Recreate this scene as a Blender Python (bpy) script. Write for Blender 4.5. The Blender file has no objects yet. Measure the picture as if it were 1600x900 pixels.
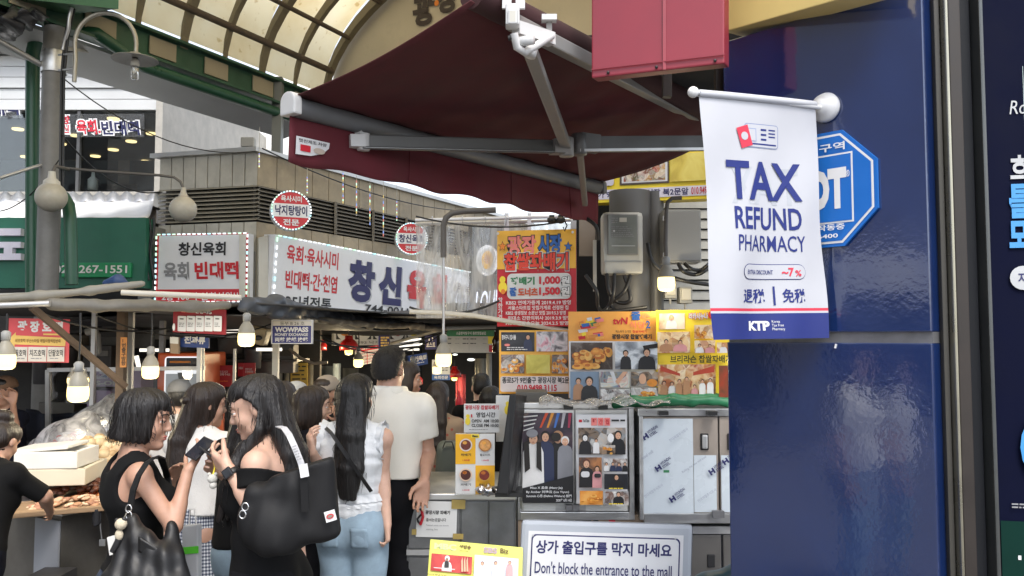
import bpy, bmesh, math, random
import numpy as np
from mathutils import Vector, Matrix
V = Vector; R = math.radians; PI = math.pi
scene = bpy.context.scene; COL = scene.collection
random.seed(7); RNG = np.random.default_rng(7)

# ------------------------------------------------------------------ camera, sky, sun, exposure
F_PX = 1300.0; HORIZON = 525.0; CAM_H = 1.8            # in pixels of the 1600 x 900 photograph
PITCH = math.atan((HORIZON - 450.0) / F_PX)
cam_d = bpy.data.cameras.new('camera'); cam = bpy.data.objects.new('camera', cam_d); COL.objects.link(cam)
cam.location = (0, 0, CAM_H); cam.rotation_euler = (PI / 2 + PITCH, 0, 0)
cam_d.sensor_width = 36; cam_d.lens = 36 * F_PX / 1600; cam_d.clip_start = .05; cam_d.clip_end = 2000
scene.camera = cam
SUN_EL, SUN_AZ = 56.0, 162.0                            # degrees; azimuth from +Y, negative = to the left
world = bpy.data.worlds.new('World'); scene.world = world; world.use_nodes = True
_nt = world.node_tree; _bg = _nt.nodes['Background']
_sky = _nt.nodes.new('ShaderNodeTexSky'); _sky.sky_type = 'NISHITA'; _sky.sun_disc = False
_sky.sun_elevation = R(SUN_EL); _sky.sun_rotation = R(SUN_AZ); _sky.air_density = 1.0; _sky.dust_density = 2.0; _sky.ozone_density = 1.0
_hs = _nt.nodes.new('ShaderNodeHueSaturation'); _hs.inputs['Saturation'].default_value = .45
_nt.links.new(_sky.outputs[0], _hs.inputs['Color']); _nt.links.new(_hs.outputs[0], _bg.inputs['Color'])
_bg.inputs['Strength'].default_value = .15
sl = bpy.data.lights.new('sun', 'SUN'); sun = bpy.data.objects.new('sun', sl); COL.objects.link(sun)
sl.energy = 1.25; sl.angle = R(22); sl.color = (1, .96, .9)
sun.rotation_euler = (R(90 - SUN_EL), 0, R(180 - SUN_AZ))
scene.view_settings.view_transform = 'Standard'; scene.view_settings.look = 'None'
scene.view_settings.exposure = 1.35; scene.view_settings.gamma = 1; scene.view_settings.use_curve_mapping = False
scene.cycles.use_denoising = True
scene.cycles.max_bounces = 8; scene.cycles.transparent_max_bounces = 12; scene.cycles.diffuse_bounces = 4
scene.cycles.sample_clamp_indirect = 6; scene.cycles.caustics_reflective = False; scene.cycles.caustics_refractive = False

def ray(px, py):
    x = (px - 800.0) / F_PX; y = (450.0 - py) / F_PX
    return V((x, math.cos(PITCH) - y * math.sin(PITCH), math.sin(PITCH) + y * math.cos(PITCH)))
CAM = V((0, 0, CAM_H))
def at(px, py, d):                                     # the place seen at a pixel, d metres ahead
    r = ray(px, py); return CAM + r * (d / r.y)
def at_z(px, py, z):                                   # where that line of sight meets height z
    r = ray(px, py); return CAM + r * ((z - CAM_H) / r.z)

# ------------------------------------------------------------------ materials
MATS = {}
def nn(nt, t, **kw):
    n = nt.nodes.new(t)
    for k, v in kw.items(): setattr(n, k, v)
    return n
def ramp(nt, stops, interp='LINEAR'):
    n = nt.nodes.new('ShaderNodeValToRGB'); n.color_ramp.interpolation = interp
    e = n.color_ramp.elements
    while len(e) < len(stops): e.new(.5)
    for el, (p, c) in zip(e, stops):
        el.position = p; el.color = (c[0], c[1], c[2], 1) if not isinstance(c, (int, float)) else (c, c, c, 1)
    return n
def h2l(h):                                             # '#rrggbb' -> linear
    h = h.lstrip('#'); o = []
    for i in (0, 2, 4):
        c = int(h[i:i + 2], 16) / 255; o.append(c / 12.92 if c <= .04045 else ((c + .055) / 1.055) ** 2.4)
    return tuple(o)
def mat(name, col, rough=.6, metal=0, var=.12, vscale=5, bump=0, bscale=70, stretch=(1, 1, 1), emit=0, trans=0,
        coat=0, sss=0, sheen=0, spec=.5, dirt=0, dirtcol=(.05, .045, .04), dscale=2.5, rvar=.1):
    if name in MATS: return MATS[name]
    if isinstance(col, str): col = h2l(col)
    m = bpy.data.materials.new(name); m.use_nodes = True; nt = m.node_tree; b = nt.nodes['Principled BSDF']; L = nt.links.new
    tc = nn(nt, 'ShaderNodeTexCoord'); mp = nn(nt, 'ShaderNodeMapping'); mp.inputs['Scale'].default_value = stretch
    L(tc.outputs['Object'], mp.inputs['Vector'])
    n1 = nn(nt, 'ShaderNodeTexNoise'); n1.inputs['Scale'].default_value = vscale; n1.inputs['Detail'].default_value = 6; n1.inputs['Roughness'].default_value = .65
    L(mp.outputs[0], n1.inputs['Vector'])
    lo = tuple(max(0, c * (1 - var)) for c in col); hi = tuple(min(1, c * (1 + var)) for c in col)
    rp = ramp(nt, [(.3, lo), (.7, hi)]); L(n1.outputs[0], rp.inputs[0]); out = rp.outputs[0]
    if dirt:
        n2 = nn(nt, 'ShaderNodeTexNoise'); n2.inputs['Scale'].default_value = dscale; n2.inputs['Detail'].default_value = 8; n2.inputs['Roughness'].default_value = .7
        L(mp.outputs[0], n2.inputs['Vector'])
        r2 = ramp(nt, [(.45, 0.0), (.75, float(dirt))]); L(n2.outputs[0], r2.inputs[0])
        mx = nn(nt, 'ShaderNodeMix', data_type='RGBA'); L(r2.outputs[0], mx.inputs[0]); L(out, mx.inputs[6]); mx.inputs[7].default_value = (*dirtcol, 1)
        out = mx.outputs[2]
    L(out, b.inputs['Base Color'])
    b.inputs['Metallic'].default_value = metal; b.inputs['Specular IOR Level'].default_value = spec
    if rvar:
        r3 = ramp(nt, [(.3, max(0, rough - rvar)), (.7, min(1, rough + rvar))]); L(n1.outputs[0], r3.inputs[0]); L(r3.outputs[0], b.inputs['Roughness'])
    else: b.inputs['Roughness'].default_value = rough
    if emit:
        L(out, b.inputs['Emission Color']); b.inputs['Emission Strength'].default_value = emit
    if trans: b.inputs['Transmission Weight'].default_value = trans
    if coat: b.inputs['Coat Weight'].default_value = coat; b.inputs['Coat Roughness'].default_value = .05
    if sss:
        b.inputs['Subsurface Weight'].default_value = sss; b.inputs['Subsurface Radius'].default_value = (.01, .004, .002); b.inputs['Subsurface Scale'].default_value = 1.0
    if sheen: b.inputs['Sheen Weight'].default_value = sheen; b.inputs['Sheen Roughness'].default_value = .5
    if bump:
        n4 = nn(nt, 'ShaderNodeTexNoise'); n4.inputs['Scale'].default_value = bscale; n4.inputs['Detail'].default_value = 4
        L(mp.outputs[0], n4.inputs['Vector']); bp = nn(nt, 'ShaderNodeBump'); bp.inputs['Strength'].default_value = min(1, bump); bp.inputs['Distance'].default_value = .02 * bump
        L(n4.outputs[0], bp.inputs['Height']); L(bp.outputs[0], b.inputs['Normal'])
    MATS[name] = m; return m
def emat(name, col, strength):                          # lamps and lit letters only
    if name in MATS: return MATS[name]
    if isinstance(col, str): col = h2l(col)
    m = bpy.data.materials.new(name); m.use_nodes = True; b = m.node_tree.nodes['Principled BSDF']
    b.inputs['Base Color'].default_value = (.06, .06, .06, 1); b.inputs['Emission Color'].default_value = (*col, 1); b.inputs['Emission Strength'].default_value = strength
    MATS[name] = m; return m
def clear_mat(name, tint=(1, 1, 1), gloss=.08, rough=.03, haze=0, bump=0, bscale=12, stretch=(1, 1, 1), hazecol=(.8, .82, .85), crease=0):
    if name in MATS: return MATS[name]                  # a thin clear sheet: glass pane, plastic film
    m = bpy.data.materials.new(name); m.use_nodes = True; nt = m.node_tree; L = nt.links.new
    nt.nodes.remove(nt.nodes['Principled BSDF']); o = nt.nodes['Material Output']
    tr = nn(nt, 'ShaderNodeBsdfTransparent'); tr.inputs[0].default_value = (*tint, 1)
    gl = nn(nt, 'ShaderNodeBsdfGlossy'); gl.inputs['Roughness'].default_value = rough; gl.inputs['Color'].default_value = (1, 1, 1, 1)
    fr = nn(nt, 'ShaderNodeFresnel'); fr.inputs[0].default_value = 1.45
    ad = nn(nt, 'ShaderNodeMath', operation='MULTIPLY_ADD'); L(fr.outputs[0], ad.inputs[0]); ad.inputs[1].default_value = 1.0; ad.inputs[2].default_value = gloss
    m1 = nn(nt, 'ShaderNodeMixShader'); L(ad.outputs[0], m1.inputs[0]); L(tr.outputs[0], m1.inputs[1]); L(gl.outputs[0], m1.inputs[2]); out = m1.outputs[0]
    tc = nn(nt, 'ShaderNodeTexCoord'); mp = nn(nt, 'ShaderNodeMapping'); mp.inputs['Scale'].default_value = stretch; L(tc.outputs['Object'], mp.inputs['Vector'])
    ns = nn(nt, 'ShaderNodeTexNoise'); ns.inputs['Scale'].default_value = bscale; ns.inputs['Detail'].default_value = 5; ns.inputs['Distortion'].default_value = crease; L(mp.outputs[0], ns.inputs['Vector'])
    if haze:
        df = nn(nt, 'ShaderNodeBsdfDiffuse'); df.inputs[0].default_value = (*hazecol, 1)
        tl = nn(nt, 'ShaderNodeBsdfTranslucent'); tl.inputs[0].default_value = (*hazecol, 1)
        ms = nn(nt, 'ShaderNodeMixShader'); L(df.outputs[0], ms.inputs[1]); L(tl.outputs[0], ms.inputs[2])
        rr = ramp(nt, [(.4, haze * .4), (.62, min(1., haze * 1.5))]); L(ns.outputs[0], rr.inputs[0])
        m2 = nn(nt, 'ShaderNodeMixShader'); L(rr.outputs[0], m2.inputs[0]); L(out, m2.inputs[1]); L(ms.outputs[0], m2.inputs[2]); out = m2.outputs[0]
    if bump:
        bp = nn(nt, 'ShaderNodeBump'); bp.inputs['Strength'].default_value = bump; bp.inputs['Distance'].default_value = .05; L(ns.outputs[0], bp.inputs['Height']); L(bp.outputs[0], gl.inputs['Normal'])
    L(out, o.inputs['Surface']); MATS[name] = m; return m
def photo_mat(name, cols, scale=14, cells=0, rough=.35):   # a printed photograph: soft patches of its colours
    if name in MATS: return MATS[name]
    cols = [h2l(c) if isinstance(c, str) else c for c in cols]
    m = bpy.data.materials.new(name); m.use_nodes = True; nt = m.node_tree; b = nt.nodes['Principled BSDF']; L = nt.links.new
    tc = nn(nt, 'ShaderNodeTexCoord'); ns = nn(nt, 'ShaderNodeTexNoise'); ns.inputs['Scale'].default_value = scale; ns.inputs['Detail'].default_value = 5; ns.inputs['Distortion'].default_value = 1.2
    L(tc.outputs['Object'], ns.inputs['Vector'])
    k = len(cols); rp = ramp(nt, [(.3 + .4 * i / max(1, k - 1), c) for i, c in enumerate(cols)]); L(ns.outputs[0], rp.inputs[0]); out = rp.outputs[0]
    if cells:
        vo = nn(nt, 'ShaderNodeTexVoronoi'); vo.inputs['Scale'].default_value = cells; L(tc.outputs['Object'], vo.inputs['Vector'])
        rv = ramp(nt, [(i / k, c) for i, c in enumerate(cols)], 'CONSTANT'); sep = nn(nt, 'ShaderNodeSeparateColor'); L(vo.outputs['Color'], sep.inputs[0]); L(sep.outputs[0], rv.inputs[0])
        mx = nn(nt, 'ShaderNodeMix', data_type='RGBA'); mx.inputs[0].default_value = .55; L(out, mx.inputs[6]); L(rv.outputs[0], mx.inputs[7]); out = mx.outputs[2]
    L(out, b.inputs['Base Color']); b.inputs['Roughness'].default_value = rough
    MATS[name] = m; return m

# ------------------------------------------------------------------ mesh building
def v3(p): return (p[0], p[1], p[2])
class MB:
    def __init__(s): s.v = []; s.f = []; s.m = []; s.s = []
    def add(s, verts, faces, m=None, smooth=False):
        o = len(s.v); s.v += [v3(p) for p in verts]
        for f in faces: s.f.append([i + o for i in f]); s.m.append(m); s.s.append(smooth)
        return s
    def quad(s, a, b, c, d, m=None): return s.add([a, b, c, d], [(0, 1, 2, 3)], m)
    def hexa(s, p, m=None):                             # 4 bottom + 4 top corners
        return s.add(p, [(3, 2, 1, 0), (4, 5, 6, 7), (0, 1, 5, 4), (1, 2, 6, 5), (2, 3, 7, 6), (3, 0, 4, 7)], m)
    def box(s, c, size, m=None, rot=None):
        x, y, z = (q / 2 for q in size); c = V(c)
        p = [V(q) for q in ((-x, -y, -z), (x, -y, -z), (x, y, -z), (-x, y, -z), (-x, -y, z), (x, -y, z), (x, y, z), (-x, y, z))]
        if rot is not None: p = [rot @ q for q in p]
        return s.hexa([c + q for q in p], m)
    def bar(s, a, b, w, h, m=None, up=(0, 0, 1)):       # rectangular bar from a to b
        a, b = V(a), V(b); d = (b - a).normalized(); side = d.cross(V(up))
        if side.length < 1e-4: side = V((1, 0, 0))
        side.normalize(); u = side.cross(d).normalized()
        q = [side * (sx * w / 2) + u * (sy * h / 2) for sx, sy in ((-1, -1), (1, -1), (1, 1), (-1, 1))]
        return s.hexa([a + k for k in q] + [b + k for k in q], m)
    def tube(s, pts, r, seg=8, m=None, cap=True):
        pts = [V(p) for p in pts]; n = len(pts); rs = r if isinstance(r, (list, tuple)) else [r] * n
        t = [(pts[min(i + 1, n - 1)] - pts[max(i - 1, 0)]).normalized() for i in range(n)]
        up = V((0, 0, 1)) if abs(t[0].z) < .9 else V((1, 0, 0)); x = t[0].cross(up).normalized(); vs = []
        for i in range(n):
            x = (x - t[i] * x.dot(t[i])).normalized(); y = t[i].cross(x)
            for k in range(seg):
                a = 2 * PI * k / seg; vs.append(pts[i] + (x * math.cos(a) + y * math.sin(a)) * rs[i])
        fs = [(i * seg + k, i * seg + (k + 1) % seg, (i + 1) * seg + (k + 1) % seg, (i + 1) * seg + k) for i in range(n - 1) for k in range(seg)]
        s.add(vs, fs, m, True)
        if cap: s.add(vs[:seg], [tuple(range(seg))[::-1]], m); s.add(vs[-seg:], [tuple(range(seg))], m)
        return s
    def lathe(s, prof, c=(0, 0, 0), axis=(0, 0, 1), seg=20, m=None, smooth=True):
        c = V(c); z = V(axis).normalized(); x = z.orthogonal().normalized(); y = z.cross(x); vs = []
        for r, h in prof:
            for k in range(seg):
                a = 2 * PI * k / seg; vs.append(c + z * h + (x * math.cos(a) + y * math.sin(a)) * max(r, 1e-4))
        fs = [(i * seg + k, i * seg + (k + 1) % seg, (i + 1) * seg + (k + 1) % seg, (i + 1) * seg + k) for i in range(len(prof) - 1) for k in range(seg)]
        return s.add(vs, fs, m, smooth)
    def ell(s, c, rad, m=None, rot=None, seg=14, rings=8):
        if isinstance(rad, (int, float)): rad = (rad,) * 3
        c = V(c); vs = []
        for i in range(rings + 1):
            a = PI * i / rings
            for k in range(seg):
                b = 2 * PI * k / seg; p = V((math.sin(a) * math.cos(b) * rad[0], math.sin(a) * math.sin(b) * rad[1], math.cos(a) * rad[2]))
                vs.append(c + (rot @ p if rot is not None else p))
        fs = [(i * seg + k, (i + 1) * seg + k, (i + 1) * seg + (k + 1) % seg, i * seg + (k + 1) % seg) for i in range(rings) for k in range(seg)]
        return s.add(vs, fs, m, True)
    def prism(s, pts, ext, m=None):                     # flat outline pts pushed along ext
        n = len(pts); pts = [V(p) for p in pts]; e = V(ext); vs = pts + [p + e for p in pts]
        return s.add(vs, [tuple(range(n))[::-1], tuple(range(n, 2 * n))] + [(i, (i + 1) % n, n + (i + 1) % n, n + i) for i in range(n)], m)
    def grid(s, fn, nu, nv, m=None, smooth=True):       # fn(u, v) with u, v in 0..1
        vs = [fn(i / nu, j / nv) for j in range(nv + 1) for i in range(nu + 1)]
        fs = [(j * (nu + 1) + i, j * (nu + 1) + i + 1, (j + 1) * (nu + 1) + i + 1, (j + 1) * (nu + 1) + i) for j in range(nv) for i in range(nu)]
        return s.add(vs, fs, m, smooth)
    def build(s, name, m=None, parent=None, bevel=0, solid=0):
        ms = []
        for k in s.m:
            k = k or m
            if k not in ms: ms.append(k)
        if parent is not None: org = wloc(parent)
        else:
            a = np.array(s.v); org = V(((a[:, 0].min() + a[:, 0].max()) / 2, (a[:, 1].min() + a[:, 1].max()) / 2, a[:, 2].min()))
        me = bpy.data.meshes.new(name); me.from_pydata([(p[0] - org.x, p[1] - org.y, p[2] - org.z) for p in s.v], [], s.f)
        for k in ms: me.materials.append(k)
        me.polygons.foreach_set('material_index', [ms.index(k or m) for k in s.m]); me.polygons.foreach_set('use_smooth', s.s); me.update()
        o = bpy.data.objects.new(name, me); COL.objects.link(o)
        if parent is not None: o.parent = parent
        else: o.location = org
        if bevel:
            bm = bmesh.new(); bm.from_mesh(me)
            es = [e for e in bm.edges if len(e.link_faces) == 2 and e.calc_face_angle(0) > .6]
            bmesh.ops.bevel(bm, geom=es, offset=bevel, segments=2, profile=.6, affect='EDGES'); bm.to_mesh(me); bm.free()
        if solid:
            md = o.modifiers.new('thickness', 'SOLIDIFY'); md.thickness = solid
        return o
def wloc(o):
    p = V((0, 0, 0))
    while o is not None: p = p + o.location; o = o.parent
    return p
def tag(o, label=None, cat=None, group=None, kind=None):
    if label: o['label'] = label
    if cat: o['category'] = cat
    if group: o['group'] = group
    if kind: o['kind'] = kind
    return o
def thing(name, label, cat, loc=(0, 0, 0), group=None):
    o = bpy.data.objects.new(name, None); o.empty_display_size = .1; COL.objects.link(o); o.location = loc
    return tag(o, label, cat, group)
def struct(mb, name, m, **kw): return tag(mb.build(name, m, **kw), kind='structure')
def dup(root, loc, label=None, group=None):             # copy a thing with its parts and sub-parts
    r = root.copy(); COL.objects.link(r); r.location = loc
    if label: r['label'] = label
    if group: r['group'] = group
    for ch in list(root.children):
        c = ch.copy(); COL.objects.link(c); c.parent = r
        for g in list(ch.children):
            e = g.copy(); COL.objects.link(e); e.parent = c
    return r

# ------------------------------------------------------------------ lettering and signs
LIPP = mat('printed_lips', (.35, .09, .08), .5)
_TC = {}
def text_geo(t, bold=0):
    k = (t, bold)
    if k in _TC: return _TC[k]
    cu = bpy.data.curves.new('t', 'FONT'); cu.body = t; cu.resolution_u = 3; cu.offset = bold
    ob = bpy.data.objects.new('t', cu); me = ob.to_mesh()
    n = len(me.vertices); a = np.empty(n * 3); me.vertices.foreach_get('co', a); a = a.reshape(-1, 3)[:, :2]
    fs = [tuple(p.vertices) for p in me.polygons]; ob.to_mesh_clear(); bpy.data.objects.remove(ob); bpy.data.curves.remove(cu)
    lo = a.min(0); hi = a.max(0); asp = (hi[0] - lo[0]) / max(1e-6, hi[1] - lo[1])
    a = (a - lo) / np.maximum(hi - lo, 1e-6); _TC[k] = (a, fs, asp); return _TC[k]
class Frame:                                            # a flat panel standing in the place: top-left, top-right, bottom-left corners
    def __init__(s, tl, tr, bl):
        s.tl, s.u, s.d = V(tl), V(tr) - V(tl), V(bl) - V(tl); s.W = s.u.length; s.H = s.d.length
        s.n = s.d.cross(s.u).normalized()
        if s.n.dot(CAM - s.tl) < 0: s.n = -s.n
    def p(s, a, b, n=0): return s.tl + s.u * a + s.d * b + s.n * n
    def uv(s, px, py):
        r = ray(px, py); M = Matrix((( r.x, -s.u.x, -s.d.x), (r.y, -s.u.y, -s.d.y), (r.z, -s.u.z, -s.d.z)))
        q = M.inverted() @ (s.tl - CAM); return q.y, q.z
    def px(s, px, py, n=0): a, b = s.uv(px, py); return s.p(a, b, n)
def pframe(x0, y0, x1, y1, d0, d1=None, y0r=None, h=None):   # panel from photo pixels and its two distances
    d1 = d1 or d0; tl = at(x0, y0, d0); tr = at(x1, y0r if y0r is not None else y0, d1)
    if y0r is None: tr.z = tl.z
    bl = V((tl.x, tl.y, at(x0, y1, d0).z)); return Frame(tl, tr, bl)
def fbox(f, a0, b0, a1, b1, n0, n1, mb, m=None):
    return mb.hexa([f.p(a0, b1, n0), f.p(a1, b1, n0), f.p(a1, b1, n1), f.p(a0, b1, n1), f.p(a0, b0, n0), f.p(a1, b0, n0), f.p(a1, b0, n1), f.p(a0, b0, n1)], m)
class Sign:
    def __init__(s, name, label, cat, f, board, t=.02, group=None, edge=None, ew=.015, bname='board', bevel=0):
        s.f = f; s.n = .0015; s.L = {}; b = f.p(.5, 1, -t / 2)
        s.root = thing(name, label, cat, b, group)
        mb = MB(); fbox(f, 0, 0, 1, 1, -t, 0, mb, board); s.board = mb.build(bname, board, s.root, bevel=bevel)
        if edge:
            e = MB(); w = ew / f.W; h = ew / f.H
            for a0, b0, a1, b1 in ((-w, -h, 1 + w, 0), (-w, 1, 1 + w, 1 + h), (-w, 0, 0, 1), (1, 0, 1 + w, 1)): fbox(f, a0, b0, a1, b1, -t - .004, .008, e, edge)
            e.build('frame', edge, s.root)
    def mb(s, part): return s.L.setdefault(part, MB())
    def step(s): s.n += .0012
    def _c(s, r, px):
        if not px: return r
        a0, b0 = s.f.uv(r[0], r[1]); a1, b1 = s.f.uv(r[2], r[3]); return a0, b0, a1, b1
    def rect(s, m, r, part='print', px=True, rnd=0):
        a0, b0, a1, b1 = s._c(r, px); s.step(); n = s.n
        if rnd:
            W, H = (a1 - a0) * s.f.W, (b1 - b0) * s.f.H; q = min(rnd, .5) * min(W, H); pts = []
            for cx, cy, st in ((W - q, q, -90), (W - q, H - q, 0), (q, H - q, 90), (q, q, 180)):
                for k in range(6): t = R(st + 18 * k); pts.append((cx + q * math.cos(t), cy + q * math.sin(t)))
            s.mb(part).add([s.f.p(a0 + x / s.f.W, b0 + y / s.f.H, n) for x, y in pts], [tuple(range(len(pts)))], m)
        else: s.mb(part).quad(s.f.p(a0, b1, n), s.f.p(a1, b1, n), s.f.p(a1, b0, n), s.f.p(a0, b0, n), m)
        return s
    def poly(s, m, pts, part='print', px=True):
        s.step(); q = [s.f.uv(*p) if px else p for p in pts]; s.mb(part).add([s.f.p(a, b, s.n) for a, b in q], [tuple(range(len(q)))], m); return s
    def disc(s, m, r, part='print', px=True, k=18):
        a0, b0, a1, b1 = s._c(r, px); s.step(); ca, cb, ra, rb = (a0 + a1) / 2, (b0 + b1) / 2, (a1 - a0) / 2, (b1 - b0) / 2
        s.mb(part).add([s.f.p(ca + ra * math.cos(2 * PI * i / k), cb + rb * math.sin(2 * PI * i / k), s.n) for i in range(k)], [tuple(range(k))], m); return s
    def text(s, m, t, r, part='lettering', px=True, bold=.012, out=None, ob=.06, fit=True, shear=0, keep=False):
        a0, b0, a1, b1 = s._c(r, px); s.k = getattr(s, 'k', 0) + 1; part = part + '#%d' % s.k
        for mm, bo in (([(out, bold + ob)] if out else []) + [(m, bold)]):
            g, fs, asp = text_geo(t, bo); e = (bo - bold) if bo != bold else 0
            ea = e * (b1 - b0) * s.f.H * .9 / s.f.W; eb = e * (b1 - b0) * .9; s.step()
            s.mb(part).add([s.f.p(a0 - ea + (a1 - a0 + 2 * ea) * x + shear * y * (b1 - b0) * s.f.H / s.f.W, b1 + eb - (b1 - b0 + 2 * eb) * y, s.n) for x, y in g], fs, mm)
        return s
    def lines(s, m, r, n, part='small_print', px=True, seed=1, fill=.55):   # rows of unreadably small print
        a0, b0, a1, b1 = s._c(r, px); rg = random.Random(seed); s.step(); hh = (b1 - b0) / n
        for i in range(n):
            x = a0; e = a0 + (a1 - a0) * rg.uniform(.7, 1)
            while x < e:
                w = hh * s.f.H / s.f.W * rg.uniform(.5, 2.2); b = b0 + hh * i
                s.mb(part).quad(s.f.p(x, b + hh * fill, s.n), s.f.p(min(x + w, a1), b + hh * fill, s.n), s.f.p(min(x + w, a1), b + hh * .08, s.n), s.f.p(x, b + hh * .08, s.n), m); x += w + hh * s.f.H / s.f.W * .35
        return s
    def figure(s, r, skin, top, hair, part='picture', px=True):            # a small printed figure: hair, face, shoulders
        a0, b0, a1, b1 = s._c(r, px); w, h = a1 - a0, b1 - b0
        s.step(); ca = (a0 + a1) / 2
        q = min(.26 * w * s.f.W, .17 * h * s.f.H); qa, qb = q / s.f.W, q / s.f.H; nb = b0 + 2.15 * qb
        pts = [(a0, b1), (a0 + .03 * w, nb + 1.6 * qb), (a0 + .14 * w, nb + .55 * qb), (ca - .5 * qa, nb), (ca + .5 * qa, nb), (a1 - .14 * w, nb + .55 * qb), (a1 - .03 * w, nb + 1.6 * qb), (a1, b1)]
        s.mb(part).add([s.f.p(a, b, s.n) for a, b in pts], [tuple(range(8))], top)
        s.disc(hair, (ca - qa, b0, ca + qa, b0 + 2.2 * qb), part, False, 14); s.disc(skin, (ca - .74 * qa, b0 + .5 * qb, ca + .74 * qa, b0 + 2.35 * qb), part, False, 14)
        for e in (-.3, .3): s.disc(hair, (ca + (e - .1) * qa, b0 + 1.25 * qb, ca + (e + .1) * qa, b0 + 1.42 * qb), part, False, 6)
        s.disc(LIPP, (ca - .2 * qa, b0 + 1.85 * qb, ca + .2 * qa, b0 + 2.0 * qb), part, False, 8); return s
    def done(s, names=None):
        for k, mb in s.L.items():
            o = mb.build(k.split('#')[0], mb.m[0], s.root)
            if k == 'small_print': tag(o, kind='stuff')
        return s.root
# ------------------------------------------------------------------ soft shapes: distance fields turned into one continuous skin
def _bounds(pr, pad):
    lo = np.full(3, 9e9); hi = -lo
    for p in pr:
        if p[0] == 'cap':
            for c, r in ((p[1], p[3]), (p[2], p[4])): lo = np.minimum(lo, np.array(c) - r); hi = np.maximum(hi, np.array(c) + r)
        else:
            r = max(p[2]); lo = np.minimum(lo, np.array(p[1]) - r); hi = np.maximum(hi, np.array(p[1]) + r)
    return lo - pad, hi + pad
def _dist(p, X, Y, Z):
    if p[0] == 'cap':
        a, b, ra, rb = np.array(p[1]), np.array(p[2]), p[3], p[4]; d = b - a; dd = max(float(d @ d), 1e-9)
        t = np.clip(((X - a[0]) * d[0] + (Y - a[1]) * d[1] + (Z - a[2]) * d[2]) / dd, 0, 1)
        return np.sqrt((X - a[0] - t * d[0]) ** 2 + (Y - a[1] - t * d[1]) ** 2 + (Z - a[2] - t * d[2]) ** 2) - (ra + (rb - ra) * t)
    c, r, M = p[1], p[2], p[3]; x, y, z = X - c[0], Y - c[1], Z - c[2]
    if M is not None:                                   # rotate into the shape's own axes
        x, y, z = (M[0][0] * x + M[1][0] * y + M[2][0] * z, M[0][1] * x + M[1][1] * y + M[2][1] * z, M[0][2] * x + M[1][2] * y + M[2][2] * z)
    if p[0] == 'ell':
        k0 = np.sqrt((x / r[0]) ** 2 + (y / r[1]) ** 2 + (z / r[2]) ** 2); k1 = np.sqrt((x / r[0] ** 2) ** 2 + (y / r[1] ** 2) ** 2 + (z / r[2] ** 2) ** 2)
        return k0 * (k0 - 1) / np.maximum(k1, 1e-6)
    q = p[4]; ax, ay, az = np.abs(x) - r[0] + q, np.abs(y) - r[1] + q, np.abs(z) - r[2] + q      # rounded box
    return np.sqrt(np.maximum(ax, 0) ** 2 + np.maximum(ay, 0) ** 2 + np.maximum(az, 0) ** 2) + np.minimum(np.maximum(ax, np.maximum(ay, az)), 0) - q
def cap(a, b, ra, rb=None): return ('cap', tuple(a), tuple(b), ra, ra if rb is None else rb)
def ell(c, r, M=None): return ('ell', tuple(c), tuple(r), M)
def rbox(c, r, q, M=None): return ('box', tuple(c), tuple(r), M, q)
def smin(a, b, k):
    if k <= 0: return np.minimum(a, b)
    q = np.clip(.5 + .5 * (b - a) / k, 0, 1); return b + (a - b) * q - k * q * (1 - q)
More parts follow.
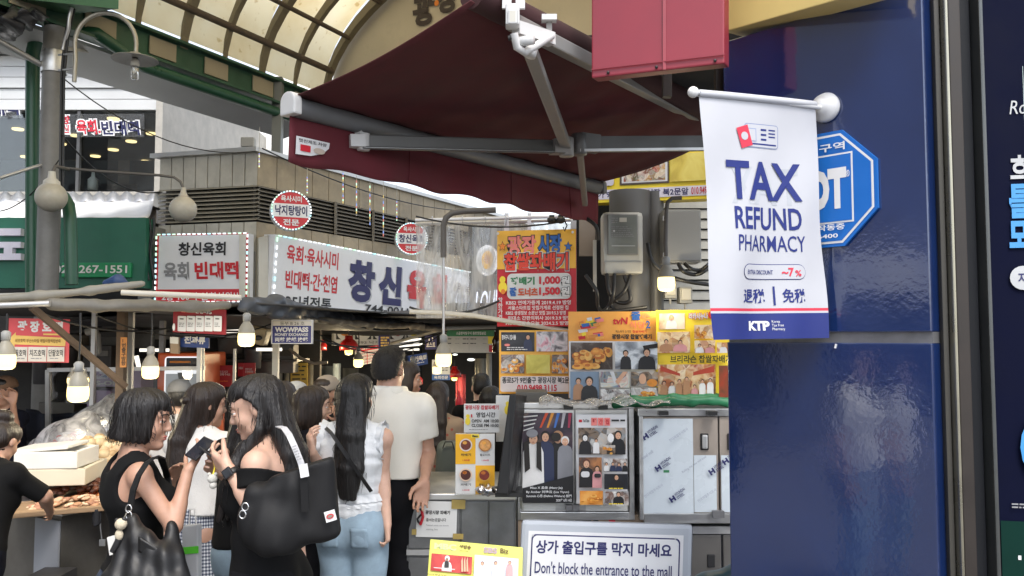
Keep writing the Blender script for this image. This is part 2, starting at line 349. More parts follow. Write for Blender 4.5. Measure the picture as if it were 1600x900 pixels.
class Field:
    def __init__(s, lo, hi, h):
        s.lo = np.array(lo, float); s.h = h; n = np.maximum(np.ceil((np.array(hi) - s.lo) / h).astype(int) + 1, 4)
        s.ax = [(s.lo[i] + h * np.arange(n[i])).astype(np.float32) for i in range(3)]; s.n = n
        s.X, s.Y, s.Z = s.ax[0][:, None, None], s.ax[1][None, :, None], s.ax[2][None, None, :]
        s.D = np.full(n, .5, np.float32)
    def blank(s): return np.full(s.n, .5, np.float32)
    def put(s, pr, k=.02, off=0., D=None, sub=False):
        D = s.D if D is None else D
        for p in pr:
            lo, hi = _bounds([p], k + off + 3 * s.h)
            i0 = np.clip(np.floor((lo - s.lo) / s.h).astype(int), 0, s.n); i1 = np.clip(np.ceil((hi - s.lo) / s.h).astype(int) + 1, 0, s.n)
            if (i1 <= i0).any(): continue
            sl = tuple(slice(a, b) for a, b in zip(i0, i1)); d = _dist(p, s.X[sl[0]], s.Y[:, sl[1]], s.Z[:, :, sl[2]]) - off
            D[sl] = -smin(-D[sl], d, k) if sub else smin(D[sl], d, k)
        return D
    def folds(s, amp, seed, f=30, n=5, stretch=(1, 1, 1)):
        rg = np.random.default_rng(seed); o = 0
        w = .35 * np.sin(s.X * 9 + s.Z * 7 + seed) + .35 * np.sin(s.Y * 11 - s.Z * 8 + seed * 2)
        for i in range(n):
            q = rg.normal(size=3); q /= np.linalg.norm(q); q = q * np.array(stretch) * f * rg.uniform(.6, 1.6)
            o = o + np.sin(q[0] * s.X + q[1] * s.Y + q[2] * s.Z + rg.uniform(0, 6) + 1.6 * w)
        return (o * (amp / n * 1.5)).astype(np.float32)
    def mesh(s, smooth=1):
        D = s.D; S = D < 0; c = np.zeros(tuple(s.n - 1), np.uint8)
        for a in (0, 1):
            for b in (0, 1):
                for e in (0, 1): c += S[a:s.n[0] - 1 + a, b:s.n[1] - 1 + b, e:s.n[2] - 1 + e]
        act = (c > 0) & (c < 8); idx = np.full(act.shape, -1, np.int64); P = np.argwhere(act); idx[act] = np.arange(len(P)); i, j, k = P.T
        cs = [(a, b, e) for a in (0, 1) for b in (0, 1) for e in (0, 1)]; d = {q: D[i + q[0], j + q[1], k + q[2]] for q in cs}
        acc = np.zeros((len(P), 3)); cnt = np.zeros(len(P))
        for p in cs:
            for ax in range(3):
                if p[ax]: continue
                q = list(p); q[ax] = 1; q = tuple(q); m = (d[p] < 0) != (d[q] < 0); den = d[p] - d[q]; t = np.where(m, d[p] / np.where(den == 0, 1, den), 0)
                pos = np.tile(np.array(p, float), (len(P), 1)); pos[:, ax] += t; acc += pos * m[:, None]; cnt += m
        v = s.lo + s.h * (P + acc / cnt[:, None]); F = []
        for ax in range(3):
            b, e = (ax + 1) % 3, (ax + 2) % 3; sa = np.moveaxis(S, (ax, b, e), (0, 1, 2)); ia = np.moveaxis(idx, (ax, b, e), (0, 1, 2))
            cr = (sa[:-1, 1:-1, 1:-1] != sa[1:, 1:-1, 1:-1]); q = np.argwhere(cr); u, w, z = q[:, 0], q[:, 1] + 1, q[:, 2] + 1
            f = np.stack([ia[u, w - 1, z - 1], ia[u, w, z - 1], ia[u, w, z], ia[u, w - 1, z]], 1); fl = ~sa[u, w, z]; f[fl] = f[fl][:, ::-1]; F.append(f)
        F = np.concatenate(F); F = F[(F >= 0).all(1)]
        for _ in range(smooth):
            a = np.zeros_like(v); n = np.zeros(len(v))
            for x, y in ((0, 1), (1, 2), (2, 3), (3, 0)):
                np.add.at(a, F[:, x], v[F[:, y]]); np.add.at(n, F[:, x], 1); np.add.at(a, F[:, y], v[F[:, x]]); np.add.at(n, F[:, y], 1)
            v = v * .5 + .5 * a / np.maximum(n, 1)[:, None]
        return v, F
def np_mesh(name, v, F, m, parent=None, smooth=True):
    org = wloc(parent) if parent is not None else V(((v[:, 0].min() + v[:, 0].max()) / 2, (v[:, 1].min() + v[:, 1].max()) / 2, v[:, 2].min()))
    v = v - np.array(org); me = bpy.data.meshes.new(name)
    me.vertices.add(len(v)); me.vertices.foreach_set('co', v.astype(np.float32).ravel()); me.loops.add(F.size); me.loops.foreach_set('vertex_index', F.astype(np.int32).ravel())
    me.polygons.add(len(F)); me.polygons.foreach_set('loop_start', np.arange(0, F.size, F.shape[1], dtype=np.int32)); me.polygons.foreach_set('use_smooth', np.full(len(F), smooth))
    me.update(calc_edges=True); me.validate(); me.materials.append(m)
    o = bpy.data.objects.new(name, me); COL.objects.link(o)
    if parent is not None: o.parent = parent
    else: o.location = org
    return o
def blob(name, groups, m, h, parent=None, xf=None, fold=None, cuts=(), smooth=1):
    """groups: list of (prims, k, off, mode) with mode '+', '-'"""
    lo, hi = _bounds([p for g in groups if g[3] == '+' for p in g[0]], 4 * h + .02); f = Field(lo, hi, h)
    for pr, k, off, mode in groups:
        if mode == '+': f.put(pr, k, off)
        else: f.put(pr, k, off, sub=True)
    if fold: f.D += f.folds(*fold)
    for c in cuts: f.D = np.maximum(f.D, c(f.X, f.Y, f.Z).astype(np.float32))
    v, F = f.mesh(smooth)
    if xf is not None: v = xf(v)
    return np_mesh(name, v, F, m, parent)
# ------------------------------------------------------------------ common materials
WHITE = mat('white_paint', (.72, .72, .70), .5, var=.06); STEEL = mat('stainless_steel', (.60, .60, .60), .36, metal=.9, var=.15, vscale=3, bump=.04, bscale=40, rvar=.12, stretch=(1, 1, 4))
STEELD = mat('worn_steel', (.22, .22, .23), .45, metal=.6, var=.3, vscale=4, dirt=.5, bump=.05); ALU = mat('aluminium', (.55, .55, .55), .4, metal=.7, var=.12, dirt=.25)
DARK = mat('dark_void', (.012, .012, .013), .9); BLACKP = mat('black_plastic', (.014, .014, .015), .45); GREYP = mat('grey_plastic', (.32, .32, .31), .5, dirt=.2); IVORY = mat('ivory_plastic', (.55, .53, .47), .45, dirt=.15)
RUST = mat('rusty_iron', (.10, .07, .05), .8, var=.4, bump=.15); PAPER = mat('white_paper', (.74, .74, .72), .75, var=.03); VINYL = mat('white_vinyl', (.70, .70, .71), .4, var=.04)
NAVY = mat('navy_print', '#23245c', .5, var=.03); REDP = mat('red_print', '#c3202f', .5, var=.04); INK = mat('black_print', (.02, .02, .022), .5, var=.03); YEL = mat('yellow_print', '#f2d83c', .5, var=.04); GREYT = mat('grey_print', (.25, .25, .26), .5)
ORANGE = mat('orange_print', '#e8862c', .5, var=.05); GREENP = mat('green_print', '#2f7a4c', .5, var=.05); BLUEP = mat('blue_print', '#2f63ad', .5, var=.05); PINKP = mat('pink_print', '#e9857f', .5)
MAROON = mat('maroon_canvas', (.085, .013, .017), .85, var=.35, vscale=1.6, bump=.12, bscale=400, dirt=.6, dscale=3.5, dirtcol=(.04, .012, .014)); GREENM = mat('green_painted_steel', (.022, .085, .05), .4, var=.25, dirt=.3, bump=.03)
WOOD = mat('worn_wood', (.30, .20, .12), .75, var=.3, stretch=(1, 1, 6), bump=.1)
SV = V((.451, .892, 0)).normalized(); NV = V((SV.y, -SV.x, 0))               # along the street, and across it to the right

# ------------------------------------------------------------------ ground
def asphalt():
    m = mat('asphalt_paving', (.14, .135, .13), .85, var=.25, vscale=3, bump=.2, bscale=90, dirt=.5, dscale=.8); return m
mb = MB(); mb.quad((-150, -150, 0), (150, -150, 0), (150, 150, 0), (-150, 150, 0)); struct(mb, 'ground', asphalt())

# ------------------------------------------------------------------ glazed restaurant building at the left, first floor over a green shop fascia
D1 = 12.0
glass = clear_mat('window_glass', (.86, .9, .9), gloss=.03, rough=.01)
cladw = mat('white_cladding', (.62, .63, .63), .45, var=.06, dirt=.15); lite = mat('beige_stone', (.42, .40, .36), .7, var=.15)
ceilm = mat('restaurant_ceiling', (.05, .045, .038), .8, var=.2)
r = thing('restaurant_building', 'white clad restaurant building with a big upstairs window full of round ceiling lights', 'building', (at(100, 525, D1).x, D1, 0))
z172, z300, z90 = at(0, 172, D1).z, at(0, 300, D1).z, at(0, 88, D1).z; xl, xr = -16., at(245, 300, D1).x
mb = MB()
for i in range(5):
    a, b = z90 + (z172 - z90) * (i / 5), z90 + (z172 - z90) * ((i + .94) / 5); lo, hi = min(a, b), max(a, b); mb.box(((xl + xr) / 2, D1 + .1, (lo + hi) / 2), (xr - xl, .24 if i < 3 else .18, hi - lo), cladw)
mb.build('upper_cladding', cladw, r)
mb = MB(); mb.box(((xl + xr) / 2, D1 + 2, z90 + .15), (xr - xl + .3, 4.6, .22), mat('roof_edge_white', (.6, .6, .58), .6, dirt=.3)); mb.build('roof_slab', None, r)
mb = MB(); mb.box((xr + .03, D1 + 3, (z300 + z90) / 2), (.10, 6.1, z90 - z300), lite); mb.build('stone_edge', lite, r)
mb = MB(); mb.box(((xl + xr) / 2, D1 + .1, z300 - .12), (xr - xl, .5, .2), lite)
mb.build('sill', lite, r)
mb = MB(); mb.quad((xl, D1 + .05, z172 + .02), (xr, D1 + .05, z172 + .02), (xr, D1 + 8, z172 + .02), (xl, D1 + 8, z172 + .02)); mb.build('ceiling', ceilm, r)
mb = MB(); mb.quad((xl, D1 + 8, 0), (xr, D1 + 8, 0), (xr, D1 + 8, z172), (xl, D1 + 8, z172)); mb.build('back_wall', mat('restaurant_wall', (.16, .14, .12), .8, var=.3), r)
mb = MB(); mb.box(((xl + xr) / 2, D1 + 4, z300 - .35), (xr - xl - .04, 7.9, .2)); mb.build('floor', mat('restaurant_floor', (.12, .10, .08), .5), r)
mb = MB(); mb.box(((xl + xr) / 2, D1 + .35, (z300 - .5) / 2), (xr - xl - .02, .3, z300 - .5), DARK); mb.build('lower_wall', mat('lower_wall_grey', (.28, .28, .27), .8), r)
mb = MB()
for px in (-90, 118, 246): mb.box((at(px, 300, D1).x, D1 + .06, (z172 + z300) / 2), (.045, .06, z172 - z300), mat('window_mullion', (.12, .12, .12), .4, metal=.5)); 
for k, (px) in enumerate((-90, 118)):
    q = MB(); q.box((at(px, 300, D1).x, D1 + .06, (z172 + z300) / 2), (.045, .06, z172 - z300)); q.build('mullion', MATS['window_mullion'], r)
mb = MB(); mb.box(((xl + xr) / 2, D1 + .10, (z172 + z300) / 2), (xr - xl - .02, .012, z172 - z300)); wp = mb.build('window', glass, r)
glow = emat('downlight_glow', (1, .74, .34), .9)
for px, py in ((177, 187), (28, 203), (119, 213), (205, 222), (237, 210), (149, 245), (177, 235), (123, 255), (228, 253), (200, 262), (99, 264), (158, 269), (40, 246), (95, 226)):
    p = at_z(px, py, z172 - .012); q = MB(); q.lathe([(.001, 0), (.085, 0), (.09, .02)], p, m=glow, seg=16); q.build('downlight', glow, r)
q = MB(); q.lathe([(0, 0), (.07, 0), (.075, .16), (.03, .2), (.02, .28), (.05, .29), (.05, .31), (0, .32)], at(145, 297, D1 + .35), m=WHITE); q.build('pump_bottle', WHITE, r)
for px, c in ((110, (.05, .05, .055)), (150, (.03, .03, .03)), (190, (.10, .07, .05)), (225, (.035, .035, .04)), (20, (.04, .04, .045))):
    q = MB(); b = at(px, 300, D1 + 1.6); q.box((b.x, b.y, b.z + .05), (.7, .4, .1), None); q.box((b.x, b.y + .15, b.z + .3), (.6, .08, .5), None); q.build('dining_chair', mat('chair_dark_%d' % px, c, .6), r)
f = Frame((xl, D1 + .02, z172), (xr, D1 + .02, z172), (xl, D1 + .02, z300))
DN = mat('calligraphy_navy', '#20224f', .5); DR = mat('calligraphy_red', '#c8283c', .5)
s = Sign('window_lettering', 'red and navy brush lettering stuck on the upstairs restaurant window', 'sign', Frame(f.px(92, 178), f.px(225, 178), f.px(92, 214)), clear_mat('clear_sticker', gloss=.0, rough=.5), t=.004)
WL = mat('white_letter_outline', (.8, .8, .8), .5)
s.text(DR, '창\n신', (97, 181, 109, 208), bold=.03, out=WL, ob=.1); s.text(DR, '육회.', (121, 187, 158, 210), bold=.03, out=WL, ob=.09, shear=-.1); s.text(DN, '빈대떡', (160, 189, 219, 211), bold=.03, out=WL, ob=.09, shear=-.1); s.done()
s = Sign('window_lettering', 'navy brush lettering at the left end of the upstairs window, cut by the frame', 'sign', Frame(f.px(-40, 150), f.px(34, 150), f.px(-40, 184)), MATS['clear_sticker'], t=.004)
s.text(DN, '빈대떡', (-35, 158, 30, 180), bold=.03, out=WL, ob=.09, shear=-.1); s.done()
# sun awning and green fascia below
sunm = mat('white_awning_cloth', (.78, .77, .74), .8, var=.08, bump=.1, bscale=6); tl_, tr_ = at(-40, 316, 10.6), at(240, 316, 10.6); bl_, br_ = at(-40, 342, 9.4), at(231, 342, 9.4)
mb = MB(); mb.grid(lambda u, v: tl_.lerp(tr_, u).lerp(bl_.lerp(br_, u), v) + V((0, 0, -.05 * math.sin(PI * v) + .012 * math.sin(u * 40))), 40, 6); o = mb.build('shop_awning', sunm, solid=.01); tag(o, 'sunlit white cloth awning above the green shop fascia', 'awning')
mb = MB(); mb.grid(lambda u, v: at(-60, 303, 11.5).lerp(at(242, 303, 11.5), u).lerp(at(-60, 318, 10.7).lerp(at(240, 318, 10.7), u), v) + V((0, 0, .03 * math.sin(u * 90))), 120, 2); tag(mb.build('corrugated_canopy', ALU, solid=.01), 'grey corrugated metal canopy under the restaurant window sill', 'canopy')
FG = mat('green_fascia', (.022, .135, .088), .45, var=.1, dirt=.15); fr = pframe(-60, 340, 228, 450, 9.2)
s = Sign('shop_fascia', 'dark green shop fascia with raised white letters and a phone number', 'sign', fr, FG, t=.25)
LIL = mat('pale_lilac_letter', (.66, .64, .74), .5)
for a, b, c, d in ((3, 358, 38, 369), (-12, 379, 38, 388), (-12, 397, 38, 407), (12, 388, 25, 397)):
    q = MB(); (a0, b0), (a1, b1) = fr.uv(a, b), fr.uv(c, d); fbox(fr, a0, b0, a1, b1, .002, .07, q); q.build('raised_letter', LIL, s.root)
BG = mat('bright_green_panel', '#1f8a58', .45); q = MB(); (a0, b0), (a1, b1) = fr.uv(100, 411), fr.uv(207, 434); fbox(fr, a0, b0, a1, b1, .002, .05, q, BG); q.build('number_box', BG, s.root, bevel=.01); s.n = .055
s.text(WHITE, '02)2267-1551', (90, 415, 202, 431), bold=.02); s.done()
mb = MB(); mb.box((at(240, 400, 9.6).x, 9.6, 1.5), (.16, .4, 3.1)); tag(mb.build('wall', mat('side_wall_grey', (.22, .22, .21), .8, dirt=.4)), 'narrow grey wall strip between green fascia and corner building', 'wall')
for k, (xx, r_) in enumerate(((233, .012), (238, .016))):
    mb = MB(); mb.tube([at(xx + 3 * math.sin(i * .9 + k), 340 + i * 14, 9.3) for i in range(8)], r_, 6); tag(mb.build('cable', BLACKP), ['thin black cable hanging beside the green fascia', 'thick black cable hanging beside the green fascia'][k], 'cable')
# ------------------------------------------------------------------ pale buildings behind
mb = MB(); a = at(250, 300, 13.5); b = at(302, 300, 13.5); mb.box(((a.x + b.x) / 2, 13.6, 3.2), (b.x - a.x, .2, 6.4)); tag(mb.build('concrete_wall', mat('grey_render', (.40, .39, .37), .85, var=.15, dirt=.35, dscale=1)), 'grey rendered wall rising behind the corner building roof', 'wall')
mb = MB(); a = at(302, 300, 15); b = at(331, 300, 15); mb.box(((a.x + b.x) / 2, 15.1, 3.2), (b.x - a.x, .2, 6.8)); tag(mb.build('concrete_pier', mat('pale_render', (.58, .57, .54), .85, var=.15, dirt=.3, dscale=1.2)), 'pale stained concrete pier between grey wall and white building', 'pier')
r = thing('white_building', 'bright white sunlit building behind the arcade eave', 'building', (at(400, 300, 17).x, 18, 0)); mb = MB(); a = at(331, 300, 17); b = at(520, 300, 17); mb.box(((a.x + b.x) / 2, 18, 3.6), (b.x - a.x, 2, 7.2)); mb.build('wall', mat('bright_white_render', (.85, .85, .83), .8, var=.04), r)
for px in (352, 372, 420): 
    mb = MB(); q = at(px, 300, 16.95); mb.box((q.x, 16.97, 3.6), (.06, .05, 7.1)); mb.build('pilaster', MATS['bright_white_render'], r)
mb = MB(); mb.tube([at(331 + 3 * math.sin(i), 140 + i * 13, 14.9) for i in range(8)], .012, 5); tag(mb.build('cable', BLACKP), 'black cable hanging down the pale concrete pier', 'cable')
mb = MB(); q = at(432, 300, 10.8); mb.box((q.x, q.y, 2.6), (.12, .12, 5.2)); tag(mb.build('steel_post', mat('grey_painted_steel', (.20, .21, .2), .5, dirt=.3)), 'square grey steel post under the arcade eave behind the corner building', 'post')

# ------------------------------------------------------------------ corner building with the big white sign
def fd(px): return 1 / (.1053 - .0001005 * (px - 412))
ZT, ZL1, ZL0, ZS = 3.90, 3.52, 3.10, 2.96
A, C, B = at(250, 237, 9.75), at(403, 237, fd(403)), at(830, 237, fd(830)); A.z = C.z = B.z = 0
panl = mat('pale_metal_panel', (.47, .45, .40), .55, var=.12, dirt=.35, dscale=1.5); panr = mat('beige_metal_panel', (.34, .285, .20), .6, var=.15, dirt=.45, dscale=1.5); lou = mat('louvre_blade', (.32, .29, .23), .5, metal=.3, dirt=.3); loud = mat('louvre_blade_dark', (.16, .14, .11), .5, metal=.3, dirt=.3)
r = thing('corner_building', 'low corner building clad in metal panels with a band of louvres', 'building', (C.x, C.y, 0))
back = SV * 2.5 + NV * -3.2
mb = MB(); inn = (SV - NV).normalized() * .12; pts = [A + SV * .1, C + V((.0, .1, 0)), B + SV * .1 - NV * .1, B - NV * 4, A + SV * 6]; mb.prism(pts, (0, 0, ZT - .02), DARK); mb.build('core', mat('core_grey', (.15, .15, .145), .8), r)
def clad(P, Q, z0, z1, step, m, name):
    n = max(1, int((Q - P).length / step)); d = (Q - P) / n; u = d.normalized(); out = V((u.y, -u.x, 0)); mb = MB()
    for i in range(n):
        a = P + d * i + u * .006; b = P + d * (i + 1) - u * .006; mb.hexa([a, b, b - out * .05, a - out * .05] + [q + V((0, 0, z1 - z0)) for q in (a, b, b - out * .05, a - out * .05)], m)
    for i, v in enumerate(mb.v): mb.v[i] = (v[0], v[1], v[2] + z0)
    return mb.build(name, m, r)
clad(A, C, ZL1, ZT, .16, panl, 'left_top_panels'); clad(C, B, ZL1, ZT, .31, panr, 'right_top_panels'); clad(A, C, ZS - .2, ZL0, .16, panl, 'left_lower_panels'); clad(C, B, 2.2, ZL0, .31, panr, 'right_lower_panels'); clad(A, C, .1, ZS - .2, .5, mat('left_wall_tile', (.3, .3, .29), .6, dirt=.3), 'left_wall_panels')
def louvre(P, Q, m, n, name):
    mb = MB(); u = (Q - P).normalized(); out = V((u.y, -u.x, 0))
    for i in range(n):
        z = ZL0 + .02 + (ZL1 - ZL0 - .04) * i / (n - 1); up = V((0, 0, .03)); a = [P + out * .01, Q + out * .01, Q - out * .06, P - out * .06]; mb.hexa([a[0] + V((0, 0, z)), a[1] + V((0, 0, z)), a[2] + V((0, 0, z + .035)), a[3] + V((0, 0, z + .035))] + [a[0] + V((0, 0, z + .012)), a[1] + V((0, 0, z + .012)), a[2] + V((0, 0, z + .047)), a[3] + V((0, 0, z + .047))], m)
    return mb.build(name, m, r)
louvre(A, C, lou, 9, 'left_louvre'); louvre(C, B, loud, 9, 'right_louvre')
mb = MB(); mb.prism([A - NV * .05 + V((-.06, -.06, ZT)), C + V((.0, -.08, ZT)), B + NV * .06 + V((0, 0, ZT)), B - NV * .3 + V((0, 0, ZT)), C + V((0, .3, ZT)), A + SV * .3 + V((0, 0, ZT))], (0, 0, .05)); mb.build('coping', ALU, r)
for i in range(9):                                       # ribs of the louvre band
    q = C + (B - C) * ((i + .7) / 9); mb = MB(); mb.box((q.x + NV.x * .03, q.y + NV.y * .03, (ZL0 + ZL1) / 2), (.03, .03, ZL1 - ZL0)); mb.build('louvre_rib', loud, r)
r2 = thing('floodlight', 'small square floodlight on the corner building coping', 'lamp', at(388, 232, 9.5)); mb = MB(); q = at(388, 223, 9.5); mb.box(q, (.15, .1, .11)); mb.build('housing', GREYP, r2, bevel=.01); mb = MB(); mb.tube([at(380, 232, 9.5), at(384, 228, 9.5)], .012, 6); mb.build('bracket', ALU, r2)
# light strings used round the signs
LEDW = emat('led_white', (.9, .97, 1), .7); LEDC = emat('led_cyan', (.45, .9, 1), .7); LEDG = emat('led_green', (.6, 1, .7), .6)
def leds(s, pts, step=.085, sz=(.03, .014)):
    mb = MB(); rg = random.Random(len(pts)); f = s.f
    for (a0, b0), (a1, b1) in zip(pts[:-1], pts[1:]):
        P, Q = f.p(a0, b0, .02), f.p(a1, b1, .02); n = max(1, int((Q - P).length / step)); d = (Q - P) / n
        for i in range(n): mb.bar(P + d * (i + .2), P + d * (i + .75), .014, .012, rg.choice([LEDW, LEDW, LEDC, LEDW, LEDG]), up=f.n)
    return tag(mb.build('led_string', LEDW, s.root), kind='stuff')
SIGNW = mat('lit_sign_white', (.74, .74, .76), .35, var=.03); SNAVY = mat('sign_navy', '#1d1b56', .4); SRED = mat('sign_red', '#c2212b', .4); SHAD = mat('letter_shadow_grey', (.45, .45, .47), .5)
fr = Frame(at(417, 367, 9.45), at(735, 427, 13.6), at(410, 480, 9.45)); fr.tl = fr.tl + NV * .12
s = Sign('restaurant_sign', 'long white restaurant sign with navy and red letters framed by tiny lights', 'sign', fr, SIGNW, t=.16, bname='light_box')
s.text(SRED, '육회·육사시미', (.045, .1, .245, .36), px=False, bold=.025); s.text(SRED, '빈대떡·간·천엽', (.045, .46, .245, .72), px=False, bold=.025); s.text(INK, '35년전통', (.05, .80, .225, 1.0), px=False, bold=.02)
for t, x0, x1, m in (('창', .29, .41, SNAVY), ('신', .43, .545, SNAVY), ('육', .575, .68, SRED), ('회', .71, .80, SRED)):
    s.text(SHAD, t, (x0 + .006, .17, x1 + .006, .83), px=False, bold=.055); s.text(m, t, (x0, .15, x1, .81), px=False, bold=.055)
s.text(INK, '744-0011', (.37, .83, .585, .95), px=False, bold=.02); s.text(SRED, '(4호점)', (.63, .84, .76, .99), px=False, bold=.02)
s.text(GREYT, '소문난 녹두\n전 맛집 간\n천엽 소주', (.84, .25, .97, .85), px=False, bold=.02); leds(s, [(.005, .01), (.995, .01), (.995, .99), (.005, .99), (.005, .01)]); s.done()
mb = MB(); fr2 = Frame(at(402, 372, 9.4), at(417, 368, 9.46), at(402, 482, 9.4)); fbox(fr2, 0, 0, 1, 1, -.1, .05, mb); mb.build('side_panel', IVORY, s.root)
def disc_sign(px, py, rpx, d, rows, label):
    c = at(px, py, d); rad = rpx / F_PX * d; ax = (CAM - c); ax.z = 0; ax = (ax.normalized() + NV * .25).normalized(); u = V((-ax.y, ax.x, 0)); 
    if u.x < 0: u = -u
    f = Frame(c - u * rad + V((0, 0, rad)), c + u * rad + V((0, 0, rad)), c - u * rad - V((0, 0, rad))); r = thing('round_sign', label, 'sign', c - V((0, 0, rad)), 'round signs on the corner building')
    mb = MB(); mb.lathe([(0, -.14), (rad * .98, -.14), (rad, -.13), (rad, -.01), (rad * .98, 0)], c, f.n, 40); mb.build('drum', VINYL, r)
    class S_(Sign):
        def __init__(s): s.f = f; s.n = .001; s.L = {}; s.root = r
    s = S_(); s.disc(SRED, (.03, .03, .97, .97), 'face', False, 40)
    h = math.sqrt(.47 ** 2 - .17 ** 2); k = 10; a = math.asin(.17 / .47); pts = [(.5 + .47 * math.cos(t), .5 + .47 * math.sin(t)) for t in [-a + 2 * a * i / k for i in range(k + 1)]]; pts += [(1 - x, y) for x, y in pts[::-1]]
    s.poly(SIGNW, pts, 'face', False)
    s.text(SIGNW, rows[0], (.24, .12, .76, .28), px=False, bold=.03); s.text(SNAVY, rows[1], (.1, .37, .9, .63), px=False, bold=.03); s.text(SIGNW, rows[2], (.3, .72, .7, .88), px=False, bold=.03)
    leds(s, [(.5 + .49 * math.cos(t), .5 + .49 * math.sin(t)) for t in [2 * PI * i / 40 for i in range(41)]], .09); s.done()
    mb = MB(); b = c - f.n * .14; mb.bar(b, b - f.n * .3 - NV * .15, .05, .05); mb.build('bracket', ALU, r)
disc_sign(455, 329, 31, 9.0, ('육사시미', '낙지탕탕이', '전문'), 'red and white round sign nearest the building corner, above the long sign')
disc_sign(643, 373, 25, 11.4, ('육사시미', '창신육회', '전문'), 'smaller red and white round sign farther along, partly behind plastic sheeting')
fr = pframe(246, 367, 388, 472, 9.35, 9.2)
s = Sign('restaurant_sign', 'white and red restaurant sign on the left face of the corner building', 'sign', fr, SIGNW, t=.14, bname='light_box')
s.rect(SRED, (0, 0, 1, .015), px=False); s.rect(SRED, (0, .815, 1, 1), px=False); s.rect(SRED, (0, 0, .02, 1), px=False); s.rect(SRED, (.98, 0, 1, 1), px=False)
s.text(INK, '창신육회', (.24, .12, .76, .32), px=False, bold=.03); s.text(GREYT, '육회', (.09, .41, .37, .68), px=False, bold=.035, shear=-.05); s.text(SRED, '빈대떡', (.43, .41, .91, .67), px=False, bold=.035, shear=-.05); s.text(SIGNW, '2층 100석 연회석완비', (.07, .86, .93, .98), px=False, bold=.02)
leds(s, [(.0, .0), (1, .0), (1, 1), (0, 1), (0, 0)], .06); s.done()
mb = MB(); fr2 = Frame(at(388, 366, 9.2), at(399, 366, 9.5), at(388, 472, 9.2)); fbox(fr2, 0, 0, 1, 1, -.1, 0, mb); tag(mb.build('sign_side_board', IVORY), 'ivory board closing the gap between the two restaurant signs', 'board')
RAIN = emat('led_rainbow', (.6, .8, 1), .4)
for k, (px, y0, y1) in enumerate(((480, 275, 302), (536, 270, 318), (557, 282, 338), (578, 290, 352), (599, 305, 370), (620, 312, 345), (405, 240, 262))):
    d = fd(px) - .2; mb = MB(); a, b = at(px, y0, d), at(px, y1, d); n = 14
    for i in range(n):
        P, Q = a.lerp(b, i / n), a.lerp(b, (i + .9) / n); mb.bar(P, Q, .011, .011, [mat('light_tube_off', (.4, .4, .42), .3), emat('led_blue', (.3, .45, 1), .4), emat('led_red', (1, .3, .25), .3), LEDG, emat('led_amber', (1, .7, .2), .35)][(i + k) % 5], up=(0, 1, 0))
    mb.tube([a + V((0, 0, .3)), a], .003, 4, IVORY); o = mb.build('light_tube', LEDW); tag(o, 'thin rainbow light tube hanging in front of the louvred wall', 'light tube', 'rainbow light tubes on the corner building')
# ------------------------------------------------------------------ market arcade: column, eave, vaulted roof, gable board
E0 = at(450, 150, 11.0); EZ = E0.z; E0.z = 0
def E(t, w=0, z=0): return E0 + SV * t + NV * w + V((0, 0, z))
SPAN, RISE, T0, T1 = 3.7, 2.05, -8.0, .75  # near end, out of view, stops short to let the sun in
def hz(w): return EZ + .12 + RISE * math.sqrt(max(0, 1 - (1 - w / SPAN) ** 2))
roofm = bpy.data.materials.new('yellowed_roof_sheet'); roofm.use_nodes = True; nt = roofm.node_tree; L = nt.links.new; nt.nodes.remove(nt.nodes['Principled BSDF'])
tc = nn(nt, 'ShaderNodeTexCoord'); ns = nn(nt, 'ShaderNodeTexNoise'); ns.inputs['Scale'].default_value = 1.6; ns.inputs['Detail'].default_value = 8; L(tc.outputs['Object'], ns.inputs['Vector'])
n2 = nn(nt, 'ShaderNodeTexNoise'); n2.inputs['Scale'].default_value = 9; n2.inputs['Detail'].default_value = 6; L(tc.outputs['Object'], n2.inputs['Vector'])
rp = ramp(nt, [(.3, (.74, .58, .31)), (.55, (.84, .71, .44)), (.75, (.88, .77, .52))]); L(ns.outputs[0], rp.inputs[0]); r2_ = ramp(nt, [(.62, (1, 1, 1)), (.74, (.72, .62, .45))]); L(n2.outputs[0], r2_.inputs[0])
mx = nn(nt, 'ShaderNodeMix', data_type='RGBA', blend_type='MULTIPLY'); mx.inputs[0].default_value = 1; L(rp.outputs[0], mx.inputs[6]); L(r2_.outputs[0], mx.inputs[7])
tl = nn(nt, 'ShaderNodeBsdfTranslucent'); df = nn(nt, 'ShaderNodeBsdfDiffuse'); ms = nn(nt, 'ShaderNodeMixShader'); ms.inputs[0].default_value = .15
L(mx.outputs[2], tl.inputs[0]); L(mx.outputs[2], df.inputs[0]); L(tl.outputs[0], ms.inputs[1]); L(df.outputs[0], ms.inputs[2]); L(ms.outputs[0], nt.nodes['Material Output'].inputs[0])
rib = mat('roof_rib_paint', (.20, .17, .11), .6, var=.2, dirt=.4); purl = mat('roof_purlin_rust', (.10, .075, .055), .7, var=.3)
r = thing('arcade_roof', 'vaulted market arcade roof of yellowed translucent sheets on painted steel ribs', 'roof', E(-3))
def arc(t, dz=0, w0=0., w1=2 * SPAN, n=28):
    out = []
    for i in range(n + 1):
        a = PI * (w0 / (2 * SPAN)) + PI * ((w1 - w0) / (2 * SPAN)) * i / n; w = SPAN * (1 - math.cos(a)); out.append(E(t, w, EZ + .12 + RISE * math.sin(a) + dz))
    return out
nt_ = 7; dt = (T1 - T0) / nt_
for i in range(nt_):
    a, b = arc(T0 + dt * i + .02, .1), arc(T0 + dt * (i + 1) - .02, .1); mb = MB(); mb.add(a + b, [(k, k + 1, len(a) + k + 1, len(a) + k) for k in range(len(a) - 1)], None, True); mb.build('roof_sheet', roofm, r)
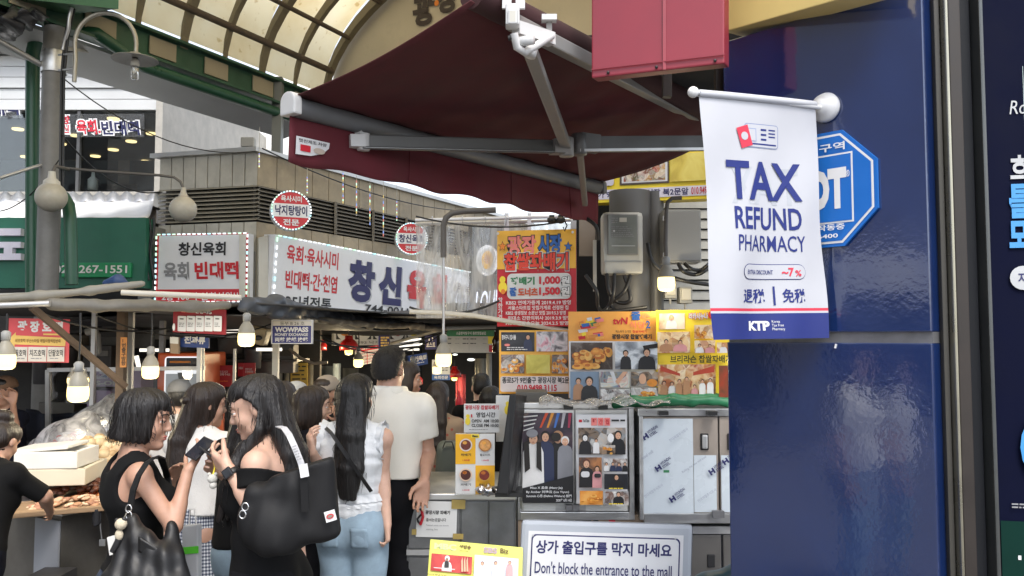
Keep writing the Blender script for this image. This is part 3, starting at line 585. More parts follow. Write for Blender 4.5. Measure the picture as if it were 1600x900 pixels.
for i in range(nt_ * 2 + 1):
    p = arc(T0 + dt * i / 2, .02 if i % 2 == 0 else .05); mb = MB(); w = .11 if i % 2 == 0 else .07
    q = []
    for k, c in enumerate(p): q.append((c - SV * w / 2, c + SV * w / 2, c + SV * w / 2 + V((0, 0, -.14)), c - SV * w / 2 + V((0, 0, -.14))))
    vs = [x for y in q for x in y]; mb.add(vs, [(k * 4 + j, k * 4 + (j + 1) % 4, k * 4 + 4 + (j + 1) % 4, k * 4 + 4 + j) for k in range(len(p) - 1) for j in range(4)], rib); mb.build('rib', rib, r)
for j, w in enumerate((.12, .42, .95, 1.7, 2.7, 3.7, 4.7, 5.7, 6.6)):
    mb = MB(); z = hz(w) - .1; mb.tube([E(T0, w, z), E(T1, w, z)], .032 if j % 2 else .045, 8); mb.build('purlin', purl, r)
mb = MB(); mb.tube([E(-5.5, .25, EZ + .65), E(-3, .9, EZ + .75), E(-.5, 2.2, EZ + .9), E(T1, 3.4, EZ + 1.0)], .008, 5); mb.build('tie_wire', BLACKP, r)
# eave: green beam with web openings, gutter pipe, soffit
r = thing('eave_beam', 'dark green steel eave beam with pale infill plates along the arcade', 'beam', E(-3, 0, EZ))
mb = MB(); mb.bar(E(T0, .02, EZ + .13), E(T1, .02, EZ + .13), .18, .03); mb.build('top_flange', GREENM, r)
mb = MB(); mb.bar(E(T0, .02, EZ - .17), E(T1, .02, EZ - .17), .18, .03); mb.build('bottom_flange', GREENM, r)
mb = MB(); mb.bar(E(T0, 0, EZ - .02), E(T1, 0, EZ - .02), .02, .27); mb.build('web', GREENM, r); tan_ = mat('tan_infill', (.33, .29, .21), .6, dirt=.3)
for i in range(13):
    t = T0 + .3 + i * .78; mb = MB(); mb.bar(E(t, .028, EZ - .01), E(t + .36, .028, EZ - .01), .016, .2); mb.build('infill_plate', tan_, r)
mb = MB(); sof = mat('grey_soffit', (.52, .53, .53), .6, var=.08, dirt=.2); mb.hexa([E(T0, -.75, EZ - .34), E(T1, -.75, EZ - .34), E(T1, -.10, EZ - .22), E(T0, -.10, EZ - .22)] + [E(T0, -.75, EZ - .30), E(T1, -.75, EZ - .30), E(T1, -.10, EZ - .18), E(T0, -.10, EZ - .18)]); tag(mb.build('eave_soffit', sof), 'long pale grey soffit below the green eave beam', 'soffit')
CX = at(78, 300, 8.0); CR = 16.5 / F_PX * 8.0
mb = MB(); g0 = E(T1, .02, EZ - .26); t_in = -2.9; cpt = lambda px, py, d: at(px, py, d)
pp = [at(51, 470, 8.25), at(51, 120, 8.25), at(51, 85, 8.25), at(55, 66, 8.25), at(64, 54, 8.25), at(80, 47, 8.3), at(110, 48, 8.3), at(150, 52, 8.35)]
pp += [E(t, .03, EZ - .28) for t in (-2.3, -2.0, -1, 0, .7)]; mb.tube(pp, .066, 14); tag(mb.build('drain_pipe', mat('green_pipe', (.015, .085, .045), .35, var=.15, dirt=.2)), 'thick green drain pipe bending from the eave down beside the grey column', 'pipe')
mb = MB(); mb.tube([at(112, 445, 7.9), at(110, 345, 7.9), at(107, 320, 7.9), at(100, 308, 7.92), at(88, 303, 7.95)], .058, 12); tag(mb.build('drain_pipe', MATS['green_pipe']), 'short green pipe elbowing into the grey column at lamp height', 'pipe')
r = thing('arcade_column', 'round grey steel column of the arcade carrying a curved pipe lamp', 'column', (CX.x, CX.y, 0)); mb = MB(); mb.lathe([(CR, 0), (CR, EZ - .2)], (CX.x, CX.y, 0), seg=28); mb.build('shaft', mat('grey_column_paint', (.21, .205, .195), .55, var=.12, dirt=.4, dscale=2), r)
mb = MB(); mb.lathe([(CR + .012, at(0, 115, 8).z), (CR + .014, at(0, 114, 8).z), (CR + .014, at(0, 82, 8).z), (CR + .012, at(0, 81, 8).z)], (CX.x, CX.y, 0), seg=28); mb.build('clamp_band', STEEL, r)
mb = MB(); mb.hexa([at(20, 0, 7.6) + V((0, 0, .02)), at(185, 14, 7.6), at(185, 14, 8.6), at(40, 30, 8.6)] + [q + V((0, 0, .25)) for q in (at(20, 0, 7.6), at(185, 14, 7.6), at(185, 14, 8.6), at(40, 30, 8.6))]); mb.build('capital_plate', mat('light_green_steel', (.06, .17, .08), .45, var=.2, dirt=.3), r)
for k, (x0, x1) in enumerate(((101, 100), (106, 104))):
    mb = MB(); mb.tube([at(x0 + 12, 5, 7.8), at(x0 + 4, 40, 7.8), at(x0, 60, 7.8), at(x1 - 4, 120, 7.82), at(x1 - 5, 200, 7.83), at(x1 - 6, 300, 7.83)], .012, 6); tag(mb.build('cable', BLACKP), ['black cable running down the column side, touching it', 'black cable running down the column, nearer the lamp pipe'][k], 'cable')
mb = MB(); mb.tube([at(112, 12, 7.75), at(108, 30, 7.75), at(107, 45, 7.75), at(101, 64, 7.8), at(98, 78, 7.8)], .018, 8); tag(mb.build('conduit', ALU), 'bent silver conduit at the top of the grey column', 'conduit')
# curved pipe lamp on the column
r = thing('pipe_lamp', 'curved steel pipe lamp with a wide flat shade clamped to the grey column', 'lamp', at(116, 128, 7.7)); dl = 7.7
pp = [at(116, 128, dl), at(118, 92, dl)] + [at(165 - 48 * math.cos(a), 68 - 48 * math.sin(a), dl) for a in [PI * i / 14 for i in range(15)]] + [at(212, 85, dl)]
mb = MB(); mb.tube(pp, .020, 10); mb.build('pipe', mat('lamp_pipe', (.40, .38, .33), .4, metal=.5, dirt=.3), r)
mb = MB(); c = at(211, 92, dl); mb.lathe([(.02, .06), (.05, .055), (.07, .03), (.205, -.005), (.208, -.012), (.2, -.012), (.06, .012), (.03, .01)], c, seg=28); mb.build('shade', mat('lamp_shade_grey', (.33, .32, .30), .5, dirt=.4), r)
mb = MB(); mb.lathe([(.02, .0), (.036, -.02), (.04, -.06), (.03, -.07)], c, seg=16, m=IVORY); mb.lathe([(.03, -.07), (.034, -.09), (.034, -.19), (.02, -.2), (.001, -.2)], c, seg=16, m=clear_mat('lamp_tube_glass', (.9, .88, .8), gloss=.1, haze=.25)); mb.build('bulb', IVORY, r)
for y in (86, 110):
    mb = MB(); mb.tube([at(92, y, 7.86), at(118, y - 3, dl)], .012, 8); mb.build('bracket', ALU, r)
# two frosted globe lamps
globe = mat('frosted_globe', (.45, .42, .35), .4, var=.2, vscale=3, dirt=.45, dirtcol=(.2, .17, .12), sss=.1); iron = mat('dark_lamp_arm', (.12, .11, .10), .6, dirt=.3)
r = thing('globe_lamp', 'dusty round globe lamp fixed low on the grey column', 'lamp', at(80, 332, 7.6), 'globe lamps'); c = at(80, 308, 7.6); R_ = 23.5 / F_PX * 7.6
mb = MB(); mb.ell(c, R_, globe, seg=28, rings=18); mb.build('globe', globe, r); mb = MB(); mb.lathe([(.03, R_ + .10), (.035, R_ + .04), (.07, R_ + .01), (.075, R_ - .03)], c, seg=18); mb.build('cap', IVORY, r); mb = MB(); mb.tube([c + V((0, 0, R_ + .08)), c + V((0, .05, R_ + .16)), c + V((0, .28, R_ + .18))], .016, 8); mb.build('arm', iron, r)
r = thing('globe_lamp', 'dusty round globe lamp hanging from a long arm by the louvres', 'lamp', at(286, 348, 7.8), 'globe lamps'); c = at(286, 327, 7.8); R_ = 21 / F_PX * 7.8
mb = MB(); mb.ell(c, R_, globe, seg=28, rings=18); mb.build('globe', globe, r); mb = MB(); mb.lathe([(.02, R_ + .08), (.028, R_ + .03), (.045, R_ + .0), (.05, R_ - .02)], c, seg=18); mb.build('cap', globe, r)
mb = MB(); mb.tube([at(93, 262, 7.9), at(160, 268, 7.85), at(250, 274, 7.8), at(272, 277, 7.8), at(282, 284, 7.8), c + V((0, 0, R_ + .07))], .013, 8); mb.build('arm', iron, r)
mb = MB(); mb.tube([at(0, 278, 7.6), at(50, 262, 7.8), at(64, 258, 7.9)], .016, 8); tag(mb.build('lamp_arm', ALU), 'thin metal arm reaching left from the grey column', 'bracket')
# bracing and dark tarpaulin at the top left
for k, (a, b, r_) in enumerate(((at(-30, 48, 7.4), at(64, 101, 7.95), .03), (at(-20, 60, 8.6), at(62, 68, 8.3), .018), (at(100, 75, 8.2), at(195, 88, 9.3), .02), (at(95, 84, 8.4), at(230, 68, 9.4), .018))):
    mb = MB(); mb.tube([a, b], r_, 8); tag(mb.build('brace', [ALU, ALU, IVORY, STEELD][k]), ['thick pale brace rising left from the column clamp', 'thin brace behind the thick pale brace', 'cream strut running from the column to the eave', 'grey strut crossing the cream strut under the eave'][k], 'brace')
tarp = mat('black_tarpaulin', (.03, .03, .034), .35, var=.3, bump=.25, bscale=9)
mb = MB(); mb.grid(lambda u, v: at(-40 + 105 * u, (8 + 14 * u) * (1 - v) + (62 - 28 * u - 10 * math.sin(u * 9)) * v, 7.7 - .3 * math.sin(v * 3.1)) + V((0, .12 * math.sin(u * 25 + v * 8), .02 * math.sin(u * 40))), 40, 14); tag(mb.build('tarpaulin', tarp, solid=.01), 'black tarpaulin bunched up beside the column top', 'tarpaulin')
# gable sign board closing the arcade
gm = mat('cream_gable_board', (.62, .55, .42), .6, var=.1, dirt=.25); r = thing('gable_board', 'cream arched board with dark characters closing the arcade gable', 'sign', E(T1 + .1, SPAN, EZ))
pts = [p + SV * .1 for p in arc(T1, -.02, n=30)]; mb = MB(); mb.prism(pts + [E(T1 + .1, 2 * SPAN, EZ), E(T1 + .1, 0, EZ)], SV * .06); mb.build('board', gm, r)
gf = Frame(E(T1 + .09, 0, EZ + 3), E(T1 + .09, 2 * SPAN, EZ + 3), E(T1 + .09, 0, EZ)); gf.n = -SV
class G_(Sign):
    def __init__(s): s.f = gf; s.n = .004; s.L = {}; s.root = r
s = G_(); BRN = mat('dark_brown_letter', (.05, .035, .03), .6)
s.text(BRN, '광', (645, -4, 680, 37), bold=.05); s.text(BRN, '장', (682, -22, 716, 17), bold=.05); s.disc(ORANGE, (679, 1, 686, 9)); s.done()
# ------------------------------------------------------------------ maroon folding-arm awning
AW = V((.612, .79, 0)).normalized(); K = .64; atk = lambda px, py, d: at(px, py, d * K); AB = atk(455, 157, 5.0); AB.z = 2.696; CB = V((-.181, 2.69, 2.888)); LA = 2.27
def bar_p(t, dz=0, dp=0): return AB + AW * t + V((0, 0, dz)) + V((AW.y, -AW.x, 0)) * dp
def cas_p(t, dz=0, dp=0): return CB + AW * t + V((0, 0, dz)) + V((AW.y, -AW.x, 0)) * dp
r = thing('folding_arm_awning', 'dark maroon canvas awning on grey folding arms over the snack stall', 'awning', bar_p(1.7, -.4))
mb = MB(); mb.grid(lambda u, v: bar_p(u * LA, .032).lerp(cas_p(.07 + u * (LA - .07), .04), v) + V((0, 0, -.032 * math.sin(PI * v) + .004 * math.sin(u * 60 + v * 3))), 60, 14); mb.build('canopy', MAROON, r, solid=.004)
def val(u, v):
    p = bar_p(u * LA, -.032 - v * (.186 + .008 * math.sin(u * 38))); return p + V((-AW.y, AW.x, 0)) * (.008 + .013 * v * math.sin(u * 21) + .0065 * v * math.sin(u * 47 + 1))
valm = mat('valance_canvas', (.11, .012, .02), .8, var=.15, vscale=3, bump=.1, bscale=400, dirt=.2, dirtcol=(.05, .01, .014))
mb = MB(); mb.grid(val, 80, 6); mb.build('valance', valm, r, solid=.003)
for u in (.29, .62, .86):
    mb = MB(); q = [val(u, v / 5) + V((AW.y, -AW.x, 0)) * .004 for v in range(6)]; mb.tube(q, .0032, 5); mb.build('seam', valm, r)
q0 = val(.02, .45); f = Frame(val(.015, .40) + NV * .006, val(.085, .40) + NV * .006, val(.015, .72) + NV * .006); f.n = V((AW.y, -AW.x, 0)); 
barm = mat('awning_bar_grey', (.16, .165, .175), .5, metal=.2, var=.1, dirt=.3); capm = mat('awning_cap_white', (.62, .62, .62), .45, dirt=.15); arm_m = mat('awning_arm_grey', (.27, .26, .25), .5, metal=.3, var=.2, dirt=.45, bump=.03); armd = mat('awning_arm_dark', (.10, .10, .10), .45, metal=.4, dirt=.3)
mb = MB(); mb.tube([bar_p(0.02), bar_p(LA)], .040, 18); mb.build('front_bar', barm, r)
cp_ = MB(); pts = []
for i in range(13): a = PI * i / 12; pts.append((.045 * math.cos(a), .013 + .042 * math.sin(a)))
pts = [(.045, -.038)] + pts + [(-.045, -.038)]; P_ = V((AW.y, -AW.x, 0)); cp_.prism([bar_p(-.02) + P_ * x + V((0, 0, z)) for x, z in pts], AW * .04); cp_.build('end_cap', capm, r, bevel=.008)
cp_ = MB(); cp_.prism([bar_p(LA - .02) + P_ * x + V((0, 0, z)) for x, z in pts], AW * .04); cp_.build('end_cap', barm, r, bevel=.008)
sh = atk(828, 78, 4.5); el = atk(885, 230, 6.0); wr = atk(568, 222, 5.42)
mb = MB(); mb.bar(sh, el, .048, .036, arm_m); mb.build('upper_arm', arm_m, r, bevel=.006)
mb = MB(); mb.bar(el, wr, .038, .06, armd); a2 = (wr - el).normalized(); mb.bar(el + V((0, -.026, -.029)), wr + V((0, -.026, -.029)), .013, .013, ALU); mb.build('forearm', armd, r, bevel=.006)
for p, sc in ((el, .64), (wr, .51)):
    mb = MB(); mb.lathe([(0, -.07 * sc), (.05 * sc, -.07 * sc), (.055 * sc, -.06 * sc), (.055 * sc, .06 * sc), (.05 * sc, .07 * sc), (0, .07 * sc)], p, seg=18); mb.bar(p, p + (wr - el).normalized() * (.12 * sc), .07, .1 * sc); mb.build('elbow_joint', arm_m if sc == .64 else capm, r)
mb = MB(); mb.bar(wr + V((-.02, 0, 0)), bar_p(.365, -.02), .032, .045); mb.build('arm_clamp', capm, r)
el2 = atk(905, 226, 6.1); sh2 = atk(1115, 224, 6.5); wr2 = atk(914, 318, 7.45)
mb = MB(); mb.bar(el2, sh2, .05, .07, armd); mb.bar(el2 + V((0, -.032, -.035)), sh2 + V((0, -.032, -.035)), .013, .013, ALU); mb.build('upper_arm', armd, r)
mb = MB(); mb.bar(el2, wr2, .032, .038, arm_m); mb.build('forearm', arm_m, r, bevel=.008)
mb = MB(); mb.lathe([(0, -.05), (.035, -.05), (.038, -.045), (.038, .045), (.035, .05), (0, .05)], el2, seg=18); mb.bar(el2 + V((0, 0, .013)), el2 + (sh2 - el2).normalized() * .10, .058, .083); mb.build('elbow_joint', mat('joint_dark', (.13, .13, .13), .45, metal=.4, dirt=.3), r)
mb = MB(); mb.tube([cas_p(.09, .077, -.013), cas_p(LA, .077, -.013)], .055, 18); mb.build('roller', mat('roller_canvas', (.045, .012, .014), .85, dirt=.3), r)
sq0, sq1 = atk(800, 34, 4.42), atk(1095, 186, 6.75); mb = MB(); mb.bar(sq0, sq1, .045, .054); mb.build('torsion_bar', arm_m, r, bevel=.006)
mb = MB(); mb.bar(atk(975, 112, 5.6), atk(1100, 182, 6.6), .02, .02); mb.build('edge_strip', capm, r)
mb = MB(); mb.box(atk(801, 26, 4.36), (.048, .058, .074), capm); q = atk(801, 26, 4.31); mb.box(q, (.032, .008, .05), IVORY); mb.build('bracket_box', capm, r, bevel=.006)
for dx in (-9, 12):
    mb = MB(); mb.bar(atk(801 + dx, 14, 4.38), atk(801 + dx, -30, 4.38), .013, .032); mb.build('hanger_strap', capm, r)
mb = MB(); mb.bar(atk(806, 44, 4.4), atk(862, 62, 4.6), .038, .045, capm); mb.bar(atk(858, 26, 4.62), atk(858, 64, 4.62), .02, .02, arm_m, up=(0, 1, 0)); mb.box(atk(858, 29, 4.6), (.054, .038, .02), capm); mb.build('bar_clamp', capm, r)
mb = MB(); mb.tube([atk(803, 52, 4.34), atk(808, 74, 4.36), atk(820, 82, 4.4), atk(840, 70, 4.44), atk(862, 56, 4.55)], .014, 8); mb.lathe([(0, -.032), (.017, -.032), (.017, .032), (0, .032)], atk(820, 64, 4.36), (1, -.5, 0), 14); mb.lathe([(0, -.02), (.022, -.02), (.022, .02), (0, .02)], atk(830, 80, 4.45), (.3, .2, 1), 14); mb.build('shoulder_joint', capm, r)
mb = MB(); mb.tube([atk(794, 60, 4.35), atk(800, 58, 4.35)], .01, 8); mb.build('bolt', BLACKP, r)
pf = Frame(val(.012, .42), val(.085, .42), val(.012, .80)); pf.n = -P_ if (-P_).dot(CAM - pf.tl) > 0 else P_
mb = MB(); o_ = [(0, 0), (1, .02), (.98, .35), (.8, .7), (.45, .95), (0, 1)]; mb.add([pf.p(a, b, .012) for a, b in o_], [tuple(range(6))], VINYL); mb.build('patch', VINYL, r)
class L_(Sign):
    def __init__(s, f, root, n=.002): s.f = f; s.n = n; s.L = {}; s.root = root
s = L_(pf, r, .0125); s.text(INK, '멋진제조 차양', (.08, .1, .9, .3), px=False); s.rect(REDP, (.12, .42, .42, .78), px=False); s.disc(mat('beige_print', (.5, .42, .35), .6), (.5, .45, .85, .78), px=False); s.done()
# ------------------------------------------------------------------ red vinyl fascia box and yellow sign board
vin = mat('red_vinyl', (.24, .020, .036), .42, var=.12, vscale=2, dirt=.18, dirtcol=(.2, .03, .05), bump=.03, bscale=20)
r = thing('vinyl_fascia', 'glossy red vinyl fascia box with a yellow board beside it', 'fascia', at(1030, 110, 3.0)); tl, tr, bl, br = at(924, -160, 3.02), at(1132, -160, 2.86), at(924, 122, 3.02), at(1132, 99, 2.86); bk = V((.03, .05, 0))
mb = MB(); mb.hexa([bl, br, br + bk, bl + bk, tl, tr, tr + bk, tl + bk], vin); mb.build('vinyl_cover', vin, r, bevel=.006)
mb = MB(); mb.bar(bl.lerp(br, .0) + V((0, -.006, .03)), bl.lerp(br, 1) + V((0, -.006, .03)), .004, .004); mb.build('hem', mat('red_vinyl_hem', (.22, .02, .035), .5), r)
for t in (.13, .5, .93):
    mb = MB(); mb.ell(bl.lerp(br, t) + V((0, -.006, .012)), .006, INK, seg=8, rings=5); mb.build('rivet', ALU, r)
mb = MB(); a, b = bl.lerp(br, .56), tl.lerp(tr, .56); mb.bar(a + V((0, -.004, 0)), b + V((0, -.004, 0)), .012, .004, vin, up=(0, 1, 0)); mb.build('seam', vin, r)
for x in (1042, 1124):
    mb = MB(); mb.bar(at(x, 95, 3.25), at(x, 152, 3.25), .034, .034, up=(0, 1, 0)); tag(mb.build('steel_post', mat('dark_post', (.03, .025, .025), .6, dirt=.2)), ['dark post stub under the middle of the red fascia box', 'dark post stub under the right end of the red fascia box'][x > 1100], 'post')
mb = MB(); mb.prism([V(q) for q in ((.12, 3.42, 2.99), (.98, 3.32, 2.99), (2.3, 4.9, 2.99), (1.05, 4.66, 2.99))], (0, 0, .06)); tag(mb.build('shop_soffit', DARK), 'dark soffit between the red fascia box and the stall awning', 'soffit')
yb = mat('yellow_board', '#e8cf86', .45, var=.06, dirt=.12); mb = MB(); a, b, c_, d_ = at(1131, 50, 3.14), at(1360, -15, 2.55), at(1131, -200, 3.14), at(1360, -300, 2.55); o = V((.5, .3, 0)) * .2
mb.hexa([a, b, b + o, a + o, c_, d_, d_ + o, c_ + o]); tag(mb.build('sign_board', yb, bevel=.004), 'plain yellow sign board above the blue wall', 'board')
# ------------------------------------------------------------------ blue panelled shop wall
BW0, BW1 = at(1136, 525, 3.15), at(1456, 525, 2.60); bu = (BW1 - BW0); bl_ = bu.length; bu.normalize(); bn = V((bu.y, -bu.x, 0)); bn = bn if bn.dot(CAM - BW0) > 0 else -bn
blue = bpy.data.materials.new('glossy_blue_panel'); blue.use_nodes = True; nt = blue.node_tree; L = nt.links.new; b_ = nt.nodes['Principled BSDF']; tc = nn(nt, 'ShaderNodeTexCoord')
n1 = nn(nt, 'ShaderNodeTexNoise'); n1.inputs['Scale'].default_value = 3; n1.inputs['Detail'].default_value = 8; L(tc.outputs['Object'], n1.inputs['Vector']); rp = ramp(nt, [(.3, (.003, .016, .080)), (.7, (.006, .024, .110))]); L(n1.outputs[0], rp.inputs[0]); L(rp.outputs[0], b_.inputs['Base Color'])
n2 = nn(nt, 'ShaderNodeTexNoise'); n2.inputs['Scale'].default_value = 55; n2.inputs['Detail'].default_value = 2; L(tc.outputs['Object'], n2.inputs['Vector']); n3 = nn(nt, 'ShaderNodeTexNoise'); n3.inputs['Scale'].default_value = 7; L(tc.outputs['Object'], n3.inputs['Vector'])
ad = nn(nt, 'ShaderNodeMath', operation='MULTIPLY_ADD'); L(n3.outputs[0], ad.inputs[0]); ad.inputs[1].default_value = 3.0; L(n2.outputs[0], ad.inputs[2]); bp = nn(nt, 'ShaderNodeBump'); bp.inputs['Strength'].default_value = .07; bp.inputs['Distance'].default_value = .004; L(ad.outputs[0], bp.inputs['Height']); L(bp.outputs[0], b_.inputs['Normal'])
rr = ramp(nt, [(.3, .08), (.75, .2)]); L(n1.outputs[0], rr.inputs[0]); L(rr.outputs[0], b_.inputs['Roughness']); b_.inputs['Specular IOR Level'].default_value = 1.0; b_.inputs['Coat Weight'].default_value = .9; b_.inputs['Coat IOR'].default_value = 1.65; b_.inputs['Coat Roughness'].default_value = .04; L(bp.outputs[0], b_.inputs['Coat Normal'])
blued = mat('blue_panel_return', (.010, .028, .095), .15, var=.1, coat=.5, rvar=.05)
r = thing('blue_wall', 'glossy dark blue panelled shop wall with a steel joint at eye level', 'wall', (BW0.x, BW0.y, 0)); zt0, zj = at(1136, 66, 3.15).z, at(1136, 527, 3.15).z
def bw(t, z, n=0): p = BW0 + bu * (t * bl_) + bn * n; return V((p.x, p.y, z))
def wallbox(t0, t1, z0, z1, n0, n1, m): 
    q = MB(); q.hexa([bw(t0, z0, n0), bw(t1, z0, n0), bw(t1, z0, n1), bw(t0, z0, n1), bw(t0, z1, n0), bw(t1, z1, n0), bw(t1, z1, n1), bw(t0, z1, n1)], m); return q
wallbox(0, 1, .02, zj - .018, -.30, 0, blue).build('lower_panel', blue, r, bevel=.004); wallbox(0, 1, zj + .018, zt0, -.30, 0, blue).build('upper_panel', blue, r, bevel=.004)
wallbox(.002, .998, zj - .018, zj + .018, -.3, -.012, STEELD).build('joint_strip', mat('grimy_joint', (.16, .155, .14), .55, metal=.4, var=.4, vscale=12, dirt=.5), r)
ret = (bu * .55 - bn * .85).normalized(); e0 = bw(1, 0, -.001)
def retbox(p, d, ln, z0, z1, th, m, name, parent=r):
    o = V((d.y, -d.x, 0)); o = o if o.dot(CAM - p) < 0 else -o; q = MB(); pts = [p, p + d * ln, p + d * ln + o * th, p + o * th]; q.hexa([V((k.x, k.y, z0)) for k in pts] + [V((k.x, k.y, z1)) for k in pts], m); return q.build(name, m, parent, bevel=.003)
# the return and pillars are placed on one line running right from the wall's corner
g0 = at(1458, 525, 2.61); g1 = at(1700, 525, 2.52)
def gl(px): 
    t = (px - 1458) / (1700 - 1458); return g0.lerp(g1, t)
def strip(x0, x1, z0, z1, depth, m, name, n0=0, parent=r, bevel=.003):
    a, b = gl(x0), gl(x1); q = MB(); pts = [a + V((0, n0, 0)), b + V((0, n0, 0)), b + V((0, depth, 0)), a + V((0, depth, 0))]; q.hexa([V((k.x, k.y, z0)) for k in pts] + [V((k.x, k.y, z1)) for k in pts], m); return q.build(name, m, parent, bevel=bevel)
strip(1459.5, 1479, .02, zj - .018, .4, blued, 'return_panel', .05); strip(1459.5, 1479, zj + .018, 3.6, .4, blued, 'return_panel', .05)
strip(1460, 1479, zj - .018, zj + .018, .3, STEELD, 'return_joint', .062)
r = thing('shop_entrance', 'dark shop entrance frame with a shiny steel edge beside the blue wall', 'frame', gl(1510)); brn = mat('dark_brown_frame', (.022, .016, .013), .5, var=.3)
strip(1480, 1489, .0, 3.7, .35, mat('dark_side_strip', (.07, .065, .055), .5, metal=.3, dirt=.3), 'side_strip', .02, r); shin = mat('polished_steel_edge', (.36, .34, .27), .3, metal=.9, var=.1); strip(1490, 1495.5, .0, 3.7, .3, shin, 'steel_edge', -.01, r, .006)
strip(1497.5, 1506, .0, 3.7, .4, DARK, 'shadow_gap', .06, r); strip(1506, 1526, .0, 3.7, .4, brn, 'brown_jamb', .03, r); dgl = mat('dark_tinted_panel', (.012, .013, .016), .5, spec=.2); strip(1526, 1546, .0, 3.7, .4, dgl, 'tinted_panel', .045, r); strip(1548, 1555, .0, 3.7, .3, mat('dull_steel_edge', (.10, .105, .105), .4, metal=.7, dirt=.3), 'steel_edge', .0, r, .005)
wf = Frame(V((gl(1556.5).x, gl(1556.5).y + .02, 3.6)), V((gl(1760).x, gl(1760).y + .02, 3.6)), V((gl(1556.5).x, gl(1556.5).y + .02, 0)))
nv2 = mat('poster_navy', (.0022, .0035, .017), .7, var=.1, spec=.08); s = Sign('window_poster', 'dark navy shop window poster with white and light blue letters', 'poster', wf, nv2, t=.05, bname='sheet')
LB = mat('poster_light_blue', '#3f8cc9', .4); PW = mat('poster_dim_white', (.45, .46, .47), .4); s.text(PW, 'Rogaine', (1575, 158, 1655, 182), bold=.0, shear=.15); s.text(PW, '흐르', (1577, 243, 1640, 278), bold=.03); s.text(LB, '틀림', (1575, 287, 1640, 340), bold=.05); s.text(LB, '모발', (1575, 342, 1640, 392), bold=.05)
s.rect(PW, (1576, 416, 1700, 452), rnd=.5); s.text(NAVY, '지금', (1589, 426, 1620, 443), bold=.02); s.lines(GREYT, (1579, 785, 1640, 797), 2); s.rect(mat('poster_pale_edge', (.55, .68, .62), .4), (1596, 105, 1604, 345)); s.disc(LB, (1590, 640, 1690, 760)); s.rect(mat('poster_teal', (.003, .024, .018), .7, spec=.1), (1561, 812, 1800, 1100)); s.rect(VINYL, (1588, 866, 1593, 873)); s.done()
# ------------------------------------------------------------------ security octagon on the blue wall
bf = Frame(bw(0, 3.0, .012), bw(1, 3.0, .012), bw(0, .5, .012)); OB = mat('octagon_blue', '#1665b8', .35, var=.05); 
def octa(cx, cy, rv):                                    # centre in pixels, half height in pixels -> outline on the wall
    a, b = bf.uv(cx, cy); rr = rv / F_PX * 2.86; return [(a + rr / math.cos(PI / 8) * math.cos(PI / 8 + PI / 4 * i) / bf.W, b + rr / math.cos(PI / 8) * math.sin(PI / 8 + PI / 4 * i) / bf.H) for i in range(8)]
r = thing('security_sign', 'blue octagonal security sign with white letters, half behind the hanging banner', 'sign', bf.px(1283, 390)); s = L_(bf, r, .002); c = (1282, 298)
mb = MB(); mb.prism([bf.p(a, b, -.010) for a, b in octa(*c, 90)], bf.n * .0115); mb.build('plate', OB, r)
s.poly(VINYL, octa(*c, 85), 'outline', False); s.poly(OB, octa(*c, 81.5), 'outline', False)
a, b = bf.uv(*c); sq = 54 / F_PX * 2.86; s.rect(VINYL, (a - sq / bf.W, b - sq / bf.H, a + sq / bf.W, b + sq / bf.H), px=False); q = sq - .006; s.rect(OB, (a - q / bf.W, b - q / bf.H, a + q / bf.W, b + q / bf.H), px=False)
s.text(VINYL, 'ADT', (a - .98 * q / bf.W, b - .62 * q / bf.H, a + .86 * q / bf.W, b + .62 * q / bf.H), px=False, bold=.06); s.text(VINYL, '®', (a + .86 * q / bf.W, b - .5 * q / bf.H, a + .97 * q / bf.W, b - .3 * q / bf.H), px=False)
s.text(VINYL, '경비구역', (a - .8 * sq / bf.W, b - 1.32 * sq / bf.H, a + .8 * sq / bf.W, b - 1.08 * sq / bf.H), px=False, bold=.02); s.text(VINYL, 'CCTV 작동중', (a - .95 * sq / bf.W, b + 1.02 * sq / bf.H, a + .75 * sq / bf.W, b + 1.2 * sq / bf.H), px=False, bold=.02); s.text(VINYL, '1588-6400', (a - .75 * sq / bf.W, b + 1.30 * sq / bf.H, a + .55 * sq / bf.W, b + 1.42 * sq / bf.H), px=False, bold=.02); s.done()
# ------------------------------------------------------------------ hanging cloth banner on a wall pole
pb, pe = at(1284, 168, 2.81), at(1084, 144, 2.645); clo = bpy.data.materials.new('banner_cloth')
BAN = mat('white_banner_cloth', (.46, .47, .51), .8, var=.03, bump=.05, bscale=500); BNV = mat('banner_navy', '#1c2a70', .75, var=.06, bump=.05, bscale=500); BRD = mat('banner_red', '#c8344a', .75, bump=.05, bscale=500); bpy.data.materials.remove(clo)
r = thing('hanging_banner', 'white cloth banner with navy and red lettering hanging from a wall pole', 'banner', (pe + pb) / 2 - V((0, 0, 1)))
mb = MB(); mb.lathe([(0, 0), (.05, 0), (.052, .01), (.045, .026), (.028, .034), (.024, .05), (0, .052)], bw(.505, pb.z, .001), bn, 26); r2 = thing('pole_mount', 'white suction mount holding the banner pole on the blue wall', 'mount', bw(.505, pb.z - .05)); 
mb.v = [v3(V(p) + (bf.px(1289, 168) - bw(.505, pb.z, .012))) for p in mb.v]; mb.build('suction_disc', VINYL, r2)
mb = MB(); mb.tube([pe, pb, pb + (pb - pe).normalized() * .03], .008, 10); mb.build('pole', VINYL, r); mb = MB(); mb.ell(pe + V((-.002, 0, 0)), .0185, VINYL); mb.build('ball_end', VINYL, r)
ba, bb_ = at(1094, 146, 2.653), at(1273, 163, 2.80); HB = ba.z - at(1112, 531, 2.69).z; dv = (bb_ - ba); hu = V((dv.x, dv.y, 0)); sk = at(1112, 531, 2.69) - V((ba.x, ba.y, ba.z - HB)); sk.z = 0
bnn = V((hu.y, -hu.x, 0)).normalized()
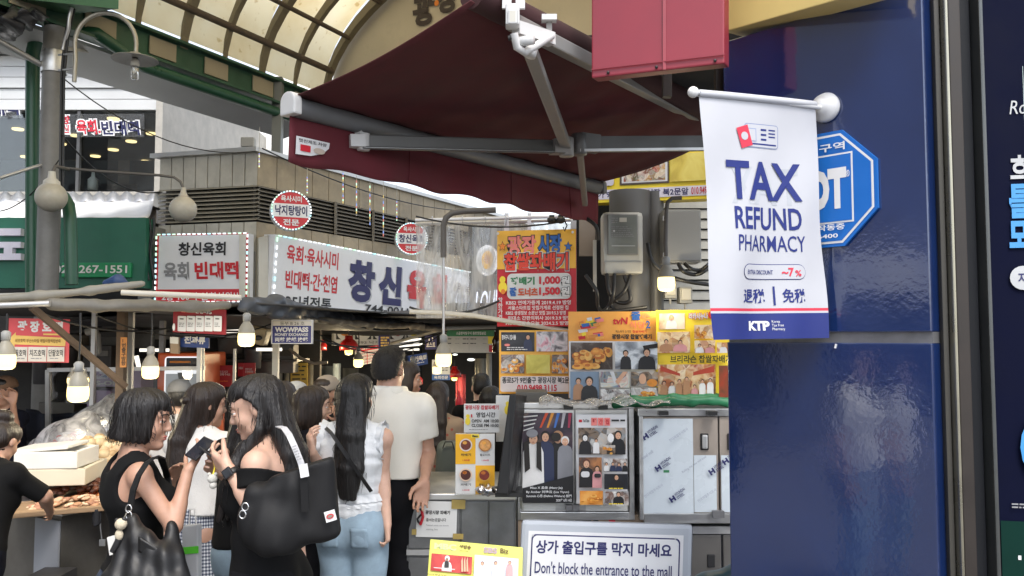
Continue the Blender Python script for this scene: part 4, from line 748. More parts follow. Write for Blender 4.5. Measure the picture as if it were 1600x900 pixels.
def ban(u, v, n=0):
    p = ba + dv * u + V((0, 0, -HB * v)) + sk * v + hu * (.0 * v); w = .016 * math.sin(u * 6.0 + v * 2.2) * v + .010 * math.sin(u * 13 + v * 5 + 1) * v + .006 * math.sin(v * 11 + u * 4) * (.3 + abs(u - .5)) - .012 * math.sin(PI * u) * v
    e = .006 * math.sin(v * 9 + 1) * (1 if u > .5 else -1) * abs(u - .5) * 2
    return p + bnn * (w + n) + hu.normalized() * e
mb = MB(); 
for j0, j1, m in ((0, .872, BAN), (.872, .884, BRD), (.884, .893, BAN), (.893, 1, BNV)): mb.grid(lambda u, v: ban(u, j0 + (j1 - j0) * v), 40, max(2, int(60 * (j1 - j0))), m)
mb.build('cloth', BAN, r); mb = MB(); mb.tube([ban(i / 20, .0) for i in range(21)], .0125, 10); mb.build('pole_sleeve', BAN, r)
GHO = mat('show_through_grey', (.40, .42, .46), .8)
def btext(t, x0, y0, x1, y1, m, bold=.02, n=.0016, part=None):
    global _bl
    g, fs, asp = text_geo(t, bold); pts = []
    for x, y in g:
        u, v = x0 + (x1 - x0) * x, y1 - (y1 - y0) * y; pts.append(ban(u, v, n))
    _bl.add(pts, fs, m)
def brect(x0, y0, x1, y1, m, n=.0014, rnd=0):
    pts = []; W_, H_ = hu.length, HB; q = rnd * min((x1 - x0) * W_, (y1 - y0) * H_)
    if q:
        for cx, cy, st in ((x1 - q / W_, y0 + q / H_, -90), (x1 - q / W_, y1 - q / H_, 0), (x0 + q / W_, y1 - q / H_, 90), (x0 + q / W_, y0 + q / H_, 180)):
            pass
        k = 40; e = []
        for i in range(k + 1):
            u = x0 + (x1 - x0) * (.5 - .5 * math.cos(PI * i / k)); dx = max(0, q - min(u - x0, x1 - u) * W_); c = (q - math.sqrt(max(0, q * q - dx * dx))) / H_; e.append((u, y0 + c, y1 - c))
        for (u, a, b), (w, c, d) in zip(e[:-1], e[1:]):
            _bl.quad(ban(u, b, n), ban(w, d, n), ban(w, c, n), ban(u, a, n), m)
    else:
        k = 10
        for i in range(k):
            a, b = x0 + (x1 - x0) * i / k, x0 + (x1 - x0) * (i + 1) / k; _bl.quad(ban(a, y1, n), ban(b, y1, n), ban(b, y0, n), ban(a, y0, n), m)
_bl = MB()
for ch, x0, x1 in (('X', .22, .42), ('A', .42, .64), ('T', .66, .82)): btext(ch, x0, .285, x1, .44, GHO, .02, .0006)
btext('TAX', .185, .262, .845, .422, BNV, .022, .003); btext('REFUND', .235, .452, .83, .545, BNV, .018); btext('PHARMACY', .26, .568, .85, .635, BNV, .004)
brect(.31, .687, .835, .752, BNV, .0014, .5); brect(.314, .690, .831, .749, BAN, .0026, .5); btext('EXTRA DISCOUNT', .35, .712, .58, .73, BNV, .01, .0042); btext('~7', .645, .702, .735, .738, BRD, .03, .0042); btext('%', .745, .712, .795, .738, BRD, .02, .0042)
btext('退税', .315, .79, .515, .85, BNV, .02); btext('|', .575, .78, .59, .86, BNV, .0); btext('免税', .64, .79, .82, .85, BNV, .02); btext('KTP', .37, .925, .535, .965, VINYL, .05); btext('Korea\nTax Free\nPharmacy', .55, .922, .64, .968, VINYL, .0)
brect(.36, .105, .66, .205, mat('id_card_grey', (.22, .26, .40), .7), .0012, .15); brect(.367, .109, .653, .201, BAN, .002, .12); brect(.385, .125, .46, .18, mat('id_card_edge', (.25, .30, .45), .7), .0026); brect(.392, .129, .453, .176, BAN, .003)
for k in range(3): brect(.50, .125 + .02 * k, .55, .133 + .02 * k, BNV, .0026); brect(.57, .125 + .014 * k, .63, .131 + .014 * k, BNV, .0026)
brect(.38, .186, .64, .192, BNV, .0026)
g_ = [(.29, .13), (.385, .112), (.425, .195), (.33, .212)]; _bl.add([ban(u, v, .0034) for u, v in g_], [(3, 2, 1, 0)], BRD)
_bl.add([ban(.357 + .03 * math.cos(t), .16 + .017 * math.sin(t), .0042) for t in [2 * PI * i / 14 for i in range(14)]], [tuple(range(14))], BAN); _bl.build('lettering', BNV, r)
mb = MB(); mb.tube([bw(.58, at(1363, 538, 2.7).z, .002), bw(.575, at(1363, 545, 2.7).z, .003)], .004, 5); tag(mb.build('tape_scrap', VINYL), 'tiny scrap of white tape stuck on the blue wall', 'tape')

# ------------------------------------------------------------------ back wall with meter, boxes and cables
WY = 5.6; wl = mat('wall_siding', (.34, .34, .32), .7, var=.12, dirt=.5, dscale=2); r = thing('siding_wall', 'grimy grey horizontal siding wall behind the electricity meter', 'wall', (1.1, WY, 0))
xa, xb = at(900, 500, WY).x, at(1250, 500, WY).x; mb = MB(); mb.box(((xa + xb) / 2, WY + .15, 1.75), (xb - xa, .2, 3.5), DARK); mb.build('backing', mat('dark_backing_wall', (.05, .05, .05), .85, dirt=.4), r)  # backing wall drawn almost black
for i in range(12):
    z = at(1000, 500 - i * 16, WY).z; mb = MB(); xx = at(1010, 500, WY).x; mb.hexa([V((xx, WY + .03, z)), V((xb, WY + .03, z)), V((xb, WY + .05, z)), V((xx, WY + .05, z)), V((xx, WY + .045, z + .06)), V((xb, WY + .045, z + .06)), V((xb, WY + .05, z + .06)), V((xx, WY + .05, z + .06))]); mb.build('siding_board', wl, r)
mb = MB(); mb.tube([at(984, 500, 5.2), at(984, 300, 5.2)], .13, 20); tag(mb.build('duct', mat('dark_grey_duct', (.09, .09, .092), .5, dirt=.4)), 'fat dark grey duct behind the electricity meter', 'duct')
mb = MB(); mb.tube([at(1024, 520, 5.2), at(1024, 300, 5.2)], .052, 14); tag(mb.build('duct', MATS['dark_grey_duct']), 'thinner dark pipe between meter and metal box', 'pipe')
r = thing('electricity_meter', 'grey plastic electricity meter with a dark window', 'meter', at(975, 428, 5.0)); f = pframe(942, 331, 1005, 428, 5.0); mp_ = mat('meter_plastic', (.44, .44, .42), .4, dirt=.12)
mb = MB(); fbox(f, 0, 0, 1, 1, -.16, 0, mb); mb.build('case', mp_, r, bevel=.025); mb = MB(); fbox(f, .1, .04, .86, .70, -.01, .012, mb); mb.build('bezel', mat('meter_bezel', (.20, .20, .20), .4), r, bevel=.006)
mb = MB(); fbox(f, .13, .06, .83, .67, .0, .0145, mb); mb.build('window', mat('meter_window', (.20, .215, .205), .12, var=.2), r); mb = MB(); fbox(f, .03, .80, .97, .995, -.02, .012, mb); mb.build('terminal_cover', mp_, r, bevel=.012)
s = L_(f, r, .016); s.rect(IVORY, (.40, .10, .58, .17), px=False); s.lines(GREYT, (.2, .1, .36, .2), 3, px=False); s.lines(GREYT, (.2, .24, .75, .42), 6, px=False); s.disc(VINYL, (.24, .3, .29, .33), px=False); s.rect(ALU, (.2, .55, .78, .56), px=False); s.done()
r = thing('junction_box', 'grey metal electrical box with a door and hinges', 'electrical box', at(1070, 412, 5.0)); f = pframe(1037, 327, 1095, 410, 5.0); jb = mat('grey_box_paint', (.34, .34, .33), .5, dirt=.25)
mb = MB(); fbox(f, 0, 0, 1, 1, -.16, 0, mb); mb.build('case', jb, r, bevel=.006); mb = MB(); fbox(f, .04, .03, .97, .97, -.005, .012, mb); mb.build('door', jb, r, bevel=.004)
for b in (.13, .82):
    mb = MB(); fbox(f, -.04, b, .03, b + .09, -.02, .018, mb); mb.build('hinge', ALU, r)
r = thing('vent_hood', 'slim ivory cable trunking strip left of the meter', 'trunking', at(930, 460, 5.1)); mb = MB(); f = pframe(927, 375, 932, 455, 5.1); fbox(f, 0, 0, 1, 1, -.03, 0, mb); mb.build('cover', IVORY, r); r.name = 'cable_trunking'
for k, (x0, x1, y0, y1) in enumerate(((1039, 1058, 440, 466), (1062, 1082, 448, 474))):
    r = thing('socket_box', ['small ivory socket box behind the lit bulb', 'small ivory socket box right of the lit bulb'][k], 'socket', at(x0, y1, 5.05), 'socket boxes on the siding wall'); mb = MB(); f = pframe(x0, y0, x1, y1, 5.05); fbox(f, 0, 0, 1, 1, -.1, 0, mb); mb.build('box', GREYP, r, bevel=.006); mb = MB(); fbox(f, .12, .1, .88, .8, -.01, .01, mb); mb.build('lid', IVORY, r, bevel=.005); mb = MB(); mb.tube([f.p(.5, 1, -.03), f.p(.5, 1.35, -.03)], .008, 6); mb.build('gland', GREYP, r)
cab = [([(948, 428), (952, 455), (965, 472), (985, 468), (975, 430)], 'black cable looping down from the meter to the right'), ([(960, 428), (958, 460), (950, 480), (940, 488)], 'black cable dropping from the meter towards the posters'), ([(985, 430), (975, 455), (955, 475), (968, 490)], 'black cable curling below the meter window'), ([(1060, 412), (1068, 424), (1085, 429), (1100, 424), (1108, 412)], 'thick black cable sagging under the metal box'), ([(1070, 412), (1080, 420), (1095, 422), (1106, 414)], 'second black cable sagging under the metal box'), ([(1012, 380), (1020, 410), (1045, 430), (1075, 440), (1110, 445)], 'black cable running right behind the bulb'), ([(915, 430), (932, 455), (935, 480), (950, 487), (1010, 480)], 'thin black cable running along the poster tops'), ([(905, 335), (930, 352), (935, 375)], 'black cable from the awning end to the trunking')]
for pts, lb in cab:
    d = 5.0; P = [at(x, y, d - .05 - .03 * (i % 2)) for i, (x, y) in enumerate(pts)]; Q = []
    for i in range(len(P) - 1):
        p0, p1, p2, p3 = P[max(i - 1, 0)], P[i], P[i + 1], P[min(i + 2, len(P) - 1)]
        for k in range(6): t = k / 6; Q.append(.5 * ((2 * p1) + (p2 - p0) * t + (2 * p0 - 5 * p1 + 4 * p2 - p3) * t * t + (3 * p1 - p0 - 3 * p2 + p3) * t ** 3))
    Q.append(P[-1]); mb = MB(); mb.tube(Q, .012, 8); tag(mb.build('cable', BLACKP), lb, 'cable', 'cables round the electricity meter')
# long yellow sign above the meter, seen from below
fr = Frame(at(905, 214, 5.45), at(1125, 195, 4.95), at(905, 318, 5.45)); fr.tl.z = fr.tl.z; s = Sign('stall_sign', 'long yellow sign with food photos and an address line above the meter', 'sign', fr, YEL, t=.12, bname='light_box')
LILB = mat('pale_lilac_band', (.66, .64, .74), .45); s.rect(LILB, (.0, .815, 1, .955), px=False); s.text(NAVY, '종로5가 9번출구 광장시장 북2문앞', (.02, .835, .79, .935), px=False, bold=.02); s.text(REDP, '010.9498.3115', (.81, .835, 1.0, .935), px=False, bold=.01); s.rect(mat('frame_brown', (.08, .06, .05), .5), (.31, .38, .66, .76), px=False); s.rect(VINYL, (.325, .40, .65, .735), px=False)
s.rect(photo_mat('photo_snacks', ['#6b5a4d', '#c9a36a', '#d8d4cc', '#a8452f', '#55603f', '#e2dccf'], 18, 30), (.34, .48, .635, .715), 'picture', px=False); s.text(INK, '꽈배기', (.42, .415, .58, .465), px=False); s.rect(photo_mat('photo_yellow_cloth', ['#b49a3c', '#d8c35a', '#e6d87a'], 6), (.67, .36, .98, .75), 'picture', px=False); s.rect(LILB, (.05, .55, .27, .76), px=False, rnd=.2); s.done()
# ------------------------------------------------------------------ posters round the snack stall
FIG = [mat('printed_skin', '#d9a98a', .4), mat('printed_hair', '#1d1716', .4), mat('printed_black', '#1b1b1f', .4), mat('printed_white', '#e6e4e2', .4), mat('printed_navy', '#2a3352', .4), mat('printed_tan', '#b98a66', .4), mat('printed_pink', '#d89a9c', .4), mat('printed_grey', '#8b8c92', .4)]
def people_photo(s, r, n, seed, tops=(2, 3, 4), h=(.7, .9), base=None):
    rg = random.Random(seed); x0, y0, x1, y1 = r
    if base: s.rect(base, r, 'picture')
    w = (x1 - x0) / n
    for i in range(n):
        hh = (y1 - y0) * rg.uniform(*h); a = x0 + w * i + w * rg.uniform(-.05, .1); ww = w * rg.uniform(.85, 1.1); a = max(x0, min(a, x1 - ww)); s.figure((a, y1 - hh, a + ww, y1), FIG[0], FIG[rg.choice(tops)], FIG[1])
def food_photo(s, r, n, seed, cols, base):
    rg = random.Random(seed); x0, y0, x1, y1 = r; s.rect(base, r, 'picture')
    for i in range(n):
        rx = (x1 - x0) * rg.uniform(.07, .16); ry = (y1 - y0) * rg.uniform(.08, .18); cx = rg.uniform(x0 + rx, x1 - rx); cy = rg.uniform(y0 + ry + (y1 - y0) * .12, y1 - ry); s.disc(cols[i % len(cols)], (cx - rx, cy - ry, cx + rx, cy + ry), 'picture', k=12); s.disc(cols[(i + 1) % len(cols)], (cx - rx * .7, cy - ry * .8, cx + rx * .35, cy + ry * .1), 'picture', k=10)
FRY = [mat('printed_fried_%d' % i, c, .35, var=.2, vscale=40) for i, c in enumerate(('#d98a34', '#e8a648', '#b9661f', '#f0b860'))]
PH1 = photo_mat('photo_crowd', ['#3d3a3c', '#8d8a8c', '#d5d2cf', '#6c4a3c', '#b8b0a8', '#f0eeea'], 16, 26); PH2 = photo_mat('photo_kitchen', ['#22201f', '#5b4a3f', '#b59a80', '#8a8f94', '#d9d6d0'], 14, 20); PH3 = photo_mat('photo_sepia_street', ['#8f5a33', '#c98f55', '#e9c998', '#f3e3c2', '#a8462d'], 14, 24); PH4 = photo_mat('photo_dark_room', ['#15161b', '#23262e', '#3b3a42'], 6)
PH5 = photo_mat('photo_banknotes', ['#3f5c7a', '#c9b48a', '#a8c0cf', '#c9563c', '#e3ded0', '#4b4b50'], 12, 16); PH6 = photo_mat('photo_dough', ['#a89b3c', '#c9bd55', '#d9cf78'], 8)
# red and yellow price poster
fr = pframe(777, 361, 900, 510, 5.25, 5.15); s = Sign('price_poster', 'red and yellow price poster with big cartoonish Korean letters under plastic film', 'poster', fr, REDP, t=.012, bname='sheet')
s.rect(mat('poster_amber', '#eeb640', .45), (777, 361, 900, 419)); s.text(mat('print_coral', '#e8837a', .45), '광장', (793, 369, 838, 398), bold=.04, out=INK, ob=.05); s.text(BLUEP, '시장', (841, 367, 878, 396), bold=.04, out=INK, ob=.05); s.text(VINYL, '찹쌀꽈배기', (786, 394, 890, 424), bold=.12); s.text(mat('print_vermilion', '#d8402c', .45), '찹쌀꽈배기', (788, 396, 888, 422), bold=.04, out=INK, ob=.045)
s.rect(mat('print_pale_grey', (.66, .67, .67), .5), (793, 428, 893, 467), rnd=.2); s.text(GREENP, '꽈배기', (798, 433, 836, 445), bold=.05); s.text(REDP, '1,000', (843, 432, 876, 446), bold=.05); s.text(VINYL, '원', (877, 432, 891, 446), bold=.04, out=INK, ob=.06); s.text(BLUEP, '팥', (797, 449, 808, 463), bold=.05); s.text(mat('print_rust', '#c0502c', .5), '도너츠', (810, 450, 841, 463), bold=.05); s.text(REDP, '1,500', (843, 449, 876, 463), bold=.05); s.text(VINYL, '원', (877, 449, 891, 463), bold=.04, out=INK, ob=.06)
s.disc(YEL, (782, 432, 791, 443)); s.disc(YEL, (780, 441, 794, 458)); s.disc(ORANGE, (784, 452, 791, 460))
for k, t in enumerate(('KBS2 연예가중계 2019.4.19 방영', '서울스타트업 맛집가게로 선정된 집', 'KBS2 생생정보 소문난 맛집 2019.5.3 방영', '위대소 간판의위사 2019.3.9 방영', 'MBC 생방송오늘 2024.2.5 방영')): s.text(VINYL, t, (792 + (k % 2) * 3, 470 + k * 8, 893 - (k % 3) * 4, 476 + k * 8), bold=.02)
s.text(VINYL, '착\n한\n가\n격', (780, 465, 787, 500), bold=.02)
for x, c in ((782, ORANGE), (884, BLUEP)): s.poly(INK, [(x + 5 + 7.5 * math.cos(-PI / 2 + PI * i / 5) * (1 if i % 2 == 0 else .45), 386 + 8.5 * math.sin(-PI / 2 + PI * i / 5) * (1 if i % 2 == 0 else .45)) for i in range(10)]); s.poly(c, [(x + 5 + 6 * math.cos(-PI / 2 + PI * i / 5) * (1 if i % 2 == 0 else .45), 386 + 7 * math.sin(-PI / 2 + PI * i / 5) * (1 if i % 2 == 0 else .45)) for i in range(10)])
for x, y in ((780, 366), (896, 364)): s.disc(VINYL, (x - 2, y - 2, x + 2, y + 2))
s.done()
# programme poster at the left
fr = pframe(780, 516, 890, 615, 5.0); s = Sign('photo_poster', 'amber framed poster with TV stills and a phone number', 'poster', fr, mat('poster_amber2', '#f0b54a', .45), t=.02, bname='sheet')
s.rect(PH4, (783, 519, 835, 549), 'picture'); s.figure((818, 522, 832, 549), FIG[0], FIG[4], FIG[1]); s.text(VINYL, '장바구니 집사들', (784, 523, 806, 531), bold=.04); s.disc(PINKP, (788, 537, 797, 541)); s.lines(VINYL, (792, 542, 826, 548), 2)
s.rect(photo_mat('photo_pink_grey', ['#2f2d30', '#7d7a80', '#d6d2d6', '#d79aa8', '#55505a'], 12), (838, 518, 887, 549), 'picture'); s.rect(PH1, (783, 554, 819, 583), 'picture'); food_photo(s, (783, 554, 819, 583), 9, 3, FRY + [FIG[3]], PH1); s.rect(PH6, (822, 554, 859, 583), 'picture'); food_photo(s, (862, 554, 887, 583), 12, 5, FRY, PH2)
s.rect(mat('poster_pale_pink', (.70, .62, .60), .5), (782, 587, 889, 611), rnd=.15); s.text(INK, '종로5가 9번출구 광장시장 북2문', (785, 588, 888, 598), bold=.03); s.text(REDP, '010.9498.3115', (808, 600, 869, 610), bold=.03); s.done()
# orange programme poster
fr = pframe(888, 487, 1026, 622, 4.9, 4.85); s = Sign('photo_poster', 'orange poster with a big photo of fried twisted doughnuts', 'poster', fr, mat('poster_orange_fade', '#eda94e', .45, var=.15, vscale=2), t=.02, bname='sheet')
s.text(REDP, 'tvN', (957, 496, 980, 507), bold=.03, shear=.1); s.text(BLUEP, '줄', (986, 487, 1001, 500), bold=.04); s.text(mat('print_salmon', '#ec8468', .5), '서는', (1002, 488, 1016, 500), bold=.01); s.text(MATS['print_salmon'], '식당', (983, 502, 1008, 513), bold=.01); s.text(BLUEP, '2', (1009, 501, 1016, 513), bold=.03)
s.text(INK, '텍스쳐가 소개한', (962, 516, 986, 520), bold=.01); s.text(REDP, '찹쌀꽈배기', (988, 516, 1010, 520), bold=.02); s.text(INK, '광장시장 찹쌀꽈배기', (956, 522, 1018, 530), bold=.05)
rg = random.Random(4)
for i in range(26): w = rg.uniform(6, 16); x = rg.uniform(900, 940 - w / 2); y = rg.uniform(496, 528); s.poly([VINYL, FRY[1], REDP, GREENP, FRY[0], PINKP, YEL, BLUEP][i % 8], [(x, y), (x + w, y - 2), (x + w + 1, y + 3), (x + 2, y + 5)])
s.rect(VINYL, (889, 533, 1026, 622)); food_photo(s, (892, 535, 957, 577), 30, 9, FRY, photo_mat('photo_dark_tray', ['#2a1d18', '#4a3a33', '#8d8580'], 8)); s.rect(photo_mat('photo_bright_stall', ['#c9d4de', '#e8ecef', '#9aa0a8', '#5b5b60'], 9), (960, 534, 1025, 576), 'picture'); s.figure((968, 546, 985, 576), FIG[0], FIG[2], FIG[1]); s.figure((995, 543, 1022, 576), FIG[0], FIG[2], FIG[1]); s.poly(FIG[1], [(1002, 540), (1025, 536), (1025, 543), (1004, 545)], 'picture')
s.rect(mat('photo_blue_grey', '#7f93a8', .4), (892, 579, 936, 622), 'picture'); s.figure((896, 588, 913, 622), FIG[0], FIG[5], FIG[1]); s.figure((908, 586, 934, 622), FIG[0], FIG[2], FIG[1]); s.rect(PH5, (938, 579, 982, 603), 'picture'); s.poly(VINYL, [(952, 579), (958, 579), (963, 594), (959, 598)], 'picture'); s.poly(FIG[0], [(972, 579), (979, 579), (965, 598), (960, 594)], 'picture'); s.rect(PH1, (938, 605, 982, 622), 'picture'); s.rect(PH2, (984, 579, 1025, 601), 'picture'); s.disc(FRY[0], (1008, 590, 1024, 602), 'picture'); s.disc(FIG[0], (996, 582, 1007, 598), 'picture'); food_photo(s, (984, 603, 1025, 622), 8, 6, FRY, PH1); s.done()
# yellow poster
fr = Frame(at(1025, 485, 4.8), at(1200, 482, 4.72), at(1025, 622, 4.8)); s = Sign('photo_poster', 'bright yellow poster with faded sepia photos, partly behind the blue wall', 'poster', fr, YEL, t=.012, bname='sheet')
s.rect(photo_mat('photo_pale_portrait', ['#c9a078', '#e3cdb4', '#efe0cf'], 8), (1030, 490, 1070, 514), 'picture'); s.figure((1040, 492, 1058, 514), FIG[0], FIG[3], FIG[5]); s.text(VINYL, '리카시누나', (1076, 489, 1106, 499), bold=.05, out=REDP, ob=.05); s.disc(mat('print_scarlet', '#e04030', .5), (1106, 486, 1116, 498)); s.rect(PH3, (1027, 519, 1078, 551), 'picture'); people_photo(s, (1030, 520, 1075, 549), 2, 4, (5, 6, 3), (.6, .85)); food_photo(s, (1084, 508, 1116, 529), 8, 8, FRY, PH3); s.rect(PH3, (1084, 532, 1116, 551), 'picture'); people_photo(s, (1085, 533, 1115, 551), 2, 9, (3, 6)); s.rect(PH3, (1118, 535, 1140, 551), 'picture'); s.figure((1122, 536, 1134, 551), FIG[0], FIG[3], FIG[5])
s.text(mat('print_olive', '#4a4a1e', .5), '브리라슨 찹쌀꽈배기', (1046, 555, 1140, 566), bold=.03); s.rect(PH3, (1027, 569, 1116, 622), 'picture'); people_photo(s, (1030, 585, 1112, 622), 7, 12, (3, 5, 6, 3), (.6, .95)); s.poly(mat('print_brick', '#b3442e', .5), [(1030, 570), (1060, 582), (1060, 586), (1030, 578)]); s.poly(MATS['print_brick'], [(1112, 570), (1080, 580), (1080, 585), (1112, 580)]); s.rect(photo_mat('photo_brown_shop', ['#4a2a1e', '#7a4a35', '#a8452f'], 7), (1119, 570, 1160, 622), 'picture'); s.done()
# ------------------------------------------------------------------ stainless display cabinets
def cabinet(name, label, x0, x1, y0, y1, d, dep=.45):
    r = thing(name, label, 'cabinet', at((x0 + x1) / 2, y1, d)); f = pframe(x0, y0, x1, y1, d); return r, f
r, f = cabinet('steel_cabinet', 'left stainless steel cabinet with two posters on its doors', 806, 990, 630, 812, 4.55)
mb = MB(); fbox(f, 0, .03, 1, 1, -.5, -.03, mb); mb.build('body', STEEL, r); mb = MB()
for a0, b0, a1, b1 in ((-.005, -.005, 1.005, .045), (0, .045, .035, 1), (.955, .045, 1, 1), (.035, .93, .955, 1.0)): q = MB(); fbox(f, a0, b0, a1, b1, -.04, .012, q); q.build('frame_rail', STEEL, r, bevel=.004)
for a0, a1 in ((.045, .495), (.503, .95)): q = MB(); fbox(f, a0, .055, a1, .925, -.03, .0, q); q.build('door', STEEL, r, bevel=.003)
s = L_(f, r, .003); s.rect(PAPER, (818, 785, 868, 798), 'film'); s.rect(PAPER, (915, 785, 980, 798), 'film')
s.rect(photo_mat('photo_night_market', ['#16161c', '#2c2a38', '#4b3a4a', '#6d5a52', '#2f4a63'], 5, 0), (816, 645, 895, 783), 'poster'); 
for k in range(5): s.poly(mat('printed_streak_%d' % k, ['#d8502c', '#e89a3c', '#4a7ac9', '#c9c4c9', '#b83a5a'][k], .4), [(852 + k * 9, 645), (857 + k * 9, 645), (846 + k * 11, 668), (843 + k * 11, 668)], 'poster')
for k in range(4): s.poly(FIG[3], [(818, 650 + k * 7), (840 - k * 2, 648 + k * 6), (840 - k * 2, 650 + k * 6), (818, 652 + k * 7)], 'poster')
s.figure((855, 672, 888, 770), FIG[0], FIG[2], FIG[5], 'poster'); s.figure((838, 672, 866, 770), FIG[0], FIG[4], FIG[1], 'poster'); s.figure((870, 680, 895, 780), FIG[0], FIG[7], FIG[3], 'poster'); s.figure((816, 672, 850, 765), FIG[0], FIG[3], FIG[1], 'poster'); s.disc(FIG[7], (822, 669, 840, 682), 'poster'); s.disc(FIG[1], (860, 674, 876, 688), 'poster'); s.poly(FIG[1], [(818, 690), (826, 686), (828, 730), (820, 736)], 'poster'); s.poly(FIG[1], [(838, 688), (845, 690), (846, 735), (838, 728)], 'poster'); s.poly(FIG[2], [(816, 760), (895, 740), (895, 783), (816, 783)], 'poster')
for k, t in enumerate(('Miao X 孟佳 (Meng Jia)', 'By Amber 刘逸云 (Liu Yiyun)', 'Sungmin 心恩 (Defeno Wishere) 部門', '2020年 6月 14日')): s.text(VINYL, t, (828 - (k in (1, 2)) * 6 + (k == 3) * 40, 757 + k * 6.3, 878 + (k == 2) * 14 + (k == 1) * 10 + (k == 3) * 14, 762 + k * 6.3), bold=.02)
s.rect(VINYL, (899, 646, 978, 783), 'poster'); s.rect(REDP, (903, 654, 908, 658), 'poster'); s.text(INK, 'YouTube', (909, 653, 919, 658), bold=.02)
for i, t in enumerate('또간집'): s.rect(PINKP, (922 + i * 10, 651, 931 + i * 10, 663), 'poster'); s.text(REDP, t, (924 + i * 10, 653, 929.5 + i * 10, 661), bold=.03)
s.lines(INK, (953, 653, 974, 659), 1); s.rect(PH2, (902, 666, 975, 707), 'poster'); s.figure((903, 675, 922, 707), FIG[3], FIG[2], FIG[1], 'poster'); s.figure((952, 670, 974, 707), FIG[0], FIG[2], FIG[1], 'poster'); s.figure((924, 682, 934, 705), FIG[0], FIG[3], FIG[1], 'poster'); s.disc(FIG[3], (946, 674, 956, 688), 'poster'); food_photo(s, (938, 692, 958, 706), 6, 2, FRY, PH2)
s.rect(photo_mat('photo_street_dusk', ['#7a4a33', '#b57a4c', '#4a3a35', '#d8b48a'], 9), (902, 710, 937, 756), 'poster'); s.figure((902, 712, 925, 756), FIG[0], FIG[2], mat('printed_auburn', '#5a2f22', .4), 'poster'); s.rect(VINYL, (905, 731, 918, 740), 'poster', rnd=.4); s.figure((922, 722, 937, 756), FIG[0], FIG[6], FIG[1], 'poster'); s.rect(INK, (925, 734, 935, 740), 'poster', rnd=.4)
s.rect(PH1, (939, 711, 975, 731), 'poster'); people_photo(s, (939, 712, 975, 730), 4, 3, (2, 4, 3)); s.rect(PH4, (939, 733, 975, 756), 'poster'); s.figure((947, 733, 968, 756), FIG[0], FIG[2], FIG[1], 'poster'); food_photo(s, (902, 758, 937, 779), 7, 3, FRY, photo_mat('photo_glow', ['#8a4a22', '#d98a34', '#e8b060'], 7)); s.rect(PH1, (939, 758, 975, 779), 'poster'); s.figure((951, 758, 968, 777), FIG[0], FIG[2], FIG[1], 'poster')
for y in (752, 775): s.lines(YEL, (945, y, 972, y + 3), 1)
s.done()
for x in (889, 900):
    mb = MB(); mb.box(at(x, 793, 4.52), (.035, .03, .03)); mb.build('latch', STEELD, r)
for x in (888, 942): mb = MB(); mb.box(at(x, 636, 4.50), (.05, .04, .02)); mb.build('corner_clip', BLACKP, r)
r, f = cabinet('steel_cabinet', 'right stainless steel cabinet whose doors still wear printed protective film', 998, 1175, 640, 812, 4.5)
mb = MB(); fbox(f, 0, .03, 1, 1, -.5, -.03, mb); mb.build('body', STEEL, r)
for a0, b0, a1, b1 in ((-.01, -.01, 1.005, .06), (0, .06, .035, 1), (.035, .94, 1, 1.03)): q = MB(); fbox(f, a0, b0, a1, b1, -.04, .012, q); q.build('frame_rail', STEEL, r, bevel=.004)
ddr = mat('bare_steel_door', (.42, .36, .31), .4, metal=.5, var=.12)
for a0, a1 in ((.042, .695), (.71, .99)): q = MB(); fbox(f, a0, .065, a1, .94, -.03, .0, q); q.build('door', ddr, r, bevel=.003)
film = mat('white_blue_film', (.60, .66, .71), .28, var=.08, vscale=2, bump=.05, bscale=9); s = L_(f, r, .003)
s.rect(film, (1003, 654, 1084, 806), 'film'); s.rect(film, (1083.5, 711, 1120, 800), 'film'); s.rect(film, (1126, 711, 1160, 800), 'film')
def hs(x, y, sc=1., w=46):
    P0 = V((x, y, 0)); c, sn = math.cos(R(-34)), math.sin(R(-34))
    def put(t, lx, ly, W_, H_, bold):
        g, fs, asp = text_geo(t, bold); s.step(); pts = []
        for u, v in g: X_, Y_ = lx + u * W_, ly - v * H_; a, b = f.uv(x + X_ * c - Y_ * sn, y + X_ * sn + Y_ * c); pts.append(f.p(a, b, s.n))
        s.mb('lettering').add(pts, fs, NAVY)
    put('H', 0, 5, 9, 9, .06); put('HYUNDAI', 11, -.5, 18, 4.6, .02); put('STEEL', 11, 5.5, 13, 4.6, .02)
def hs2(x, y, t='현대제철주식회사', W_=34, m=None):
    c, sn = math.cos(R(-34)), math.sin(R(-34)); g, fs, asp = text_geo(t, 0); s.step(); pts = []
    for u, v in g: X_, Y_ = u * W_, -v * 5; a, b = f.uv(x + X_ * c - Y_ * sn, y + X_ * sn + Y_ * c); pts.append(f.p(a, b, s.n))
    s.mb('lettering').add(pts, fs, m or mat('film_grey_text', (.30, .33, .42), .4))
for x, y in ((1004, 684), (1024, 733), (1046, 781), (1107, 738), (1128, 722)): hs(x, y)
for x, y in ((1046, 690), (1007, 777), (1090, 784)): hs2(x, y)
hs2(1066, 739, 'Rolling the new mid steel', 44); hs2(1003, 717, 'steel mill', 20); s.rect(GREENP, (1035, 733, 1044, 737)); s.done()
q = MB(); (a0, b0), (a1, b1) = f.uv(1094, 677), f.uv(1107, 703); fbox(f, a0, b0, a1, b1, 0, .008, q, INK); q.build('handle_plate', INK, r, bevel=.005); q = MB(); (a0, b0), (a1, b1) = f.uv(1096, 679), f.uv(1105, 701); fbox(f, a0, b0, a1, b1, 0, .02, q, ALU); q.build('handle', ALU, r, bevel=.008)
